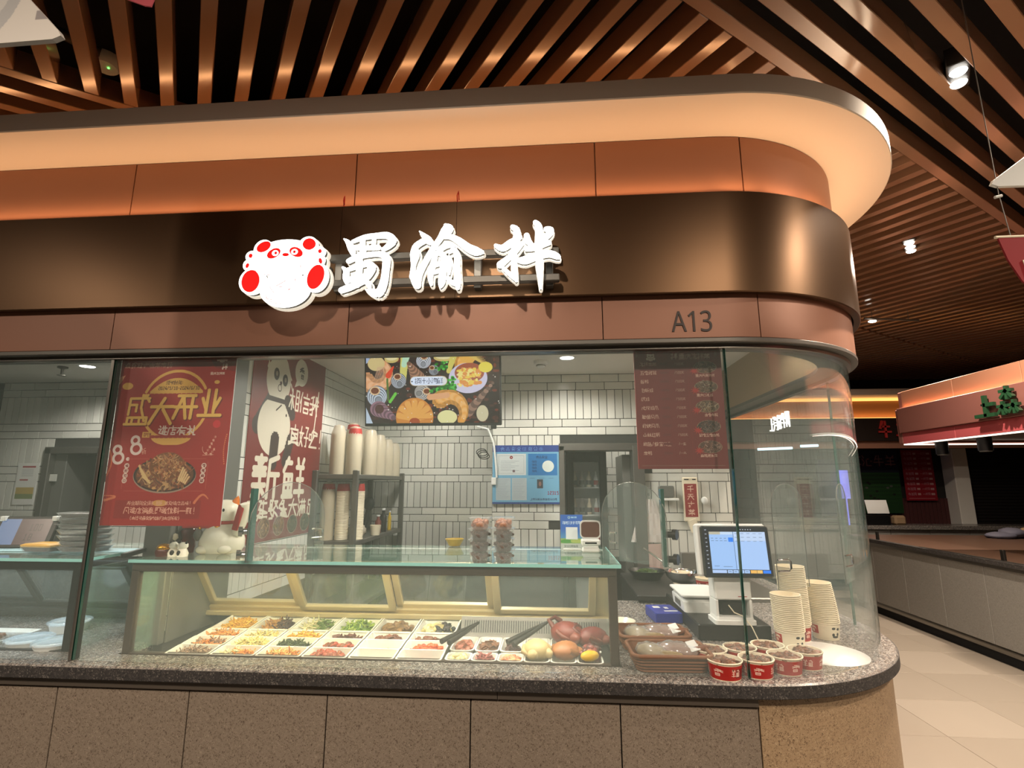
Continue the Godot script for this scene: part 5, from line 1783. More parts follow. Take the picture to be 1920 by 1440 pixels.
	single("riser_box", rs, "black_plastic", "long matte black riser box carrying the till and the scale", "riser")
	var y := T + 0.07
	var till := thing("till_terminal", "white till terminal with a lit order screen facing the aisle", "till", Vector3(0.83, y, -0.53))
	var tb := MB.new()
	tb.loft([rr(0.185, 0.13, 0.012, 0.0), rr(0.185, 0.13, 0.012, 0.018), rr(0.17, 0.12, 0.012, 0.02), rr(0.165, 0.115, 0.012, 0.032)], -1.0, true, true)
	put(till, "base", tb.mesh(), "white_plastic")
	var tc := MB.new()
	tc.span(Vector3(-0.082, 0.03, -0.055), Vector3(-0.07, 0.105, 0.05), 0.002)
	tc.span(Vector3(0.07, 0.03, -0.055), Vector3(0.082, 0.105, 0.05), 0.002)
	tc.span(Vector3(-0.07, 0.03, -0.055), Vector3(0.07, 0.105, -0.045), 0.002)
	tc.span(Vector3(-0.082, 0.105, -0.055), Vector3(0.082, 0.24, 0.05), 0.006)
	put(till, "column", tc.mesh(), "white_plastic")
	var tp := MB.new()
	tp.span(Vector3(-0.05, 0.034, -0.044), Vector3(0.055, 0.095, 0.02), 0.006)
	put(till, "receipt_printer", tp.mesh(), "black_plastic")
	var tcab := MB.new()
	tcab.tube([Vector3(-0.02, 0.08, 0.03), Vector3(0.0, 0.05, 0.045), Vector3(0.03, 0.04, 0.06), Vector3(0.06, 0.0, 0.085), Vector3(0.08, -0.055, 0.1)], 0.0025, 6)
	put(till, "cable", tcab.mesh(), "paper_cream")
	var tr := MB.new()
	tr.span(Vector3(0.02, 0.12, 0.0505), Vector3(0.06, 0.123, 0.0515))
	put(till, "red_mark", tr.mesh(), "red_print")
	var hd := Basis(Vector3(0, 1, 0), 0.0) * Basis(Vector3(1, 0, 0), deg_to_rad(-8.0))
	var hc := Vector3(0.022, 0.325, 0.075)
	var sb := MB.new()
	sb.box(hc + hd * Vector3(0, 0, -0.012), Vector3(0.312, 0.232, 0.022), 0.008, hd)
	put(till, "screen_frame", sb.mesh(), "black_plastic")
	var sh := MB.new()
	sh.box(hc + hd * Vector3(-0.012, 0.008, -0.045), Vector3(0.326, 0.24, 0.05), 0.01, hd)
	put(till, "screen_housing", sh.mesh(), "white_plastic")
	var ss := MB.new()
	ss.q(hc + hd * Vector3(-0.148, 0.11, 0.0), hc + hd * Vector3(0.148, 0.11, 0.0), hc + hd * Vector3(0.148, -0.108, 0.0), hc + hd * Vector3(-0.148, -0.108, 0.0), hd.z, true)
	put(till, "screen", ss.mesh(), picture("till_screen", till_picture(), 1.1))
	var sc := thing("kitchen_scale", "white counter scale with a flat pan beside the till", "scale", Vector3(0.745, y, -0.83))
	var k1 := MB.new()
	k1.loft([rr(0.18, 0.28, 0.02, 0.0), rr(0.19, 0.29, 0.02, 0.05), rr(0.17, 0.26, 0.02, 0.062)], -1.0, true, true)
	put(sc, "body", k1.mesh(), "white_plastic")
	var k2 := MB.new()
	k2.loft([rr(0.19, 0.28, 0.02, 0.07), rr(0.21, 0.31, 0.025, 0.078), rr(0.21, 0.31, 0.025, 0.084), rr(0.19, 0.29, 0.02, 0.08)], -1.0, true, true)
	put(sc, "pan", k2.mesh(), "white_plastic")
	var k3 := MB.new()
	k3.span(Vector3(-0.097, 0.015, -0.05), Vector3(-0.094, 0.042, 0.06))
	put(sc, "display", k3.mesh(), "grey_panel")
	var bx := thing("blue_box", "bright blue carton with white print behind the duck baskets", "carton", Vector3(0.58, T, -0.86), 0.1)
	var b1 := MB.new()
	b1.span(Vector3(-0.07, 0, -0.1), Vector3(0.07, 0.05, 0.1), 0.003)
	put(bx, "carton", b1.mesh(), "blue_box")
	var b2 := MB.new()
	b2.span(Vector3(-0.045, 0.05, -0.06), Vector3(-0.01, 0.0507, -0.02))
	b2.span(Vector3(0.01, 0.05, -0.04), Vector3(0.03, 0.0507, 0.0))
	b2.span(Vector3(-0.01, 0.05, 0.04), Vector3(0.06, 0.0507, 0.06))
	put(bx, "white_print", b2.mesh(), "white_plastic")
	# dark prep table with its pans
	var pt := thing("prep_table", "dark steel prep table behind the riser, with bowls on it", "table")
	var p1 := MB.new()
	p1.span(Vector3(0.5, 0.93, -2.05), Vector3(1.0, 0.96, -1.22), 0.005)
	put(pt, "top", p1.mesh(), "prep_dark")
	var p2 := MB.new()
	p2.span(Vector3(0.51, 0.0, -2.04), Vector3(0.99, 0.93, -1.24))
	put(pt, "cabinet", p2.mesh(), "prep_dark")
	var sbw := thing("steel_bowl", "shiny round steel bowl on the dark prep table", "bowl", Vector3(0.86, 0.96, -1.6))
	var sbm := MB.new()
	sbm.lathe([Vector2(0, 0), Vector2(0.05, 0), Vector2(0.105, 0.05), Vector2(0.115, 0.085), Vector2(0.12, 0.085), Vector2(0.112, 0.085), Vector2(0.1, 0.05), Vector2(0.048, 0.004), Vector2(0, 0.004)], 28)
	put(sbw, "bowl", sbm.mesh(), "chrome")
	var scup := thing("paper_bowl", "cream paper bowl standing inside the steel bowl", "paper bowl", Vector3(0.85, 0.966, -1.6))
	put(scup, "bowl", cm, "paper_cream")
	var ld := MB.new()
	ld.tube([Vector3(0.05, 0.02, 0), Vector3(-0.06, 0.1, -0.02), Vector3(-0.2, 0.2, -0.06)], 0.006, 8)
	single("ladle", ld, "chrome", "steel ladle handle leaning out of the steel bowl", "ladle", Vector3(0.82, 0.985, -1.6))
	var gv := heap(0.2, 0.18, 0.07, 2, [Color(0.2, 0.3, 0.08), Color(0.35, 0.42, 0.15)], 40, 310)
	foodpile("green_vegetables", "green vegetables in the dark basin on the prep table", gv, Vector3(0.66, 0.985, -1.8))
	var bs := thing("dark_basin", "dark basin of green vegetables on the prep table", "basin", Vector3(0.66, 0.96, -1.8))
	var bsm := MB.new()
	bsm.lathe([Vector2(0, 0), Vector2(0.09, 0), Vector2(0.13, 0.06), Vector2(0.124, 0.06), Vector2(0.086, 0.006), Vector2(0, 0.006)], 22)
	put(bs, "basin", bsm.mesh(), "black_plastic")
	var pc := thing("paper_bowl", "red printed paper bowl by the till at the table's edge", "paper bowl", Vector3(0.96, 0.96, -1.42))
	put(pc, "bowl", cm, "paper_cream")
	put(pc, "print", print_red, m_red)
	# steel bench with splashback along the side glass
	var bn := thing("steel_bench", "long steel bench with a raised back rail behind the bowl stacks", "bench")
	var n1 := MB.new()
	n1.span(Vector3(1.02, 0.9, -2.1), Vector3(1.42, 0.94, -1.3), 0.006)
	put(bn, "top", n1.mesh(), "steel")
	var n2 := MB.new()
	n2.span(Vector3(0.98, 0.94, -2.16), Vector3(1.45, 1.1, -2.1), 0.004)
	put(bn, "splashback", n2.mesh(), "steel")
	var n3 := MB.new()
	n3.span(Vector3(1.03, 0.0, -2.08), Vector3(1.4, 0.9, -1.34))
	put(bn, "cabinet", n3.mesh(), "steel_dull")

# ---------------------------------------------------------------- left bay
func left_bay():
	var t := thing("display_case", "black framed glass display case with cold blue light in the left bay", "display case")
	case_body(t, -4.6, -2.075, "black_plastic", "dark_alu", 4)
	var by := 0.93
	var mats := tray_mesh(0.5, 0.24, 0.05, 0.02)
	var tr := thing("food_tray", "wide white tray of mixed brown food at the left edge of the left case", "food tray", Vector3(-2.72, by, -0.25))
	put(tr, "tray", mats, "tray_white")
	var hp := heap(0.4, 0.2, 0.05, 1, [Color(0.45, 0.26, 0.16), Color(0.6, 0.36, 0.22)], 50, 400)
	foodpile("braised_mix", "brown braised food in the wide tray of the left case", hp, Vector3(-2.72, by - 0.02, -0.25))
	var fl := MB.new()
	fl.span(Vector3(-4.55, 0.855, -0.64), Vector3(-2.1, 0.875, -0.11))
	put(t, "case_floor", fl.mesh(), "grey_panel")
	for i in 3:
		var p: Vector3 = [Vector3(-2.36, 0.88, -0.2), Vector3(-2.2, 0.88, -0.17), Vector3(-2.38, 0.9, -0.42)][i]
		var b := thing("lidded_tub", "round white lidded tub in the left case, %s" % ["the large one in front", "against the case's right end", "the one behind the others"][i], "food tub", p)
		var mb := MB.new()
		mb.lathe([Vector2(0, 0), Vector2(0.068, 0), Vector2(0.082, 0.05), Vector2(0.082, 0.052), Vector2(0, 0.052)], 28)
		put(b, "tub", mb.mesh(), "white_plastic")
		var lb := MB.new()
		lb.lathe([Vector2(0.086, 0.05), Vector2(0.09, 0.052), Vector2(0.09, 0.06), Vector2(0.082, 0.064), Vector2(0.07, 0.06), Vector2(0, 0.06)], 28)
		put(b, "lid", lb.mesh(), "lid_plastic")
	# pale strip on the case top; the plate's glow is put into its colour
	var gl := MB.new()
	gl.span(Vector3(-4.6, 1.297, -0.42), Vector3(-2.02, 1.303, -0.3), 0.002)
	put(t, "lit_top_strip", gl.mesh(), mk("painted_top_glow", Color(0.75, 0.9, 0.95), 0.2))
	# stacked clear trays of dark food
	for k in 7:
		var tt := thing("clear_tray", "clear tray of dark food, %s in the tall stack by the mullion" % ["lowest", "second", "third", "fourth", "fifth", "sixth", "topmost"][k], "food tub", Vector3(-2.245 - 0.004 * k, 1.303 + k * 0.026, -0.3), 0.1, "clear trays stacked on the left case")
		var mb := MB.new()
		var w := 0.2
		var d := 0.13
		mb.loft([rr(w * 0.84, d * 0.8, 0.015, 0.0), rr(w, d, 0.018, 0.024), rr(w + 0.012, d + 0.012, 0.018, 0.025)], -1.0, false, true)
		put(tt, "tray", mb.mesh(), "clear_plastic")
		var fb := MB.new()
		fb.loft([rr(w * 0.8, d * 0.76, 0.014, 0.002), rr(w * 0.92, d * 0.9, 0.016, 0.019)], -1.0, true, true)
		var o := put(self, "dark_food_slab", fb.mesh(), "maroon_food" if M.has("maroon_food") else mk("maroon_food", Color(0.2, 0.1, 0.09), 0.5), Vector3(-2.245 - 0.004 * k, 1.304 + k * 0.026, -0.3), Vector3(0, 0.1, 0))
		tag(o, "dark brown food filling the %s clear tray of the stack" % ["lowest", "second", "third", "fourth", "fifth", "sixth", "topmost"][k], "food", "", "stuff")
	var yt := thing("yellow_tray", "flat tray of yellow sheets beside the tall stack on the left case", "food tub", Vector3(-2.45, 1.303, -0.3), -0.1)
	var ym := MB.new()
	ym.loft([rr(0.15, 0.11, 0.015, 0.0), rr(0.18, 0.13, 0.018, 0.026), rr(0.19, 0.14, 0.018, 0.027)], -1.0, false, true)
	put(yt, "tray", ym.mesh(), "clear_plastic")
	var yf := MB.new()
	yf.loft([rr(0.14, 0.1, 0.014, 0.002), rr(0.165, 0.118, 0.016, 0.02)], -1.0, true, true)
	put(yt, "dark_base", yf.mesh(), "maroon_food")
	var yl := MB.new()
	yl.loft([rr(0.17, 0.12, 0.016, 0.021), rr(0.18, 0.125, 0.018, 0.03), rr(0.15, 0.1, 0.016, 0.036)], -1.0, true, true)
	put(yt, "yellow_sheets", yl.mesh(), mk("yellow_sheet", Color(0.78, 0.6, 0.25), 0.5))
	# scale with a split display at the far left
	var sc := thing("scale_display", "black scale display with blue and red halves at the photograph's left edge", "scale", Vector3(-2.68, 1.303, -0.4), 0.12)
	var tilt := Basis(Vector3(0, 0, 1), 0.0) * Basis(Vector3(1, 0, 0), -0.35)
	var s1 := MB.new()
	s1.box(Vector3(0, 0.075, 0), Vector3(0.3, 0.16, 0.02), 0.004, tilt)
	put(sc, "frame", s1.mesh(), "black_plastic")
	var cv := Cv.new(256, 128, Color(0.42, 0.3, 0.3))
	cv.rect(0, 0, 96, 128, Color(0.55, 0.66, 0.85))
	gtext(cv, "100", 150, 24, 34, 4, Color(0.2, 0.12, 0.12))
	gtext(cv, "18", 140, 72, 34, 4, Color(0.2, 0.12, 0.12))
	var s2 := MB.new()
	var o2 := Vector3(0, 0.075, 0) + tilt * Vector3(0, 0, 0.011)
	s2.q(o2 + tilt * Vector3(-0.125, 0.065, 0), o2 + tilt * Vector3(0.125, 0.065, 0), o2 + tilt * Vector3(0.125, -0.065, 0), o2 + tilt * Vector3(-0.125, -0.065, 0), tilt.z, true)
	put(sc, "display", s2.mesh(), picture("scale_display", cv.im, 0.5))
	for x in [-0.12, 0.135]:
		var s3 := MB.new()
		s3.box(Vector3(x, 0.142, -0.012), Vector3(0.024, 0.024, 0.03), 0.003)
		put(sc, "corner_clip", s3.mesh(), "white_plastic")
	var pk := MB.new()
	pk.box(Vector3(), Vector3(0.022, 0.02, 0.5), 0.003, Basis(Vector3(0, 1, 0), 0.32))
	single("black_bar", pk, "black_plastic", "black bar lying across the gap between the two display cases", "bar", Vector3(-1.93, 1.315, -0.3))
	# notices on the left bay wall
	var nt := thing("wall_notice", "small red and white notices taped to the left bay tiles", "notice", Vector3(-4.62, 1.62, -2.185))
	var nv := Cv.new(128, 256, Color(0.85, 0.85, 0.83))
	nv.rect(30, 18, 80, 10, Color(0.6, 0.15, 0.2))
	nv.rect(24, 100, 50, 8, Color(0.6, 0.15, 0.2))
	nv.rect(10, 150, 108, 70, Color(0.7, 0.6, 0.3))
	nv.rect(10, 190, 108, 30, Color(0.45, 0.5, 0.3))
	for k in 7:
		nv.rect(30, 38 + k * 7, 70, 2, Color(0.6, 0.6, 0.62))
	var nm := MB.new()
	nm.box(Vector3(0, 0, -0.002), Vector3(0.2, 0.36, 0.003))
	put(nt, "sheet", nm.mesh(), "white_plastic")
	var nq := MB.new()
	nq.q(Vector3(-0.1, 0.18, 0.0), Vector3(0.1, 0.18, 0), Vector3(0.1, -0.18, 0), Vector3(-0.1, -0.18, 0), Vector3(0, 0, 1), true)
	put(nt, "print", nq.mesh(), picture("left_notice", nv.im, 0.0))

# ---------------------------------------------------------------- flat print
class Cv:
	var im: Image
	var w: int
	var h: int
	func _init(ww: int, hh: int, c: Color):
		w = ww
		h = hh
		im = Image.create(w, h, false, Image.FORMAT_RGB8)
		im.fill(c)
	func rect(x, y, a, b, c: Color):
		var r := Rect2i(int(round(x)), int(round(y)), maxi(1, int(round(a))), maxi(1, int(round(b)))).intersection(Rect2i(0, 0, w, h))
		if r.size.x > 0 and r.size.y > 0:
			im.fill_rect(r, c)
	func ell(cx, cy, rx, ry, c: Color):
		for yy in range(int(cy - ry), int(cy + ry) + 1):
			var f: float = 1.0 - pow((yy - cy) / maxf(ry, 0.5), 2.0)
			if f > 0.0:
				var d: float = rx * sqrt(f)
				rect(cx - d, yy, d * 2.0, 1, c)
	func ring(cx, cy, r, wd, c: Color, a0 := 0.0, a1 := TAU):
		var n := int(r * (a1 - a0) / maxf(1.0, wd * 0.35)) + 8
		for i in n + 1:
			var a := a0 + (a1 - a0) * i / n
			dot(cx + cos(a) * r, cy + sin(a) * r, wd * 0.5, c)
	func dot(x, y, r, c: Color):
		if r < 1.2:
			rect(x - r, y - r, r * 2.0, r * 2.0, c)
		else:
			rect(x - r, y - r * 0.5, r * 2.0, r, c)
			rect(x - r * 0.8, y - r * 0.8, r * 1.6, r * 1.6, c)
			rect(x - r * 0.5, y - r, r, r * 2.0, c)
	func line(a: Vector2, b: Vector2, wd: float, c: Color, wd2 := -1.0):
		var e := wd if wd2 < 0.0 else wd2
		var n := int((b - a).length() / maxf(0.7, minf(wd, e) * 0.3)) + 1
		for i in n + 1:
			var p := a.lerp(b, float(i) / n)
			dot(p.x, p.y, lerpf(wd, e, float(i) / n) * 0.5, c)
	func poly(pts: PackedVector2Array, c: Color):
		var y0 := 1e9
		var y1 := -1e9
		for p in pts:
			y0 = minf(y0, p.y)
			y1 = maxf(y1, p.y)
		for yy in range(maxi(0, int(y0)), mini(h - 1, int(y1)) + 1):
			var xs := []
			for i in pts.size():
				var a := pts[i]
				var b := pts[(i + 1) % pts.size()]
				if (a.y <= yy) != (b.y <= yy):
					xs.append(a.x + (yy - a.y) / (b.y - a.y) * (b.x - a.x))
			xs.sort()
			for i in range(0, xs.size() - 1, 2):
				rect(xs[i], yy, xs[i + 1] - xs[i], 1, c)
	# loose blobs that read as a dish of food
	func dish(cx, cy, rx, ry, cols: Array, n: int, sd: int, rim: Color, s := 0.16):
		var g := RandomNumberGenerator.new()
		g.seed = sd
		ell(cx, cy, rx, ry, rim)
		ell(cx, cy, rx * 0.93, ry * 0.92, cols[0].darkened(0.4))
		for i in n:
			var a := g.randf() * TAU
			var r := sqrt(g.randf()) * 0.85
			var c: Color = cols[g.randi() % cols.size()].lightened(g.randf() * 0.2).darkened(g.randf() * 0.3)
			var p := Vector2(cx + cos(a) * r * rx, cy + sin(a) * r * ry - ry * 0.12 * (1.0 - r))
			var d = Vector2(cos(g.randf() * TAU), sin(g.randf() * TAU)) * rx * s * (0.3 + g.randf())
			line(p - d, p + d, maxf(1.0, rx * 0.05 * (0.5 + g.randf())), c)

# stroke forms of the characters on a ten by ten grid; a part of another form goes in as name:box
const G := {
	"口": "1282881812", "日": "2080892920 2484", "目": "2080892920 2383 2686", "田": "1181891911 1585 5159", "木": "0393 5059 5308 5398", "土": "1484 5059 0999", "十": "0494 5059", "亻": "7005 4349", "氵": "2072 0365 1986",
	"扌": "0292 505939 0786", "女": "402589 7319 0393", "子": "208053 535939 0595", "又": "118119 2399", "艹": "0595 3139 7179", "宀": "15139395 5052", "广": "5052 921209", "人": "5009 5399", "月": "208089 2009 2383 2686",
	"羊": "2032 8071 1282 2585 0898 5259", "禾": "7021 0393 5159 5309 5399", "米": "2033 8073 0494 5059 5408 5498", "鸟": "5021 217174 212686 8669 0868", "鱼": "4003 2171 1484881814 1686 5458 0999", "虫": "1282861612 5079 5058 0999",
	"马": "107074 2126 0686 8669", "讠": "3052 0434395", "言": "5051 0292 2484 2585 1787891917", "斤": "8011 1109 1494 6469", "寸": "0393 606949 2547", "阝": "1019 106044 4466 6616", "立": "5051 1292 3346 7356 0898",
	"一": "0595", "大": "0393 5009 5499", "开": "1181 0595 3159 3109 7179", "业": "3038 6068 1337 8367 0999", "小": "505939 2417 7498", "上": "5059 5494 0999", "千": "8011 0595 5159", "天": "1181 0494 5109 5499", "半": "2133 8163 1484 0696 5059",
	"古": "0393 5055 口:1539", "山": "5058 1418 8488 1888", "本": "木:0098 2777", "手": "8011 1383 0696 505939", "水": "505939 1343 4308 7254 5599", "牛": "3014 2383 0696 5059", "生": "3014 2383 5059 1686 0999", "只": "口:1075 3608 6698",
	"白": "5021 日:1299", "门": "1030 1219 31919979", "可": "0191 818969 口:1357", "品": "口:2074 口:0549 口:5599", "人口": "人:0099", "东": "0292 4016 1686 505939 2708 7798", "片": "2009 2373 7073 6066 2666 6669", "凡": "208088 8899 2009 4456",
	"皮": "1181 1109 505 118183 1484 8449 4489", "爪": "7020 2009 4059 6099", "头": "2032 1344 505 0595 5159 5409 6598", "肉": "108089 1019 5032 5074 3557 5578", "瓦": "0191 3138 3868 616999 4456", "云": "2181 0494 4419 1979 7698", "甲": "1080851510 1383 5059",
	"反": "8011 1109 118 1383 8319 3389", "女子": "女:0049 子:5099", "好": "女:0049 子:5099", "相": "木:0049 目:5099", "信": "亻:0029 言:3099", "我": "4011 0494 313919 0746 606489 8046 7092", "真": "5052 1282 2376 2484 2686 2776 0898 3809 6899 2328 8388",
	"吃": "口:0236 5032 4192 53936319 1999", "新": "立:0043 0444 木:0549 斤:5099", "鲜": "鱼:0049 羊:5099", "团": "1090991910 2373 505838 5427", "建": "3181 2496 3686 5059 2898 1030 3014 1434 3409 0799", "聚": "1040 1114 3134 0535 1232 1333 又:5094 5504 5458 2648 6698 4919", "餐": "3003 2242 又:5044 5504 5499 2585 2727 日:2678 2899",
	"满": "氵:0029 艹:3093 3494 3539 35959989 5458 7478 4557 6577", "足": "口:2074 5458 5686 2529 1999", "盛": "1191 1116 1343 4345 606488 8061 7092 1767671 1797991917 3739 6769 0999", "进": "1021 0333 3317 1799 4292 4696 5058 7078", "店": "广:0099 5255 5484 口:3689", "有": "0292 4007 3489 3439 3585 3787",
	"礼": "2032 0353 5317 3439 4567 707999", "折": "扌:0049 斤:5099", "地": "土:0039 4080 4549 4999 4484 6067", "址": "土:0039 606 4349 6069 6494 4999", "晨": "日:2084 0494 1419 2686 0898 4849 5699", "晖": "日:0139 40904042 9092 5384 5685 4797 6269", "路": "口:0034 2427 2545 0848 1618 505 7042 6292 9259 6499 口:5789",
	"家": "宀:0099 2383 6417 5569 6439 7599 8466 3627", "菜": "艹:0093 8313 2434 5464 7474 0696 5459 5608 5698", "市": "5052 0292 1318 13838868 5359", "场": "土:0039 4080 8054 5494 9489 6448 7469", "重": "8010 0292 1383861613 1484 5059 1787 0999", "庆": "广:0099 3494 6329 6499", "凉": "1022 0817 5052 3292 口:4376 667959 5638 7898",
	"拌": "扌:0039 半:4099", "活": "氵:0029 9040 3393 6065 口:4689", "动": "1141 0454 3415 1545 4446 5292 928989 7049", "时": "日:0039 寸:4099", "间": "门:0099 日:3378", "味": "口:0236 4292 3595 6069 6538 6598", "香": "7021 0292 5054 5204 5294 日:2699", "辣": "立:0046 0646 2529 5191 口:5286 7079 7659 7699", "麻": "广:0099 木:1359 木:5399",
	"期": "0141 1017 4047 1343 1545 0757 1809 3859 月:6099", "全": "5004 5094 2575 5459 2777 0999", "欢": "又:0149 6053 5292 7249 7699", "迎": "1021 0323 2317 1799 5032 3237 3757 6292 9286 6269", "消": "氵:0029 6063 3142 9182 3439 34949989 3696 3787", "费": "1171 3141 1373 1474 4007 606 2686 2629 4658 5809 6899",
	"即": "1040444 1019 1242 1444 1948 5090 9096 505", "送": "1021 0323 2317 1799 4052 8072 3393 3595 6338 6698", "饮": "3003 1242 2229 2939 欠:5099", "欠": "3014 1292 9284 5549 4309 5599", "料": "米:0049 5162 5464 8089 4796", "瓶": "1021 4031 0242 0545 1219 3239 瓦:5099", "最": "日:1084 0494 1419 4449 1646 0949 5595 9559 6699",
	"终": "3013 1343 4317 1747 5042 6292 9239 5599 6778", "解": "2002 1141 1319 13444939 1646 5292 9256 6459 5595 7459", "释": "2002 0343 2029 5191 9146 5599 7469 5797", "权": "木:0049 4292 9249 5499", "归": "1016 3007 5191 9199 5999 5595", "所": "3001 0109 0343 4346 0646 斤:5099", "活动": "日:0099",
	"捞": "扌:0039 4191 5062 8072 4494 4446 9496 5797 9788 6739", "汁": "氵:0029 3494 6069", "海": "氵:0029 5032 4191 4252 42929979 4696 3494", "每": "3012 1191 2299", "素": "1282 2383 5154 0494 3636 3676 7738 5859 2708 7798", "五": "1181 3139 2585 8589 0999", "猪": "4011 0434 2329 2509 4292 3494 6064 9046 日:5689", "耳": "0191 2028 2484 2686 0898 7079",
	"酱": "2024 1212 0414 5032 8064 3353 1585891915 1787 3536 6566", "鸭": "甲:0149 鸟:5099", "斩": "0242 2005 0545 2029 0747 斤:5099", "鸡": "又:0149 鸟:5099", "咸": "1191 1109 606499 8066 2454 口:2749 7092", "虎": "5055 5282 1393 1309 3373 4547 5699 4779", "糖": "米:0039 广:3099 5393 5595 口:5789 6349", "醋": "1141 0343491903 0646 2133 5090 5393 6064 8084 日:5589",
	"凤": "208088 8899 2009 3347 6638", "柠": "木:0039 6062 40929384 4494 747959", "檬": "木:0039 艹:4093 43939454 5585 5599 6639", "林": "木:0049 木:5099", "森": "木:2074 木:0549 木:5599", "红": "3013 1343 4317 1747 0858 5191 7179 4999", "肠": "月:0049 5090 9054 5494 9489 6448", "椒": "木:0039 5054 5474 3464 5459 又:7099", "盐": "1141 0454 2024 6065 6484 1696991916 3639 6669 0999", "蜂": "虫:0049 7042 6292 9259 5595 5797 7479", "蜜": "宀:0093 2244 5464 7374 虫:2599",
	"花": "艹:0093 3405 2629 6368 6898 8465", "卤": "5053 5383 1383891913 3577 7537", "克": "5054 0292 口:2377 3709 6799", "盒": "5003 5093 3363 口:2467 1797991917 0999 3739 6769", "夫": "1181 0494 5009 5499", "妻": "0191 2373 7377 0494 2676 5059 3609 6699", "肺": "月:0049 7072 5292 53539 5494 7479", "腱": "月:0039 4090 5595 7079 3399 4797", "卡": "5055 5282 0595 5559 5778",
	"食": "5004 5094 4363 2484 2429 2676 7699 2949", "安": "宀:0093 402689 7419 0595", "公": "3004 6094 4518 1888 6598", "示": "2171 0494 545939 2608 7698", "沁": "氵:0029 4449 4989 5363 8595", "原": "1191 1109 5132 日:3276 6669 3628 7798", "息": "5021 2181862621 2484 1719 4749 4989 9799", "信息": "日:0099",
	"支": "1181 5054 2484 8419 3489", "付": "亻:0039 4393 707959 5567", "扫": "扌:0039 5191 9199 5999 5595", "推": "扌:0039 6042 5259 5292 5595 5797 7279 5999", "荐": "艹:0093 0393 4307 2529 3575 755 6669 4999", "使": "亻:0029 4191 口:4385 6059 4699", "用": "1080 1009 808979 1383 1686 5059",
	"0": "2181892921", "1": "325159 2979", "2": "21818525 2989 2529", "3": "21818929 3585", "4": "602797 7479", "5": "8121247489 8929", "6": "8121298985 8525", "7": "218149", "8": "2181892921 2585", "9": "8525218189 8929", "A": "194199 2676", "O": "2080898 2029 2989 8089", "P": "2920808424", "E": "8020298 2474 2989", "N": "29208980",
	".": "4848", "/": "7029", "-": "2575", ":": "4343 4747", "!": "5056 5959", "(": "60333669", ")": "30666339", ",": "4859", "·": "4545"}

func glyph(cv: Cv, ch: String, x: float, y: float, w: float, h: float, wd: float, c: Color, slant := 0.0, depth := 0):
	if not G.has(ch) or depth > 3:
		return
	for tk in G[ch].split(" ", false):
		if tk.contains(":") and ch != ":":
			var p: PackedStringArray = tk.split(":")
			var b: String = p[1]
			var x0 := int(b[0]) / 9.0
			var y0 := int(b[1]) / 9.0
			var x1 := int(b[2]) / 9.0
			var y1 := int(b[3]) / 9.0
			glyph(cv, p[0], x + x0 * w, y + y0 * h, (x1 - x0) * w, (y1 - y0) * h, wd * (0.9 if depth == 0 else 0.95), c, slant, depth + 1)
		else:
			var last := Vector2.INF
			for i in range(0, tk.length() - 1, 2):
				var q := Vector2(x + int(tk[i]) / 9.0 * w, y + int(tk[i + 1]) / 9.0 * h)
				q.x -= (q.y - y) * slant
				if last != Vector2.INF:
					cv.line(last, q, wd, c)
				last = q

func gtext(cv: Cv, s: String, x: float, y: float, size: float, wd: float, c: Color, gap := 1.14, slant := 0.0, squeeze := 1.0):
	for ch in s:
		var thin := ch.unicode_at(0) < 256
		glyph(cv, ch, x, y, size * squeeze * (0.55 if thin else 1.0), size, wd, c, slant)
		x += size * squeeze * (0.66 if thin else gap)

func vtext(cv: Cv, s: String, x: float, y: float, size: float, wd: float, c: Color, gap := 1.2):
	for ch in s:
		glyph(cv, ch, x, y, size, size, wd, c)
		y += size * gap

func picture(key: String, im: Image, en: float) -> StandardMaterial3D:
	var m := mk(key, Color(1, 1, 1), 0.45)
	im.generate_mipmaps()
	var t := ImageTexture.create_from_image(im)
	m.albedo_texture = t
	if en > 0.0:
		m.albedo_color = Color(0.1, 0.1, 0.1)
		m.roughness = 0.25
		m.emission_enabled = true
		m.emission_texture = t
		m.emission = Color.WHITE
		m.emission_operator = BaseMaterial3D.EMISSION_OP_MULTIPLY
		m.emission_energy_multiplier = en
	return m

func panda_mark(cv: Cv, cx: float, cy: float, r: float, ink: Color, bg: Color):
	for s in [-1, 1]:
		cv.ell(cx + s * r * 0.62, cy - r * 0.55, r * 0.26, r * 0.22, ink)
	cv.ell(cx, cy - r * 0.15, r * 0.85, r * 0.55, ink)
	for s in [-1, 1]:
		cv.ell(cx + s * r * 0.36, cy - r * 0.2, r * 0.17, r * 0.13, bg)
		cv.ell(cx + s * r * 0.36, cy - r * 0.2, r * 0.06, r * 0.06, ink)
	cv.ell(cx, cy - r * 0.02, r * 0.1, r * 0.06, bg)
	for s in [-1, 1]:
		cv.ell(cx + s * r * 0.8, cy + r * 0.45, r * 0.24, r * 0.3, ink)
	cv.ell(cx, cy + r * 0.55, r * 0.6, r * 0.42, ink)
	cv.rect(cx - r * 0.6, cy + r * 0.36, r * 1.2, r * 0.05, bg)

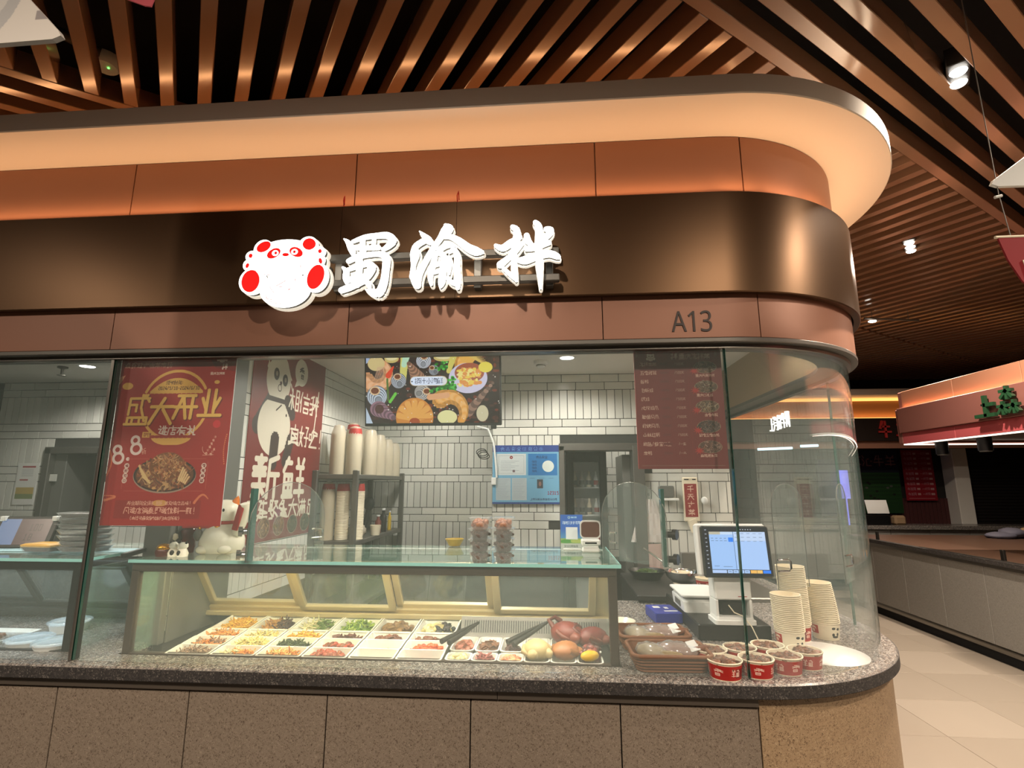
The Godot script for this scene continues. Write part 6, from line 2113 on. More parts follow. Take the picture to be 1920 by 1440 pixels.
func poster_opening() -> Image:
	var cv := Cv.new(560, 800, Color(0.6, 0.085, 0.085))
	var gold := Color(0.86, 0.69, 0.33)
	var pale := Color(0.84, 0.66, 0.58)
	var dk := Color(0.45, 0.06, 0.07)
	# darker wedges and ribbons of the printed ground
	cv.poly(PackedVector2Array([Vector2(400, 0), Vector2(560, 0), Vector2(560, 110), Vector2(460, 90)]), Color(0.5, 0.075, 0.08))
	cv.rect(60, 690, 400, 80, Color(0.54, 0.075, 0.08))
	cv.poly(PackedVector2Array([Vector2(0, 130), Vector2(26, 120), Vector2(12, 150), Vector2(0, 165)]), Color(0.85, 0.6, 0.45))
	for k in 16:
		var a := k / 15.0
		cv.dot(10 + 46 * sin(a * 3.2), 690 - a * 40 + 20 * a * a, 6 - 3 * a, Color(0.8, 0.45, 0.3))
		cv.dot(430 + a * 60, 700 - 34 * sin(a * 2.6), 6 - 3 * a, Color(0.8, 0.45, 0.3))
		cv.dot(548 - 8 * sin(a * PI), 400 + a * 130, 3, Color(0.8, 0.4, 0.25))
		cv.dot(2 + 14 * sin(a * PI), 470 + a * 110, 4, Color(0.8, 0.4, 0.25))
	cv.ell(495, 352, 18, 18, Color(0.75, 0.09, 0.16))
	cv.ell(44, 172, 26, 17, gold)
	cv.ell(476, 158, 13, 9, gold)
	gtext(cv, "地址:东", 24, 30, 17, 2.2, pale, 1.1)
	gtext(cv, "晨晖路古家菜市场", 20, 62, 24, 2.8, pale, 1.22, 0.06)
	panda_mark(cv, 490, 42, 25, Color(0.88, 0.84, 0.8), dk)
	gtext(cv, "蜀渝拌", 434, 74, 25, 3.6, Color(0.88, 0.84, 0.8), 1.2, 0.08)
	gtext(cv, "重庆凉拌菜", 440, 112, 12, 1.8, Color(0.86, 0.78, 0.72), 1.15)
	# circle
	cv.ring(285, 262, 158, 13, gold, -2.75, -0.5)
	cv.ring(285, 262, 158, 13, gold, 0.32, 2.75)
	for yy in range(136, 214):
		var f := (yy - 136) / 78.0
		var half := 128.0 * sqrt(minf(1.0, f * 1.25))
		cv.rect(285 - half, yy, half * 2, 1, gold.darkened(0.02))
	for k in 12:
		cv.ell(168 + k * 22, 214, 13, 6, Color(0.6, 0.085, 0.085))
	gtext(cv, "活动时间:", 232, 150, 17, 2.4, Color(0.25, 0.12, 0.05), 1.1)
	gtext(cv, "2024/5/18-2024/6/30", 195, 176, 16, 2.4, Color(0.22, 0.1, 0.05))
	# four big gold characters with their shade
	var big := "盛大开业"
	var bx := [58, 176, 290, 408]
	var by := [216, 232, 208, 196]
	for sh in 2:
		for i in 4:
			var o := 5 if sh == 0 else 0
			glyph(cv, big[i], bx[i] + o, by[i] + o, 104, 116 if i else 134, 15 if i else 12, Color(0.4, 0.04, 0.05) if sh == 0 else Color(0.88, 0.73, 0.36), 0.06)
	gtext(cv, "进店有礼", 222, 360, 40, 5.5, Color(0.86, 0.82, 0.78), 1.14, 0.05)
	cv.rect(146, 386, 52, 26, gold)
	gtext(cv, "OPEN", 152, 392, 14, 2.4, Color(0.5, 0.1, 0.08), 1.0)
	for yy in range(408, 446):
		var half := 96.0 * sqrt(maxf(0.0, 1.0 - pow((yy - 408) / 40.0, 2.0)))
		cv.rect(285 - half, yy, half * 2, 1, gold)
	for k in 9:
		cv.ell(196 + k * 22, 408, 14, 7, Color(0.6, 0.085, 0.085))
	# discount
	var wh := Color(0.86, 0.82, 0.8)
	for p in [[40, 490], [120, 448]]:
		cv.ring(p[0] - 3, p[1] - 24, 17, 12, wh)
		cv.ring(p[0] + 6, p[1] + 14, 23, 12, wh)
	cv.dot(92, 508, 8, wh)
	glyph(cv, "折", 150, 460, 22, 26, 2.5, pale, -0.2)
	for k in 6:
		glyph(cv, "店有礼进好香"[k], 470 - k * 7 + 20, 405 + k * 15, 10, 11, 1.5, pale)
		if k > 2:
			glyph(cv, "进店有礼好香"[k], 512 - k * 7, 428 + k * 11, 9, 10, 1.5, pale)
	cv.ring(470, 460, 30, 1.6, pale, 1.9, 3.3)
	cv.line(Vector2(444, 492), Vector2(494, 490), 1.6, pale)
	# plate
	cv.line(Vector2(92, 508), Vector2(462, 508), 1.6, Color(0.7, 0.3, 0.25))
	cv.line(Vector2(80, 520), Vector2(80, 640), 1.6, Color(0.7, 0.3, 0.25))
	cv.line(Vector2(474, 520), Vector2(474, 640), 1.6, Color(0.7, 0.3, 0.25))
	cv.line(Vector2(92, 650), Vector2(462, 650), 1.6, Color(0.7, 0.3, 0.25))
	cv.ell(276, 582, 148, 78, Color(0.6, 0.52, 0.46))
	cv.dish(276, 578, 146, 75, [Color(0.62, 0.36, 0.18), Color(0.5, 0.24, 0.12), Color(0.78, 0.6, 0.36), Color(0.4, 0.2, 0.1)], 420, 11, Color(0.16, 0.1, 0.09), 0.1)
	cv.dish(282, 540, 84, 62, [Color(0.7, 0.44, 0.22), Color(0.55, 0.28, 0.14), Color(0.82, 0.62, 0.38)], 260, 12, Color(0.5, 0.28, 0.15), 0.12)
	for k in 5:
		cv.line(Vector2(150 + k * 6, 540 + k * 12), Vector2(180 + k * 8, 575 + k * 10), 7, Color(0.82, 0.72, 0.5))
		cv.line(Vector2(360 + k * 8, 548 + k * 10), Vector2(344 + k * 8, 600 + k * 4), 8, Color(0.84, 0.74, 0.54))
	for s in [[92, "味好可口"], [456, "香辣麻鲜"]]:
		for k in 4:
			cv.ell(s[0] - k, 538 + k * 22, 12, 12, Color(0.84, 0.76, 0.72))
			glyph(cv, s[1][k], s[0] - 6 - k, 532 + k * 22, 12, 12, 1.8, Color(0.45, 0.1, 0.1))
	# lower lettering
	cv.ell(270, 702, 36, 14, Color(0.78, 0.58, 0.3))
	gtext(cv, "开业期间全场8.8折,欢迎进店品味!", 118, 694, 17, 2.2, pale, 1.1)
	gtext(cv, "凡进店消费即送饮料一瓶!", 106, 722, 25, 3.4, Color(0.86, 0.66, 0.58), 1.16)
	gtext(cv, "(本活动最终解释权归本店所有)", 138, 760, 15, 2.0, pale, 1.1)
	return cv.im

func menu_board() -> Image:
	var cv := Cv.new(512, 720, Color(0.4, 0.065, 0.07))
	var ink := Color(0.68, 0.56, 0.5)
	cv.rect(20, 14, 472, 2, ink.darkened(0.3))
	cv.rect(20, 700, 472, 2, ink.darkened(0.3))
	for s in [0, 1]:
		for k in 3:
			var x: float = 14 + k * 20 if s == 0 else 440 + k * 20
			cv.rect(x, 12, 16, 2, ink.darkened(0.25))
			cv.rect(x, 12, 2, 16, ink.darkened(0.25))
			cv.rect(x + 5, 18 + k, 8, 2, ink.darkened(0.25))
		var xx: float = 14 if s == 0 else 478
		cv.rect(xx, 30, 14, 2, ink.darkened(0.25))
		cv.rect(xx, 30, 2, 26, ink.darkened(0.25))
		cv.rect(xx + 6, 38, 2, 12, ink.darkened(0.25))
	panda_mark(cv, 100, 55, 26, Color(0.8, 0.78, 0.72), Color(0.25, 0.05, 0.06))
	gtext(cv, "蜀渝拌", 142, 34, 36, 4.6, Color(0.76, 0.7, 0.64), 1.12, 0.06)
	gtext(cv, "重庆凉拌菜", 268, 38, 32, 3.8, Color(0.74, 0.66, 0.6), 1.14)
	var rows := [["凉拌素菜", "/500克"], ["五香猪耳", "/500克"], ["酱鸭", "/500克"], ["白斩鸡", "/500克"], ["咸鸡", "/500克"], ["虎皮鸡爪", "/500克"], ["糖醋凤爪", "/500克"], ["柠檬凤爪", "/500克"], ["山林红肠", "/500克"], ["椒盐/蜂蜜花生", "/一盒"], ["素鸭", "/一只"]]
	for i in rows.size():
		var y := 88 + i * 53
		gtext(cv, rows[i][0], 34, y, 22, 2.8, ink, 1.12)
		gtext(cv, rows[i][1], 236, y + 3, 15, 2.0, ink.darkened(0.1), 1.1)
		cv.rect(150, y + 4, 50, 14, Color(0.36, 0.055, 0.06))
	cv.rect(314, 80, 2, 600, Color(0.48, 0.1, 0.1))
	var dishes := [["重庆夫妻肺片", Color(0.45, 0.3, 0.18)], ["重庆口水鸡", Color(0.42, 0.32, 0.2)], ["蜀渝卤香牛腱", Color(0.46, 0.34, 0.2)], ["鲜香五香卤鸭", Color(0.24, 0.14, 0.11)], ["麻辣猪头肉", Color(0.48, 0.28, 0.2)]]
	for i in 5:
		var y := 122 + i * 118
		cv.dish(415, y, 68, 37, [dishes[i][1], dishes[i][1].lightened(0.25), dishes[i][1].darkened(0.4), Color(0.3, 0.14, 0.08)], 120, 30 + i, Color(0.5, 0.4, 0.32), 0.16)
		for k in 9:
			var a := TAU * k / 9
			cv.line(Vector2(352, y + 22), Vector2(352 + cos(a) * 28, y + 22 + sin(a) * 22), 9, Color(0.62, 0.1, 0.08), 2.0)
		gtext(cv, dishes[i][0], 358, y + 42, 17, 2.4, Color(0.74, 0.62, 0.56), 1.12)
	return cv.im

func wall_poster() -> Image:
	var cv := Cv.new(640, 800, Color(0.4, 0.1, 0.1))
	var wh := Color(0.78, 0.75, 0.68)
	var bk := Color(0.2, 0.15, 0.14)
	cv.rect(0, 0, 640, 330, Color(0.45, 0.13, 0.115))
	# waving panda
	cv.line(Vector2(160, 215), Vector2(60, 345), 62, bk)
	cv.ell(60, 350, 38, 38, bk)
	cv.ell(190, 70, 30, 26, bk)
	cv.ell(196, 150, 100, 100, wh)
	cv.ell(200, 90, 70, 50, wh)
	cv.ell(190, 345, 130, 122, wh)
	cv.line(Vector2(120, 235), Vector2(280, 235), 20, bk)
	cv.line(Vector2(280, 228), Vector2(330, 280), 52, bk)
	cv.line(Vector2(200, 400), Vector2(196, 490), 66, bk)
	cv.line(Vector2(330, 395), Vector2(300, 480), 62, bk)
	cv.line(Vector2(192, 278), Vector2(230, 252), 6, bk)
	cv.dot(278, 290, 6, bk)
	for p in [[172, 128], [246, 142]]:
		cv.ell(p[0], p[1], 22, 26, bk)
		cv.ell(p[0] + 2, p[1] - 2, 9, 11, Color(0.55, 0.5, 0.45))
	cv.ell(212, 160, 9, 8, bk)
	cv.ring(206, 182, 14, 4, bk)
	for p in [[120, 60, 104, 84], [108, 92, 100, 112], [280, 110, 300, 130], [300, 150, 316, 176]]:
		cv.line(Vector2(p[0], p[1]), Vector2(p[2], p[3]), 9, wh)
	cv.ell(390, 80, 62, 62, wh)
	cv.poly(PackedVector2Array([Vector2(350, 118), Vector2(376, 140), Vector2(332, 156)]), wh)
	glyph(cv, "香", 372, 56, 40, 50, 6, bk)
	gtext(cv, "相信我", 300, 168, 88, 10, wh, 1.12, 0.05)
	gtext(cv, "真好吃!", 320, 322, 86, 10, wh, 1.1, 0.05)
	cv.line(Vector2(580, 140), Vector2(548, 370), 10, wh)
	for i in 2:
		glyph(cv, "新鲜"[i], 64 + i * 232, 470, 190, 160, 24, wh)
	gtext(cv, "团建聚餐大满足", 34, 645, 70, 10, wh, 1.18)
	for i in 4:
		cv.dish(170 + i * 118, 748, 46, 40, [Color(0.5, 0.3, 0.14), Color(0.38, 0.2, 0.1), Color(0.6, 0.42, 0.2)] if i < 2 else [Color(0.25, 0.24, 0.14), Color(0.32, 0.26, 0.16)], 60, 50 + i, Color(0.55, 0.48, 0.4), 0.2)
	for k in 4:
		gtext(cv, "香辣鲜", 590, 710 + k * 20, 14, 2, wh, 1.1)
	return cv.im

func tv_picture() -> Image:
	var W := 768
	var H := 432
	var cv := Cv.new(W, H, Color(0.16, 0.1, 0.1))
	var g := RandomNumberGenerator.new()
	g.seed = 5
	for i in 260:
		cv.ell(g.randf() * W, g.randf() * H, 4 + g.randf() * 16, 3 + g.randf() * 10, [Color(0.24, 0.13, 0.12), Color(0.3, 0.16, 0.13), Color(0.12, 0.08, 0.09), Color(0.4, 0.15, 0.1)][g.randi() % 4])
	# fat curl made of tapering segments: prawn
	var prawn := func(c: Vector2, r: float, a0: float, a1: float, wd: float, col: Color):
		for k in 40:
			var f := k / 39.0
			var a := lerpf(a0, a1, f)
			var p := c + Vector2(cos(a), sin(a)) * r
			cv.dot(p.x, p.y, wd * (1.0 - 0.55 * f), col.darkened(0.08 + 0.14 * absf(sin(f * 22.0))))
		for k in 40:
			var f := k / 39.0
			var a := lerpf(a0, a1, f)
			var p := c + Vector2(cos(a), sin(a)) * (r * 1.06)
			cv.dot(p.x, p.y, wd * 0.55 * (1.0 - 0.55 * f), col.lightened(0.22 * absf(sin(f * 22.0))))
	var shell := func(c: Vector2, r: float, rot: float, col: Color):
		cv.ell(c.x, c.y, r, r * 0.9, col.darkened(0.35))
		for k in 9:
			var f := k / 9.0
			var o := Vector2(cos(rot), sin(rot)) * r * 0.5 * f
			cv.ring(c.x + o.x, c.y + o.y, r * (0.95 - 0.7 * f), r * 0.09, col if k % 2 else col.darkened(0.45))
		var m := c - Vector2(cos(rot), sin(rot)) * r * 0.55
		cv.ell(m.x, m.y, r * 0.5, r * 0.42, Color(0.85, 0.72, 0.55))
		cv.ell(m.x, m.y, r * 0.38, r * 0.3, Color(0.42, 0.2, 0.1))
	var spiral := func(a: Vector2, b: Vector2, wd: float, col: Color):
		for k in 12:
			var f := k / 11.0
			var p := a.lerp(b, f)
			cv.ell(p.x, p.y, wd * (1.0 - 0.7 * f), wd * (0.9 - 0.62 * f), col.darkened(0.3) if k % 2 else col)
	cv.poly(PackedVector2Array([Vector2(0, 0), Vector2(40, 0), Vector2(16, 80), Vector2(0, 90)]), Color(0.62, 0.68, 0.8))
	prawn.call(Vector2(60, 150), 70, 2.6, -0.9, 46, Color(0.85, 0.6, 0.4))
	cv.ell(60, 90, 50, 42, Color(0.8, 0.72, 0.5))
	cv.line(Vector2(130, 160), Vector2(160, 110), 30, Color(0.85, 0.25, 0.12), 8)
	for k in 7:
		cv.line(Vector2(70 + k * 6, 110), Vector2(50 + k * 8, 180), 3, Color(0.78, 0.62, 0.5))
	for p in [[150, 62, 42, 26], [452, 62, 58, 22]]:
		cv.ell(p[0], p[1], p[2], p[3], Color(0.78, 0.7, 0.42))
		cv.ell(p[0], p[1] - 4, p[2] * 0.8, p[3] * 0.6, Color(0.86, 0.82, 0.62))
	cv.line(Vector2(226, 60), Vector2(214, 190), 46, Color(0.8, 0.78, 0.42), 38)
	cv.line(Vector2(236, 50), Vector2(222, 100), 40, Color(0.7, 0.84, 0.72), 30)
	cv.ell(200, 20, 90, 16, Color(0.7, 0.3, 0.2))
	cv.ell(500, 20, 60, 22, Color(0.62, 0.22, 0.16))
	shell.call(Vector2(256, 12), 44, 0.4, Color(0.72, 0.72, 0.75))
	shell.call(Vector2(400, 12), 40, 0.8, Color(0.6, 0.62, 0.6))
	shell.call(Vector2(336, 78), 44, 1.7, Color(0.82, 0.84, 0.88))
	shell.call(Vector2(394, 132), 30, 0.9, Color(0.62, 0.64, 0.68))
	shell.call(Vector2(190, 190), 44, 1.3, Color(0.72, 0.74, 0.78))
	shell.call(Vector2(328, 258), 46, 2.9, Color(0.76, 0.74, 0.72))
	shell.call(Vector2(64, 276), 60, 1.2, Color(0.78, 0.82, 0.88))
	spiral.call(Vector2(300, 170), Vector2(250, 92), 40, Color(0.64, 0.46, 0.36))
	spiral.call(Vector2(74, 350), Vector2(160, 400), 50, Color(0.55, 0.4, 0.46))
	cv.ell(78, 350, 26, 26, Color(0.28, 0.14, 0.14))
	spiral.call(Vector2(590, 372), Vector2(730, 210), 30, Color(0.55, 0.42, 0.36))
	prawn.call(Vector2(640, 120), 80, 3.6, 1.2, 52, Color(0.88, 0.62, 0.26))
	cv.line(Vector2(520, 20), Vector2(480, 140), 40, Color(0.8, 0.76, 0.38), 26)
	cv.ell(590, 50, 50, 50, Color(0.86, 0.66, 0.3))
	for k in 12:
		cv.line(Vector2(600, 60), Vector2(640 + k * 8, 20 + k * 10), 5, Color(0.82, 0.7, 0.36), 2)
	# clam
	cv.ell(590, 180, 110, 86, Color(0.78, 0.76, 0.84))
	cv.ell(598, 150, 84, 56, Color(0.6, 0.3, 0.2))
	for i in 90:
		cv.ell(540 + g.randf() * 120, 130 + g.randf() * 90, 6 + g.randf() * 12, 5 + g.randf() * 9, [Color(0.88, 0.76, 0.3), Color(0.84, 0.55, 0.26), Color(0.9, 0.84, 0.5)][g.randi() % 3])
	cv.ell(690, 120, 40, 30, Color(0.86, 0.8, 0.3))
	# leaves
	var leaf := func(c: Vector2, s: float):
		for i in 26:
			cv.ell(c.x + (g.randf() - 0.5) * s * 2, c.y + (g.randf() - 0.5) * s * 1.4, s * 0.25, s * 0.18, [Color(0.16, 0.55, 0.16), Color(0.3, 0.72, 0.26), Color(0.1, 0.4, 0.1)][g.randi() % 3])
	leaf.call(Vector2(440, 110), 34)
	leaf.call(Vector2(476, 200), 40)
	leaf.call(Vector2(420, 250), 44)
	leaf.call(Vector2(486, 240), 34)
	cv.line(Vector2(124, 180), Vector2(130, 300), 11, Color(0.3, 0.42, 0.16))
	cv.line(Vector2(140, 310), Vector2(172, 264), 16, Color(0.4, 0.75, 0.25))
	# three big prawns at the foot
	cv.ell(282, 400, 108, 112, Color(0.78, 0.5, 0.2))
	for k in 7:
		var a := PI + PI * (k + 0.5) / 7
		cv.line(Vector2(282, 410), Vector2(282 + cos(a) * 92, 410 + sin(a) * 96), 26, Color(0.86, 0.62, 0.3), 34)
		cv.line(Vector2(282, 410), Vector2(282 + cos(a + 0.22) * 100, 410 + sin(a + 0.22) * 104), 3, Color(0.7, 0.4, 0.16))
	cv.ell(282, 424, 30, 22, Color(0.62, 0.26, 0.1))
	prawn.call(Vector2(480, 370), 84, -2.2, 0.6, 46, Color(0.86, 0.6, 0.26))
	cv.line(Vector2(370, 286), Vector2(470, 276), 34, Color(0.84, 0.62, 0.44), 30)
	cv.ell(470, 400, 56, 40, Color(0.86, 0.84, 0.6))
	cv.poly(PackedVector2Array([Vector2(0, 340), Vector2(40, 432), Vector2(0, 432)]), Color(0.7, 0.76, 0.82))
	cv.ell(670, 380, 34, 46, Color(0.78, 0.74, 0.6))
	for i in 60:
		cv.dot(g.randf() * W, g.randf() * H, 1.5 + g.randf() * 2, Color(0.9, 0.88, 0.85))
	# name plate
	cv.ell(284, 194, 26, 26, Color(0.85, 0.9, 0.98))
	cv.ell(444, 194, 26, 26, Color(0.85, 0.86, 0.86))
	cv.rect(284, 168, 160, 53, Color(0.84, 0.88, 0.95))
	cv.ring(284, 194, 26, 3, Color(0.75, 0.66, 0.5), PI / 2, PI * 1.5)
	cv.ring(444, 194, 26, 3, Color(0.75, 0.66, 0.5), -PI / 2, PI / 2)
	cv.rect(284, 166, 160, 3, Color(0.75, 0.66, 0.5))
	cv.rect(284, 219, 160, 3, Color(0.75, 0.66, 0.5))
	cv.dot(268, 196, 4, Color(0.1, 0.1, 0.15))
	gtext(cv, "捞汁小海鲜", 284, 178, 30, 2.6, Color(0.22, 0.24, 0.34), 1.1)
	return cv.im

func till_picture() -> Image:
	var cv := Cv.new(512, 384, Color(0.06, 0.06, 0.12))
	cv.rect(50, 38, 190, 296, Color(0.62, 0.77, 0.97))
	cv.rect(244, 38, 250, 296, Color(0.66, 0.79, 0.98))
	cv.rect(50, 38, 90, 22, Color(0.74, 0.72, 0.64))
	cv.rect(140, 38, 98, 22, Color(0.78, 0.86, 0.96))
	cv.rect(244, 38, 250, 72, Color(0.76, 0.84, 0.97))
	cv.rect(200, 84, 38, 34, Color(0.12, 0.5, 0.95))
	for k in 4:
		cv.rect(64 + k * 34, 88, 18, 4, Color(0.35, 0.45, 0.6))
		cv.rect(64 + k * 34, 108, 22, 4, Color(0.4, 0.5, 0.65))
	for r in 3:
		for k in 5:
			cv.rect(252 + k * 48, 50 + r * 30, 26, 4, Color(0.5, 0.58, 0.72))
	cv.rect(240, 38, 4, 296, Color(0.3, 0.42, 0.6))
	cv.rect(50, 338, 112, 24, Color(0.7, 0.8, 0.97))
	for k in 4:
		cv.rect(168 + k * 44, 338, 40, 24, Color(0.68, 0.8, 0.97))
		cv.rect(176 + k * 44, 348, 22, 4, Color(0.3, 0.4, 0.55))
	cv.rect(346, 338, 48, 24, Color(0.95, 0.72, 0.36))
	cv.rect(396, 338, 42, 24, Color(0.95, 0.75, 0.4))
	cv.rect(442, 338, 60, 24, Color(0.15, 0.5, 0.95))
	for k in 10:
		cv.rect(18, 20 + k * 33, 14, 8, Color(0.6, 0.62, 0.68))
	for k in 5:
		cv.rect(300 + k * 20, 16, 8, 8, Color(0.7, 0.72, 0.78))
	cv.rect(70, 306, 40, 4, Color(0.4, 0.5, 0.65))
	cv.rect(140, 310, 70, 4, Color(0.4, 0.5, 0.65))
	return cv.im

func sheet(t: Node3D, w: float, h: float, img: StandardMaterial3D, back: String, xf := Transform3D(), thick := 0.003):
	var mb := MB.new()
	mb.box(xf * Vector3(0, 0, -thick * 0.5 - 0.0004), Vector3(w, h, thick), 0.0, xf.basis)
	put(t, "board", mb.mesh(), back)
	var q := MB.new()
	q.q(xf * Vector3(-w / 2, h / 2, 0), xf * Vector3(w / 2, h / 2, 0), xf * Vector3(w / 2, -h / 2, 0), xf * Vector3(-w / 2, -h / 2, 0), xf.basis.z, true)
	put(t, "print", q.mesh(), img)

func posters():
	var p1 := thing("opening_poster", "tall red poster with gold grand opening lettering and a plate of noodles", "poster", Vector3(-1.684, 1.833, -0.035))
	sheet(p1, 0.548, 0.78, picture("opening_poster", poster_opening(), 0.0), "white_plastic")
	var p2 := thing("menu_board", "dark red menu board listing cold dishes, hung behind the glass by the till", "menu board", Vector3(0.547, 1.942, -0.1))
	sheet(p2, 0.37, 0.522, picture("menu_board", menu_board(), 0.0), "red_print", Transform3D(), 0.006)
	var hk := MB.new()
	for x in [-0.14, 0.14]:
		hk.tube([Vector3(x, 0.26, -0.003), Vector3(x, 0.34, -0.003)], 0.002, 6)
	put(p2, "hanging_wire", hk.mesh(), "cable")
	var p3 := thing("wall_poster", "large dark red wall poster with a waving panda and cream lettering", "poster", Vector3(-1.789, 1.9, -1.295))
	sheet(p3, 0.99, 1.26, picture("wall_poster", wall_poster(), 0.0), "red_print", Transform3D(Basis(Vector3(0, 0, -1), Vector3(0, 1, 0), Vector3(1, 0, 0)), Vector3()))
	# blue notice board
	var nb := thing("notice_board", "light blue notice board with four framed sheets on the tiles beside the doorway", "notice board", Vector3(-0.212, 1.696, -2.176))
	var cv := Cv.new(512, 448, Color(0.4, 0.62, 0.75))
	cv.rect(0, 0, 512, 52, Color(0.1, 0.22, 0.5))
	cv.rect(0, 434, 512, 14, Color(0.1, 0.22, 0.5))
	gtext(cv, "食品安全信息公示", 60, 14, 28, 2.6, Color(0.36, 0.5, 0.74), 1.5)
	cv.rect(30, 66, 224, 164, Color(0.74, 0.77, 0.78))
	cv.ring(142, 94, 8, 8, Color(0.5, 0.1, 0.12))
	for k in 7:
		cv.rect(60, 122 + k * 12, 140 - (k % 3) * 30, 2, Color(0.5, 0.54, 0.56))
	cv.rect(46, 80, 192, 2, Color(0.55, 0.58, 0.58))
	cv.rect(46, 216, 192, 2, Color(0.55, 0.58, 0.58))
	cv.rect(46, 80, 2, 138, Color(0.55, 0.58, 0.58))
	cv.rect(236, 80, 2, 138, Color(0.55, 0.58, 0.58))
	cv.rect(152, 190, 18, 18, Color(0.4, 0.34, 0.36))
	cv.rect(270, 66, 218, 166, Color(0.1, 0.42, 0.66))
	cv.ell(420, 162, 44, 44, Color(0.8, 0.84, 0.82))
	gtext(cv, "食品安全", 330, 82, 20, 2.4, Color(0.08, 0.2, 0.32), 1.1)
	for k in 4:
		gtext(cv, "信息", 300, 118 + k * 24, 16, 2.2, Color(0.08, 0.24, 0.4), 1.1)
	for x in [26, 146]:
		cv.rect(x, 252, 112, 168, Color(0.64, 0.69, 0.71))
		for k in 15:
			cv.rect(x + 10, 262 + k * 10, 90 - (k * 7) % 30, 2, Color(0.54, 0.59, 0.62))
	cv.rect(336, 262, 44, 68, Color(0.2, 0.2, 0.24))
	cv.ell(358, 296, 10, 18, Color(0.5, 0.36, 0.34))
	for k in 3:
		cv.rect(280 + k * 70, 252, 40, 3, Color(0.28, 0.45, 0.56))
	gtext(cv, "12315", 412, 350, 26, 4, Color(0.5, 0.12, 0.2))
	gtext(cv, "上市公安品食信息公示用", 284, 404, 16, 2.2, Color(0.08, 0.16, 0.24), 1.14)
	sheet(nb, 0.556, 0.474, picture("notice_board", cv.im, 0.0), "steel_dull", Transform3D(), 0.012)
	# payment card on the display case; its code is left out
	var pc := thing("payment_card", "blue payment card with a blank white square standing on the display case", "sign card", Vector3(0.093, 1.2965, -0.585))
	var cw := Cv.new(160, 240, Color(0.1, 0.36, 0.72))
	for y in 70:
		cw.rect(0, 100 + y, 160, 1, Color(0.1, 0.36, 0.72).lerp(Color(0.3, 0.56, 0.72), y / 70.0))
	cw.rect(0, 166, 160, 34, Color(0.5, 0.64, 0.35))
	cw.ell(40, 186, 40, 14, Color(0.28, 0.55, 0.25))
	cw.ell(120, 184, 50, 12, Color(0.62, 0.7, 0.36))
	cw.rect(0, 200, 160, 40, Color(0.66, 0.7, 0.68))
	cw.rect(38, 88, 84, 84, Color(0.82, 0.86, 0.88))
	cw.ring(62, 20, 7, 3, Color(0.7, 0.85, 0.8))
	gtext(cw, "推荐使用", 74, 14, 10, 1.6, Color(0.6, 0.78, 0.9), 1.1)
	gtext(cw, "推荐扫付使用", 14, 46, 20, 2.6, Color(0.72, 0.82, 0.92), 1.1)
	gtext(cw, "支付扫用信息", 24, 212, 14, 2.2, Color(0.3, 0.36, 0.36), 1.2)
	sheet(pc, 0.112, 0.168, picture("payment_card", cw.im, 0.0), "white_plastic", Transform3D(Basis(Vector3(1, 0, 0), -0.12), Vector3(0, 0.086, 0)), 0.006)
	var ft := MB.new()
	ft.span(Vector3(-0.045, 0, -0.03), Vector3(0.045, 0.006, 0.02), 0.002)
	put(pc, "foot", ft.mesh(), "white_plastic")

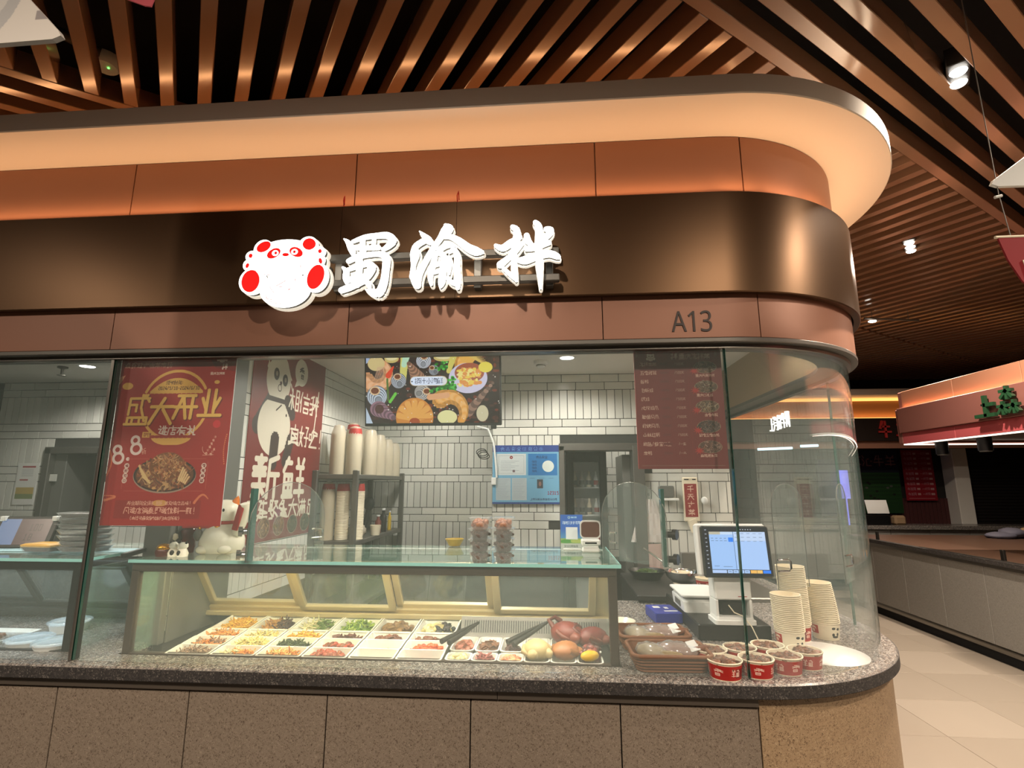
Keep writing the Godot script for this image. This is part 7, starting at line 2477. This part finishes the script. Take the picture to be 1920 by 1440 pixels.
# ---------------------------------------------------------------- facing kiosk across the aisle
func right_kiosk():
	var ct := thing("facing_counter", "pale panelled counter of the facing kiosk with a round steel foot rail", "counter")
	for k in 9:
		var mb := MB.new()
		var z := -5.72 + 0.588 * k
		mb.span(Vector3(4.06, 0.16, z + 0.003), Vector3(4.12, 0.85, z + 0.585), 0.003)
		put(ct, "panel", mb.mesh(), "pale_terrazzo")
	var c := MB.new()
	c.span(Vector3(4.12, 0, -5.7), Vector3(4.4, 0.86, -0.5))
	put(ct, "carcass", c.mesh(), "black_void")
	var st := MB.new()
	st.span(Vector3(4.045, 0.85, -5.72), Vector3(4.12, 0.885, -0.45), 0.003)
	put(ct, "metal_strip", st.mesh(), "steel")
	var ft := MB.new()
	ft.tube([Vector3(4.2, 0.11, -5.72), Vector3(4.2, 0.11, -0.45)], 0.085, 20)
	put(ct, "foot_rail", ft.mesh(), "steel")
	var wt := thing("facing_worktop", "brown stone worktop with dark rough edge on the facing kiosk", "worktop")
	var w1 := MB.new()
	w1.span(Vector3(4.02, 0.885, -5.74), Vector3(4.08, 0.93, -0.44), 0.003)
	put(wt, "rough_edge", w1.mesh(), "rough_granite")
	var w2 := MB.new()
	w2.span(Vector3(4.08, 0.888, -5.74), Vector3(7.2, 0.926, -0.44))
	put(wt, "top", w2.mesh(), mk("brown_stone", Color(0.36, 0.27, 0.22), 0.4))
	for i in 3:
		var gb := MB.new()
		gb.span(Vector3(-0.012, 0, -0.02), Vector3(0.012, 0.1, 0.02), 0.003)
		single("glass_bracket", gb, "dark_alu", ["dark glass bracket at the far corner of the facing worktop", "dark glass bracket in the middle of the facing worktop's edge", "dark glass bracket nearest the viewer on the facing worktop"][i], "bracket", Vector3(4.07, 0.93, [-5.0, -3.12, -1.4][i]))
	var strip := MB.new()
	strip.span(Vector3(4.04, 0.931, -4.2), Vector3(4.07, 0.936, -2.9))
	single("steel_trim", strip, "steel", "bright steel trim lying along the facing worktop's edge", "trim")
	var sg := MB.new()
	sg.span(Vector3(4.05, 0.926, -2.55), Vector3(4.056, 0.99, -2.42))
	single("yellow_label", sg, mk("amber_label", Color(0.8, 0.55, 0.12), 0.5), "small amber label on the facing worktop's edge at the right", "label")
	var sg2 := MB.new()
	sg2.span(Vector3(4.05, 0.926, -2.4), Vector3(4.056, 0.98, -2.2))
	single("blue_label", sg2, mk("teal_label", Color(0.15, 0.4, 0.55), 0.5), "small blue label beside the amber one on the facing worktop", "label")
	var cl := MB.new()
	for k in 5:
		cl.ell(Vector3(0.2 * k - 0.4, 0.03 + 0.03 * sin(k * 1.3), 0.05 * cos(k * 2.0)), Vector3(0.17, 0.05 + 0.02 * (k % 2), 0.14), 16, 9, Basis(Vector3(0, 1, 0), k * 0.8), 0.06, k)
	single("crumpled_cover", cl, mk("grey_cover", Color(0.4, 0.4, 0.46), 0.7), "crumpled grey cover heaped at the back of the facing worktop", "cloth", Vector3(6.2, 0.926, -5.4))
	var cl2 := MB.new()
	for k in 3:
		cl2.ell(Vector3(0.1 * k - 0.1, 0.02, 0.0), Vector3(0.14, 0.055, 0.1), 14, 8, Basis(Vector3(0, 0, 1), 0.3 - 0.3 * k), 0.06, k + 9)
	single("tan_cloth", cl2, mk("tan_cloth", Color(0.6, 0.5, 0.38), 0.8), "tan cloth on top of the crumpled grey cover", "cloth", Vector3(6.25, 0.985, -5.38))
	# fascia
	var fa := thing("facing_fascia", "rose and copper fascia of the facing kiosk with a lit cove", "fascia")
	var prof := func(nm, x0, x1, y0, y1, mat):
		var n := 6 if nm.ends_with("panel") else 1
		for k in n:
			var mb := MB.new()
			var za := lerpf(-4.12, 0.6, float(k) / n)
			var zb := lerpf(-4.12, 0.6, float(k + 1) / n)
			mb.span(Vector3(x0, y0, za + 0.002), Vector3(x1, y1, zb - 0.002), 0.003)
			put(fa, nm, mb.mesh(), mat)
	prof.call("pink_panel", 3.98, 4.06, 2.065, 2.185, mk("pink_panel", Color(0.72, 0.34, 0.36), 0.45, 0.2))
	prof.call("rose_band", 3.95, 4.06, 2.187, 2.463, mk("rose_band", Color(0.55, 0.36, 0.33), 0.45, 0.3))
	prof.call("copper_panel", 4.02, 4.1, 2.45, 2.66, "copper_panel")
	var cs := MB.new()
	cs.span(Vector3(3.985, 2.452, -4.1), Vector3(4.0, 2.46, 0.5))
	put(fa, "cove_light_strip", cs.mesh(), "cove_strip")
	area(Vector3(3.992, 2.47, -1.8), Vector3(0.35, 1, 0), 4.6, 0.012, Color(1.0, 0.66, 0.46), 0.5, Vector3(0, 0, -1))
	var ed := MB.new()
	ed.span(Vector3(3.98, 2.065, -4.2), Vector3(8.0, 2.46, -4.12), 0.01)
	ed.span(Vector3(4.02, 2.46, -4.18), Vector3(8.0, 2.66, -4.1), 0.01)
	put(fa, "end_panel", ed.mesh(), "rose_band")
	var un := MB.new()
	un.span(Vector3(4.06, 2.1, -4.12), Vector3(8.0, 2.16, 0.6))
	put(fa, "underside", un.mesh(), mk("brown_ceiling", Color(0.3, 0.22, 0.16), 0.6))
	var ll := MB.new()
	ll.span(Vector3(4.0, 2.053, -4.12), Vector3(4.03, 2.065, 0.6))
	ll.span(Vector3(4.0, 2.053, -4.15), Vector3(7.6, 2.065, -4.12))
	put(fa, "led_line", ll.mesh(), "led_line")
	area(Vector3(4.015, 2.045, -1.8), Vector3(-0.2, -1, 0), 4.6, 0.02, Color(1.0, 0.9, 0.85), 0.4, Vector3(0, 0, -1))
	for i in 2:
		var cn := thing("track_can", ["black can spotlight under the facing canopy, the left one", "black can spotlight under the facing canopy, the right one"][i], "spotlight", [Vector3(4.3, 2.1, -4.0), Vector3(4.25, 2.1, -3.35)][i])
		var b := MB.new()
		b.tube([Vector3(0, 0, 0), Vector3(0, -0.16, 0)], 0.06, 18)
		put(cn, "can", b.mesh(), "black_plastic")
		var b2 := MB.new()
		b2.tube([Vector3(0, -0.16, 0), Vector3(0, -0.17, 0)], 0.05, 18)
		put(cn, "glass", b2.mesh(), "grey_panel")
	# green letters
	for i in 2:
		var t := thing("green_letter", ["thick dark green sign character on the rose fascia, the left one", "thick dark green sign character on the rose fascia, the taller right one"][i], "sign letter", [Vector3(3.95, 2.225, -2.95), Vector3(3.95, 2.215, -2.7)][i])
		t.basis = Basis(Vector3(0, 0, 1), Vector3(0, 1, 0), Vector3(-1, 0, 0))
		put(t, "character", glyph3("上森"[i], 0.2, [0.17, 0.23][i], 0.032, 0.02, 0.05).mesh(), mk("leaf_green", Color(0.1, 0.25, 0.15), 0.5))
		var pn := MB.new()
		for k in 2:
			pn.tube([Vector3(0.06 + k * 0.08, 0.1, -0.0), Vector3(0.06 + k * 0.08, 0.1, 0.03)], 0.01, 8)
		put(t, "stand_off", pn.mesh(), "dark_alu")

func glyph3(ch: String, w: float, h: float, wd: float, z0: float, z1: float, ox := 0.0, oy := 0.0, depth := 0, mb: MB = null) -> MB:
	if mb == null:
		mb = MB.new()
	if not G.has(ch) or depth > 3:
		return mb
	for tk in G[ch].split(" ", false):
		if tk.contains(":"):
			var p: PackedStringArray = tk.split(":")
			var b: String = p[1]
			var x0 := int(b[0]) / 9.0
			var y0 := int(b[1]) / 9.0
			var x1 := int(b[2]) / 9.0
			var y1 := int(b[3]) / 9.0
			glyph3(p[0], (x1 - x0) * w, (y1 - y0) * h, wd * 0.8, z0, z1, ox + x0 * w, oy + (1.0 - y1) * h, depth + 1, mb)
		else:
			var last := Vector2.INF
			for i in range(0, tk.length() - 1, 2):
				var q := Vector2(ox + int(tk[i]) / 9.0 * w, oy + (1.0 - int(tk[i + 1]) / 9.0) * h)
				if last != Vector2.INF:
					var d := (q - last).normalized()
					var m := d.orthogonal() * wd * 0.5
					var e := d * wd * 0.35
					mb.prism(PackedVector2Array([last - e + m, q + e + m, q + e - m, last - e - m]), z0, z1)
				last = q
	return mb

# ---------------------------------------------------------------- stall at the end of the aisle
func far_stall():
	var ct := thing("far_counter", "pale panelled counter of the stall at the end of the aisle", "counter")
	for k in 11:
		var mb := MB.new()
		mb.span(Vector3(2.42 + k * 0.6 + 0.004, 0.12, -7.06), Vector3(2.42 + k * 0.6 + 0.596, 0.9, -7.0), 0.003)
		put(ct, "panel", mb.mesh(), "pale_terrazzo")
	var cb := MB.new()
	cb.span(Vector3(2.4, 0, -7.4), Vector3(9.1, 0.9, -7.07))
	put(ct, "carcass", cb.mesh(), "black_void")
	var ctop := MB.new()
	ctop.span(Vector3(2.38, 0.9, -7.42), Vector3(9.1, 0.962, -6.94), 0.004)
	put(ct, "stone_top", ctop.mesh(), "granite")
	# back wall with dark coursed blocks at the left
	var wb := MB.new()
	wb.span(Vector3(1.5, 0, -8.5), Vector3(10.5, 3.6, -8.3))
	var wl := struct("wall_far", wb, "dark_wall")
	var bm := MB.new()
	bm.box(Vector3(), Vector3(0.415, 0.175, 0.03), 0.004)
	var bmesh_ := bm.mesh()
	mk("block_a", Color(0.25, 0.19, 0.18), 0.6)
	mk("block_b", Color(0.2, 0.16, 0.16), 0.6)
	for r in 8:
		for k in 8:
			put(wl, "block", bmesh_, "block_a" if (r * 3 + k * 5) % 4 else "block_b", Vector3(2.5 + k * 0.42 + (0.21 if r % 2 else 0.0), 0.9 + r * 0.18, -8.29))
	# fascia with two amber coves
	var fa := thing("far_fascia", "fascia of the far stall with two glowing amber coves", "fascia")
	var f1 := MB.new()
	f1.span(Vector3(2.0, 2.7, -7.12), Vector3(10.0, 3.03, -7.06))
	put(fa, "upper_band", f1.mesh(), mk("ochre_band", Color(0.6, 0.42, 0.26), 0.5, 0.2))
	var f2 := MB.new()
	f2.span(Vector3(2.0, 3.05, -7.3), Vector3(10.0, 3.15, -6.7), 0.004)
	put(fa, "brim", f2.mesh(), "brim_paint")
	var f3 := MB.new()
	f3.span(Vector3(2.0, 2.32, -7.04), Vector3(10.0, 2.7, -6.98), 0.004)
	put(fa, "dark_band", f3.mesh(), mk("dark_bronze", Color(0.16, 0.12, 0.1), 0.4, 0.4))
	var f4 := MB.new()
	f4.span(Vector3(2.0, 2.2, -7.1), Vector3(10.0, 2.32, -7.06), 0.004)
	put(fa, "lower_band", f4.mesh(), "lower_copper")
	var f5 := MB.new()
	f5.span(Vector3(2.0, 3.0, -7.05), Vector3(10.0, 3.04, -7.0))
	put(fa, "cove_light_strip", f5.mesh(), "amber_cove")
	var f6 := MB.new()
	f6.span(Vector3(2.0, 2.705, -7.05), Vector3(10.0, 2.715, -7.02))
	put(fa, "cove_light_strip", f6.mesh(), "amber_cove")
	area(Vector3(5.0, 2.73, -7.0), Vector3(0, 1, -0.5), 6.0, 0.02, Color(1.0, 0.72, 0.45), 0.6)
	# glowing letters standing in for a sign's reflection in the curved glass
	for i in 5:
		var t := thing("far_sign_letter", "white glowing character built for a sign reflection in the glass, %s from the left" % ["first", "second", "third", "fourth", "fifth"][i], "sign letter", Vector3(3.68 + i * 0.068, 2.5 + i * 0.018, -7.0), 0.0, "characters built for a sign reflection")
		put(t, "character", glyph3("上海鲜牛肉"[i], 0.06, 0.2 + 0.012 * i, 0.02, 0.0, 0.03).mesh(), "sign_white")
	for i in 2:
		var t := thing("red_character", ["dull red sign character on the far dark band, the left one", "dull red sign character on the far dark band, the right one"][i], "sign letter", Vector3(5.42 + i * 0.28, 2.38, -6.97))
		put(t, "character", glyph3("牛羊"[i], 0.18, 0.26, 0.03, 0.0, 0.03).mesh(), "red_print")
	# tubes, blue screen, hood
	for i in 3:
		var b := MB.new()
		b.tube([Vector3(-0.14, 0, 0), Vector3(0.14, 0.01, 0)], 0.022, 10)
		single("tube_light", b, glow("tube_cold", Color(0.8, 0.95, 1.0), 2.0), "cold white tube light inside the far stall, %s" % ["left one", "middle one", "right one"][i], "tube light", [Vector3(3.6, 2.19, -7.0), Vector3(3.88, 2.2, -7.0), Vector3(4.3, 2.24, -7.0)][i])
	var bs := MB.new()
	bs.span(Vector3(-0.07, -0.24, -0.02), Vector3(0.07, 0.22, 0.02), 0.004)
	bs.span(Vector3(-0.015, -0.658, -0.01), Vector3(0.015, -0.24, 0.01), 0.002)
	single("blue_screen", bs, glow("blue_screen", Color(0.05, 0.3, 1.0), 1.3), "bright blue upright screen at the far stall, seen through the curved glass", "screen", Vector3(4.79, 1.62, -7.0))
	var ps := MB.new()
	ps.span(Vector3(-0.18, -0.5, -0.02), Vector3(0.18, 0.42, 0.02), 0.004)
	single("dark_panel", ps, mk("violet_panel", Color(0.14, 0.12, 0.2), 0.4), "dark violet display panel beside the blue screen", "panel", Vector3(4.6, 1.6, -7.1))
	var hd := MB.new()
	hd.span(Vector3(-1.0, 0, -0.2), Vector3(1.0, 0.1, 0.2), 0.01)
	single("steel_shelf", hd, "steel_dull", "long steel shelf standing on the far counter behind the curved glass", "shelf", Vector3(3.9, 0.962, -7.2))
	# mural, red price list, pillar, shuttered opening
	var mu := thing("mural_banner", "green pasture banner with cattle and pale red lettering on the far wall", "banner", Vector3(5.98, 1.66, -8.2))
	var cv := Cv.new(384, 480, Color(0.07, 0.2, 0.08))
	cv.rect(0, 0, 384, 170, Color(0.05, 0.06, 0.16))
	for k in 10:
		cv.rect(0, 170 + k * 30, 384, 14, Color(0.1, 0.28, 0.1).darkened(0.03 * k))
	var g := RandomNumberGenerator.new()
	g.seed = 3
	for i in 14:
		cv.ell(20 + g.randf() * 350, 220 + g.randf() * 220, 12, 8, [Color(0.04, 0.05, 0.04), Color(0.3, 0.3, 0.28), Color(0.08, 0.06, 0.05)][g.randi() % 3])
	cv.rect(20, 330, 50, 90, Color(0.3, 0.26, 0.24))
	gtext(cv, "原沁牛羊", 14, 40, 76, 11, Color(0.42, 0.16, 0.18), 1.2)
	gtext(cv, "原沁牛羊", 14, 40, 76, 4, Color(0.5, 0.42, 0.42), 1.2)
	sheet(mu, 0.86, 1.14, picture("mural_banner", cv.im, 0.0), "dark_alu")
	var pl := thing("price_list", "red price list with white rows next to the green banner on the far wall", "price list", Vector3(6.75, 1.78, -8.19))
	var pv := Cv.new(240, 400, Color(0.5, 0.06, 0.12))
	for r in 9:
		gtext(pv, "牛羊肉", 18, 20 + r * 40, 20, 3, Color(0.62, 0.45, 0.48), 1.1)
		pv.rect(92, 22 + r * 40, 24, 16, Color(0.66, 0.5, 0.5))
		gtext(pv, "一片肉", 132, 20 + r * 40, 18, 2.6, Color(0.6, 0.42, 0.45), 1.1)
		pv.rect(196, 22 + r * 40, 28, 16, Color(0.66, 0.5, 0.5))
	pv.rect(20, 382, 200, 3, Color(0.7, 0.5, 0.5))
	sheet(pl, 0.54, 0.92, picture("price_list", pv.im, 0.0), "red_print")
	var wn := MB.new()
	for k in 16:
		wn.span(Vector3(6.2 + k * 0.07, 0.9, -8.3), Vector3(6.2 + k * 0.07 + 0.064, 1.36, -8.27), 0.003)
	single("wainscot", wn, mk("maroon_boards", Color(0.26, 0.1, 0.1), 0.6), "maroon boarded wainscot under the red price list", "wainscot")
	var pi := MB.new()
	pi.span(Vector3(7.24, 0, -8.3), Vector3(7.5, 2.26, -8.0), 0.01)
	struct("wall_pier", pi, "white_paint")
	var sh := MB.new()
	for k in 24:
		sh.span(Vector3(7.5, 0.9 + k * 0.055, -8.22), Vector3(10.2, 0.9 + k * 0.055 + 0.05, -8.18), 0.006)
	single("roller_shutter", sh, mk("shutter_brown", Color(0.07, 0.045, 0.04), 0.6), "closed dark brown roller shutter at the far right", "shutter")
	var rg := thing("cash_register", "black cash register with a sheet of paper on the far counter", "cash register", Vector3(5.25, 0.962, -7.12))
	var r1 := MB.new()
	r1.span(Vector3(-0.2, 0, -0.12), Vector3(0.2, 0.16, 0.12), 0.01)
	r1.span(Vector3(0.02, 0.16, -0.06), Vector3(0.2, 0.2, 0.06), 0.006)
	put(rg, "body", r1.mesh(), "black_plastic")
	var rp := MB.new()
	rp.box(Vector3(0.03, 0.29, 0.08), Vector3(0.34, 0.22, 0.003), 0.001, Basis(Vector3(1, 0, 0), -0.25))
	put(rg, "paper_sheet", rp.mesh(), "white_plastic")
	var r3 := MB.new()
	r3.span(Vector3(0.24, 0, -0.06), Vector3(0.42, 0.15, 0.08), 0.03)
	single("tan_box", r3, "tan_cloth", "rounded tan box beside the cash register on the far counter", "box", Vector3(5.3, 0.962, -7.12))

# ---------------------------------------------------------------- hanging signs
func hanging_things():
	var cv := Cv.new(256, 192, Color(0.62, 0.6, 0.58))
	cv.ell(76, 70, 84, 110, Color(0.5, 0.5, 0.5))
	cv.ell(76, 64, 70, 96, Color(0.58, 0.57, 0.56))
	cv.ell(60, 60, 20, 26, Color(0.3, 0.3, 0.32))
	cv.ell(110, 60, 20, 26, Color(0.3, 0.3, 0.32))
	cv.ell(70, 110, 30, 14, Color(0.42, 0.4, 0.4))
	cv.rect(178, 128, 26, 12, Color(0.4, 0.38, 0.38))
	var m := picture("hanging_board", cv.im, 0.0)
	for i in 2:
		var tip: Vector2 = [Vector2(-1.118, 2.637), Vector2(1.43, 2.572)][i]
		var s: float = [-1.0, 1.0][i]
		var z: float = [1.2, 0.5][i]
		var poly := PackedVector2Array([tip + Vector2(0, 0.0), tip + Vector2(s * 0.008, 0.014), tip + Vector2(s * 0.5, 0.53 if i == 0 else 0.37), tip + Vector2(s * 0.9, 0.53 if i == 0 else 0.37), tip + Vector2(s * 0.9, -0.02), tip + Vector2(s * 0.02, -0.008)])
		var mb := MB.new()
		mb.prism(poly, -0.006, 0.006, Transform3D(), Rect2(tip.x - 0.42 if i == 0 else tip.x - 0.1, tip.y - 0.06, 0.5, 0.4))
		var t := thing("hanging_sign", ["white hanging sign board cut off at the upper left corner, its tip towards the canopy", "white hanging sign board at the right edge, its tip towards the canopy"][i], "hanging sign", Vector3(0, 0, z))
		put(t, "board", mb.mesh(), m if i == 0 else M["white_plastic"])
		var wr := MB.new()
		wr.tube([Vector3(tip.x + s * 0.55, tip.y + 0.3, 0), Vector3(tip.x + s * 0.55, 3.6, 0)], 0.002, 6)
		put(t, "wire", wr.mesh(), "steel_dull")
	var fl := thing("red_flag", "red hanging flag with a cream frame print at the right edge", "flag", Vector3(0, 0, 0.5))
	var fb := MB.new()
	var pts := PackedVector2Array([Vector2(1.421, 2.388), Vector2(1.75, 2.388), Vector2(1.75, 2.1), Vector2(1.6, 2.14), Vector2(1.52, 2.19), Vector2(1.47, 2.24), Vector2(1.44, 2.31)])
	fb.prism(pts, -0.003, 0.003)
	put(fl, "cloth", fb.mesh(), mk("flag_red", Color(0.5, 0.05, 0.09), 0.8))
	var ff := MB.new()
	ff.span(Vector2to3(1.485, 2.3), Vector2to3(1.7, 2.312) + Vector3(0, 0, 0.002))
	ff.box(Vector3(1.492, 2.255, 0.0045), Vector3(0.012, 0.11, 0.002), 0.0, Basis(Vector3(0, 0, 1), 0.12))
	put(fl, "cream_frame", ff.mesh(), "paper_cream")
	var fr := MB.new()
	fr.tube([Vector3(1.415, 2.39, 0), Vector3(1.76, 2.39, 0)], 0.005, 8)
	put(fl, "rod", fr.mesh(), "paper_cream")
	var fw := MB.new()
	fw.tube([Vector3(1.462, 2.39, 0), Vector3(1.45, 2.54, 0), Vector3(1.45, 3.6, 0)], 0.0015, 6)
	put(fl, "wire", fw.mesh(), "steel_dull")
	var ht := MB.new()
	ht.tube([Vector3(1.437, 2.528, 0), Vector3(1.458, 2.533, 0)], 0.005, 8)
	put(fl, "hook_tag", ht.mesh(), "white_plastic")
	var pk := thing("pink_pennant", "tip of a pink pennant hanging into the top of the picture", "pennant", Vector3(0, 0, 1.0))
	var pm := MB.new()
	pm.prism(PackedVector2Array([Vector2(-1.27, 3.2), Vector2(-1.24, 2.99), Vector2(-1.12, 2.935), Vector2(-1.1, 2.931), Vector2(-1.093, 2.96), Vector2(-1.09, 3.2)]), -0.002, 0.002)
	put(pk, "cloth", pm.mesh(), mk("pennant_pink", Color(0.7, 0.3, 0.34), 0.8))
	var pw := MB.new()
	pw.tube([Vector3(-1.15, 3.2, 0), Vector3(-1.15, 3.6, 0)], 0.0015, 6)
	put(pk, "wire", pw.mesh(), "steel_dull")
	# thin light bar over the aisle
	var lb := thing("hanging_light_bar", "thin light bar with a small lamp hanging over the aisle right of the canopy", "light bar", Vector3(0, 0, -4.0))
	var b := MB.new()
	b.tube([Vector3(3.66, 3.52, 0), Vector3(4.26, 3.48, 0)], 0.012, 8)
	put(lb, "bar", b.mesh(), "duct")
	for x in [3.75, 4.15]:
		var wv := MB.new()
		wv.tube([Vector3(x, 3.5, 0), Vector3(x, 3.62, 0)], 0.0025, 6)
		put(lb, "wire", wv.mesh(), "steel_dull")
	var l := MB.new()
	l.ell(Vector3(3.73, 3.48, 0), Vector3(0.03, 0.012, 0.02), 12, 7)
	put(lb, "lamp", l.mesh(), "bulb")

func Vector2to3(x: float, y: float) -> Vector3:
	return Vector3(x, y, 0.0035)
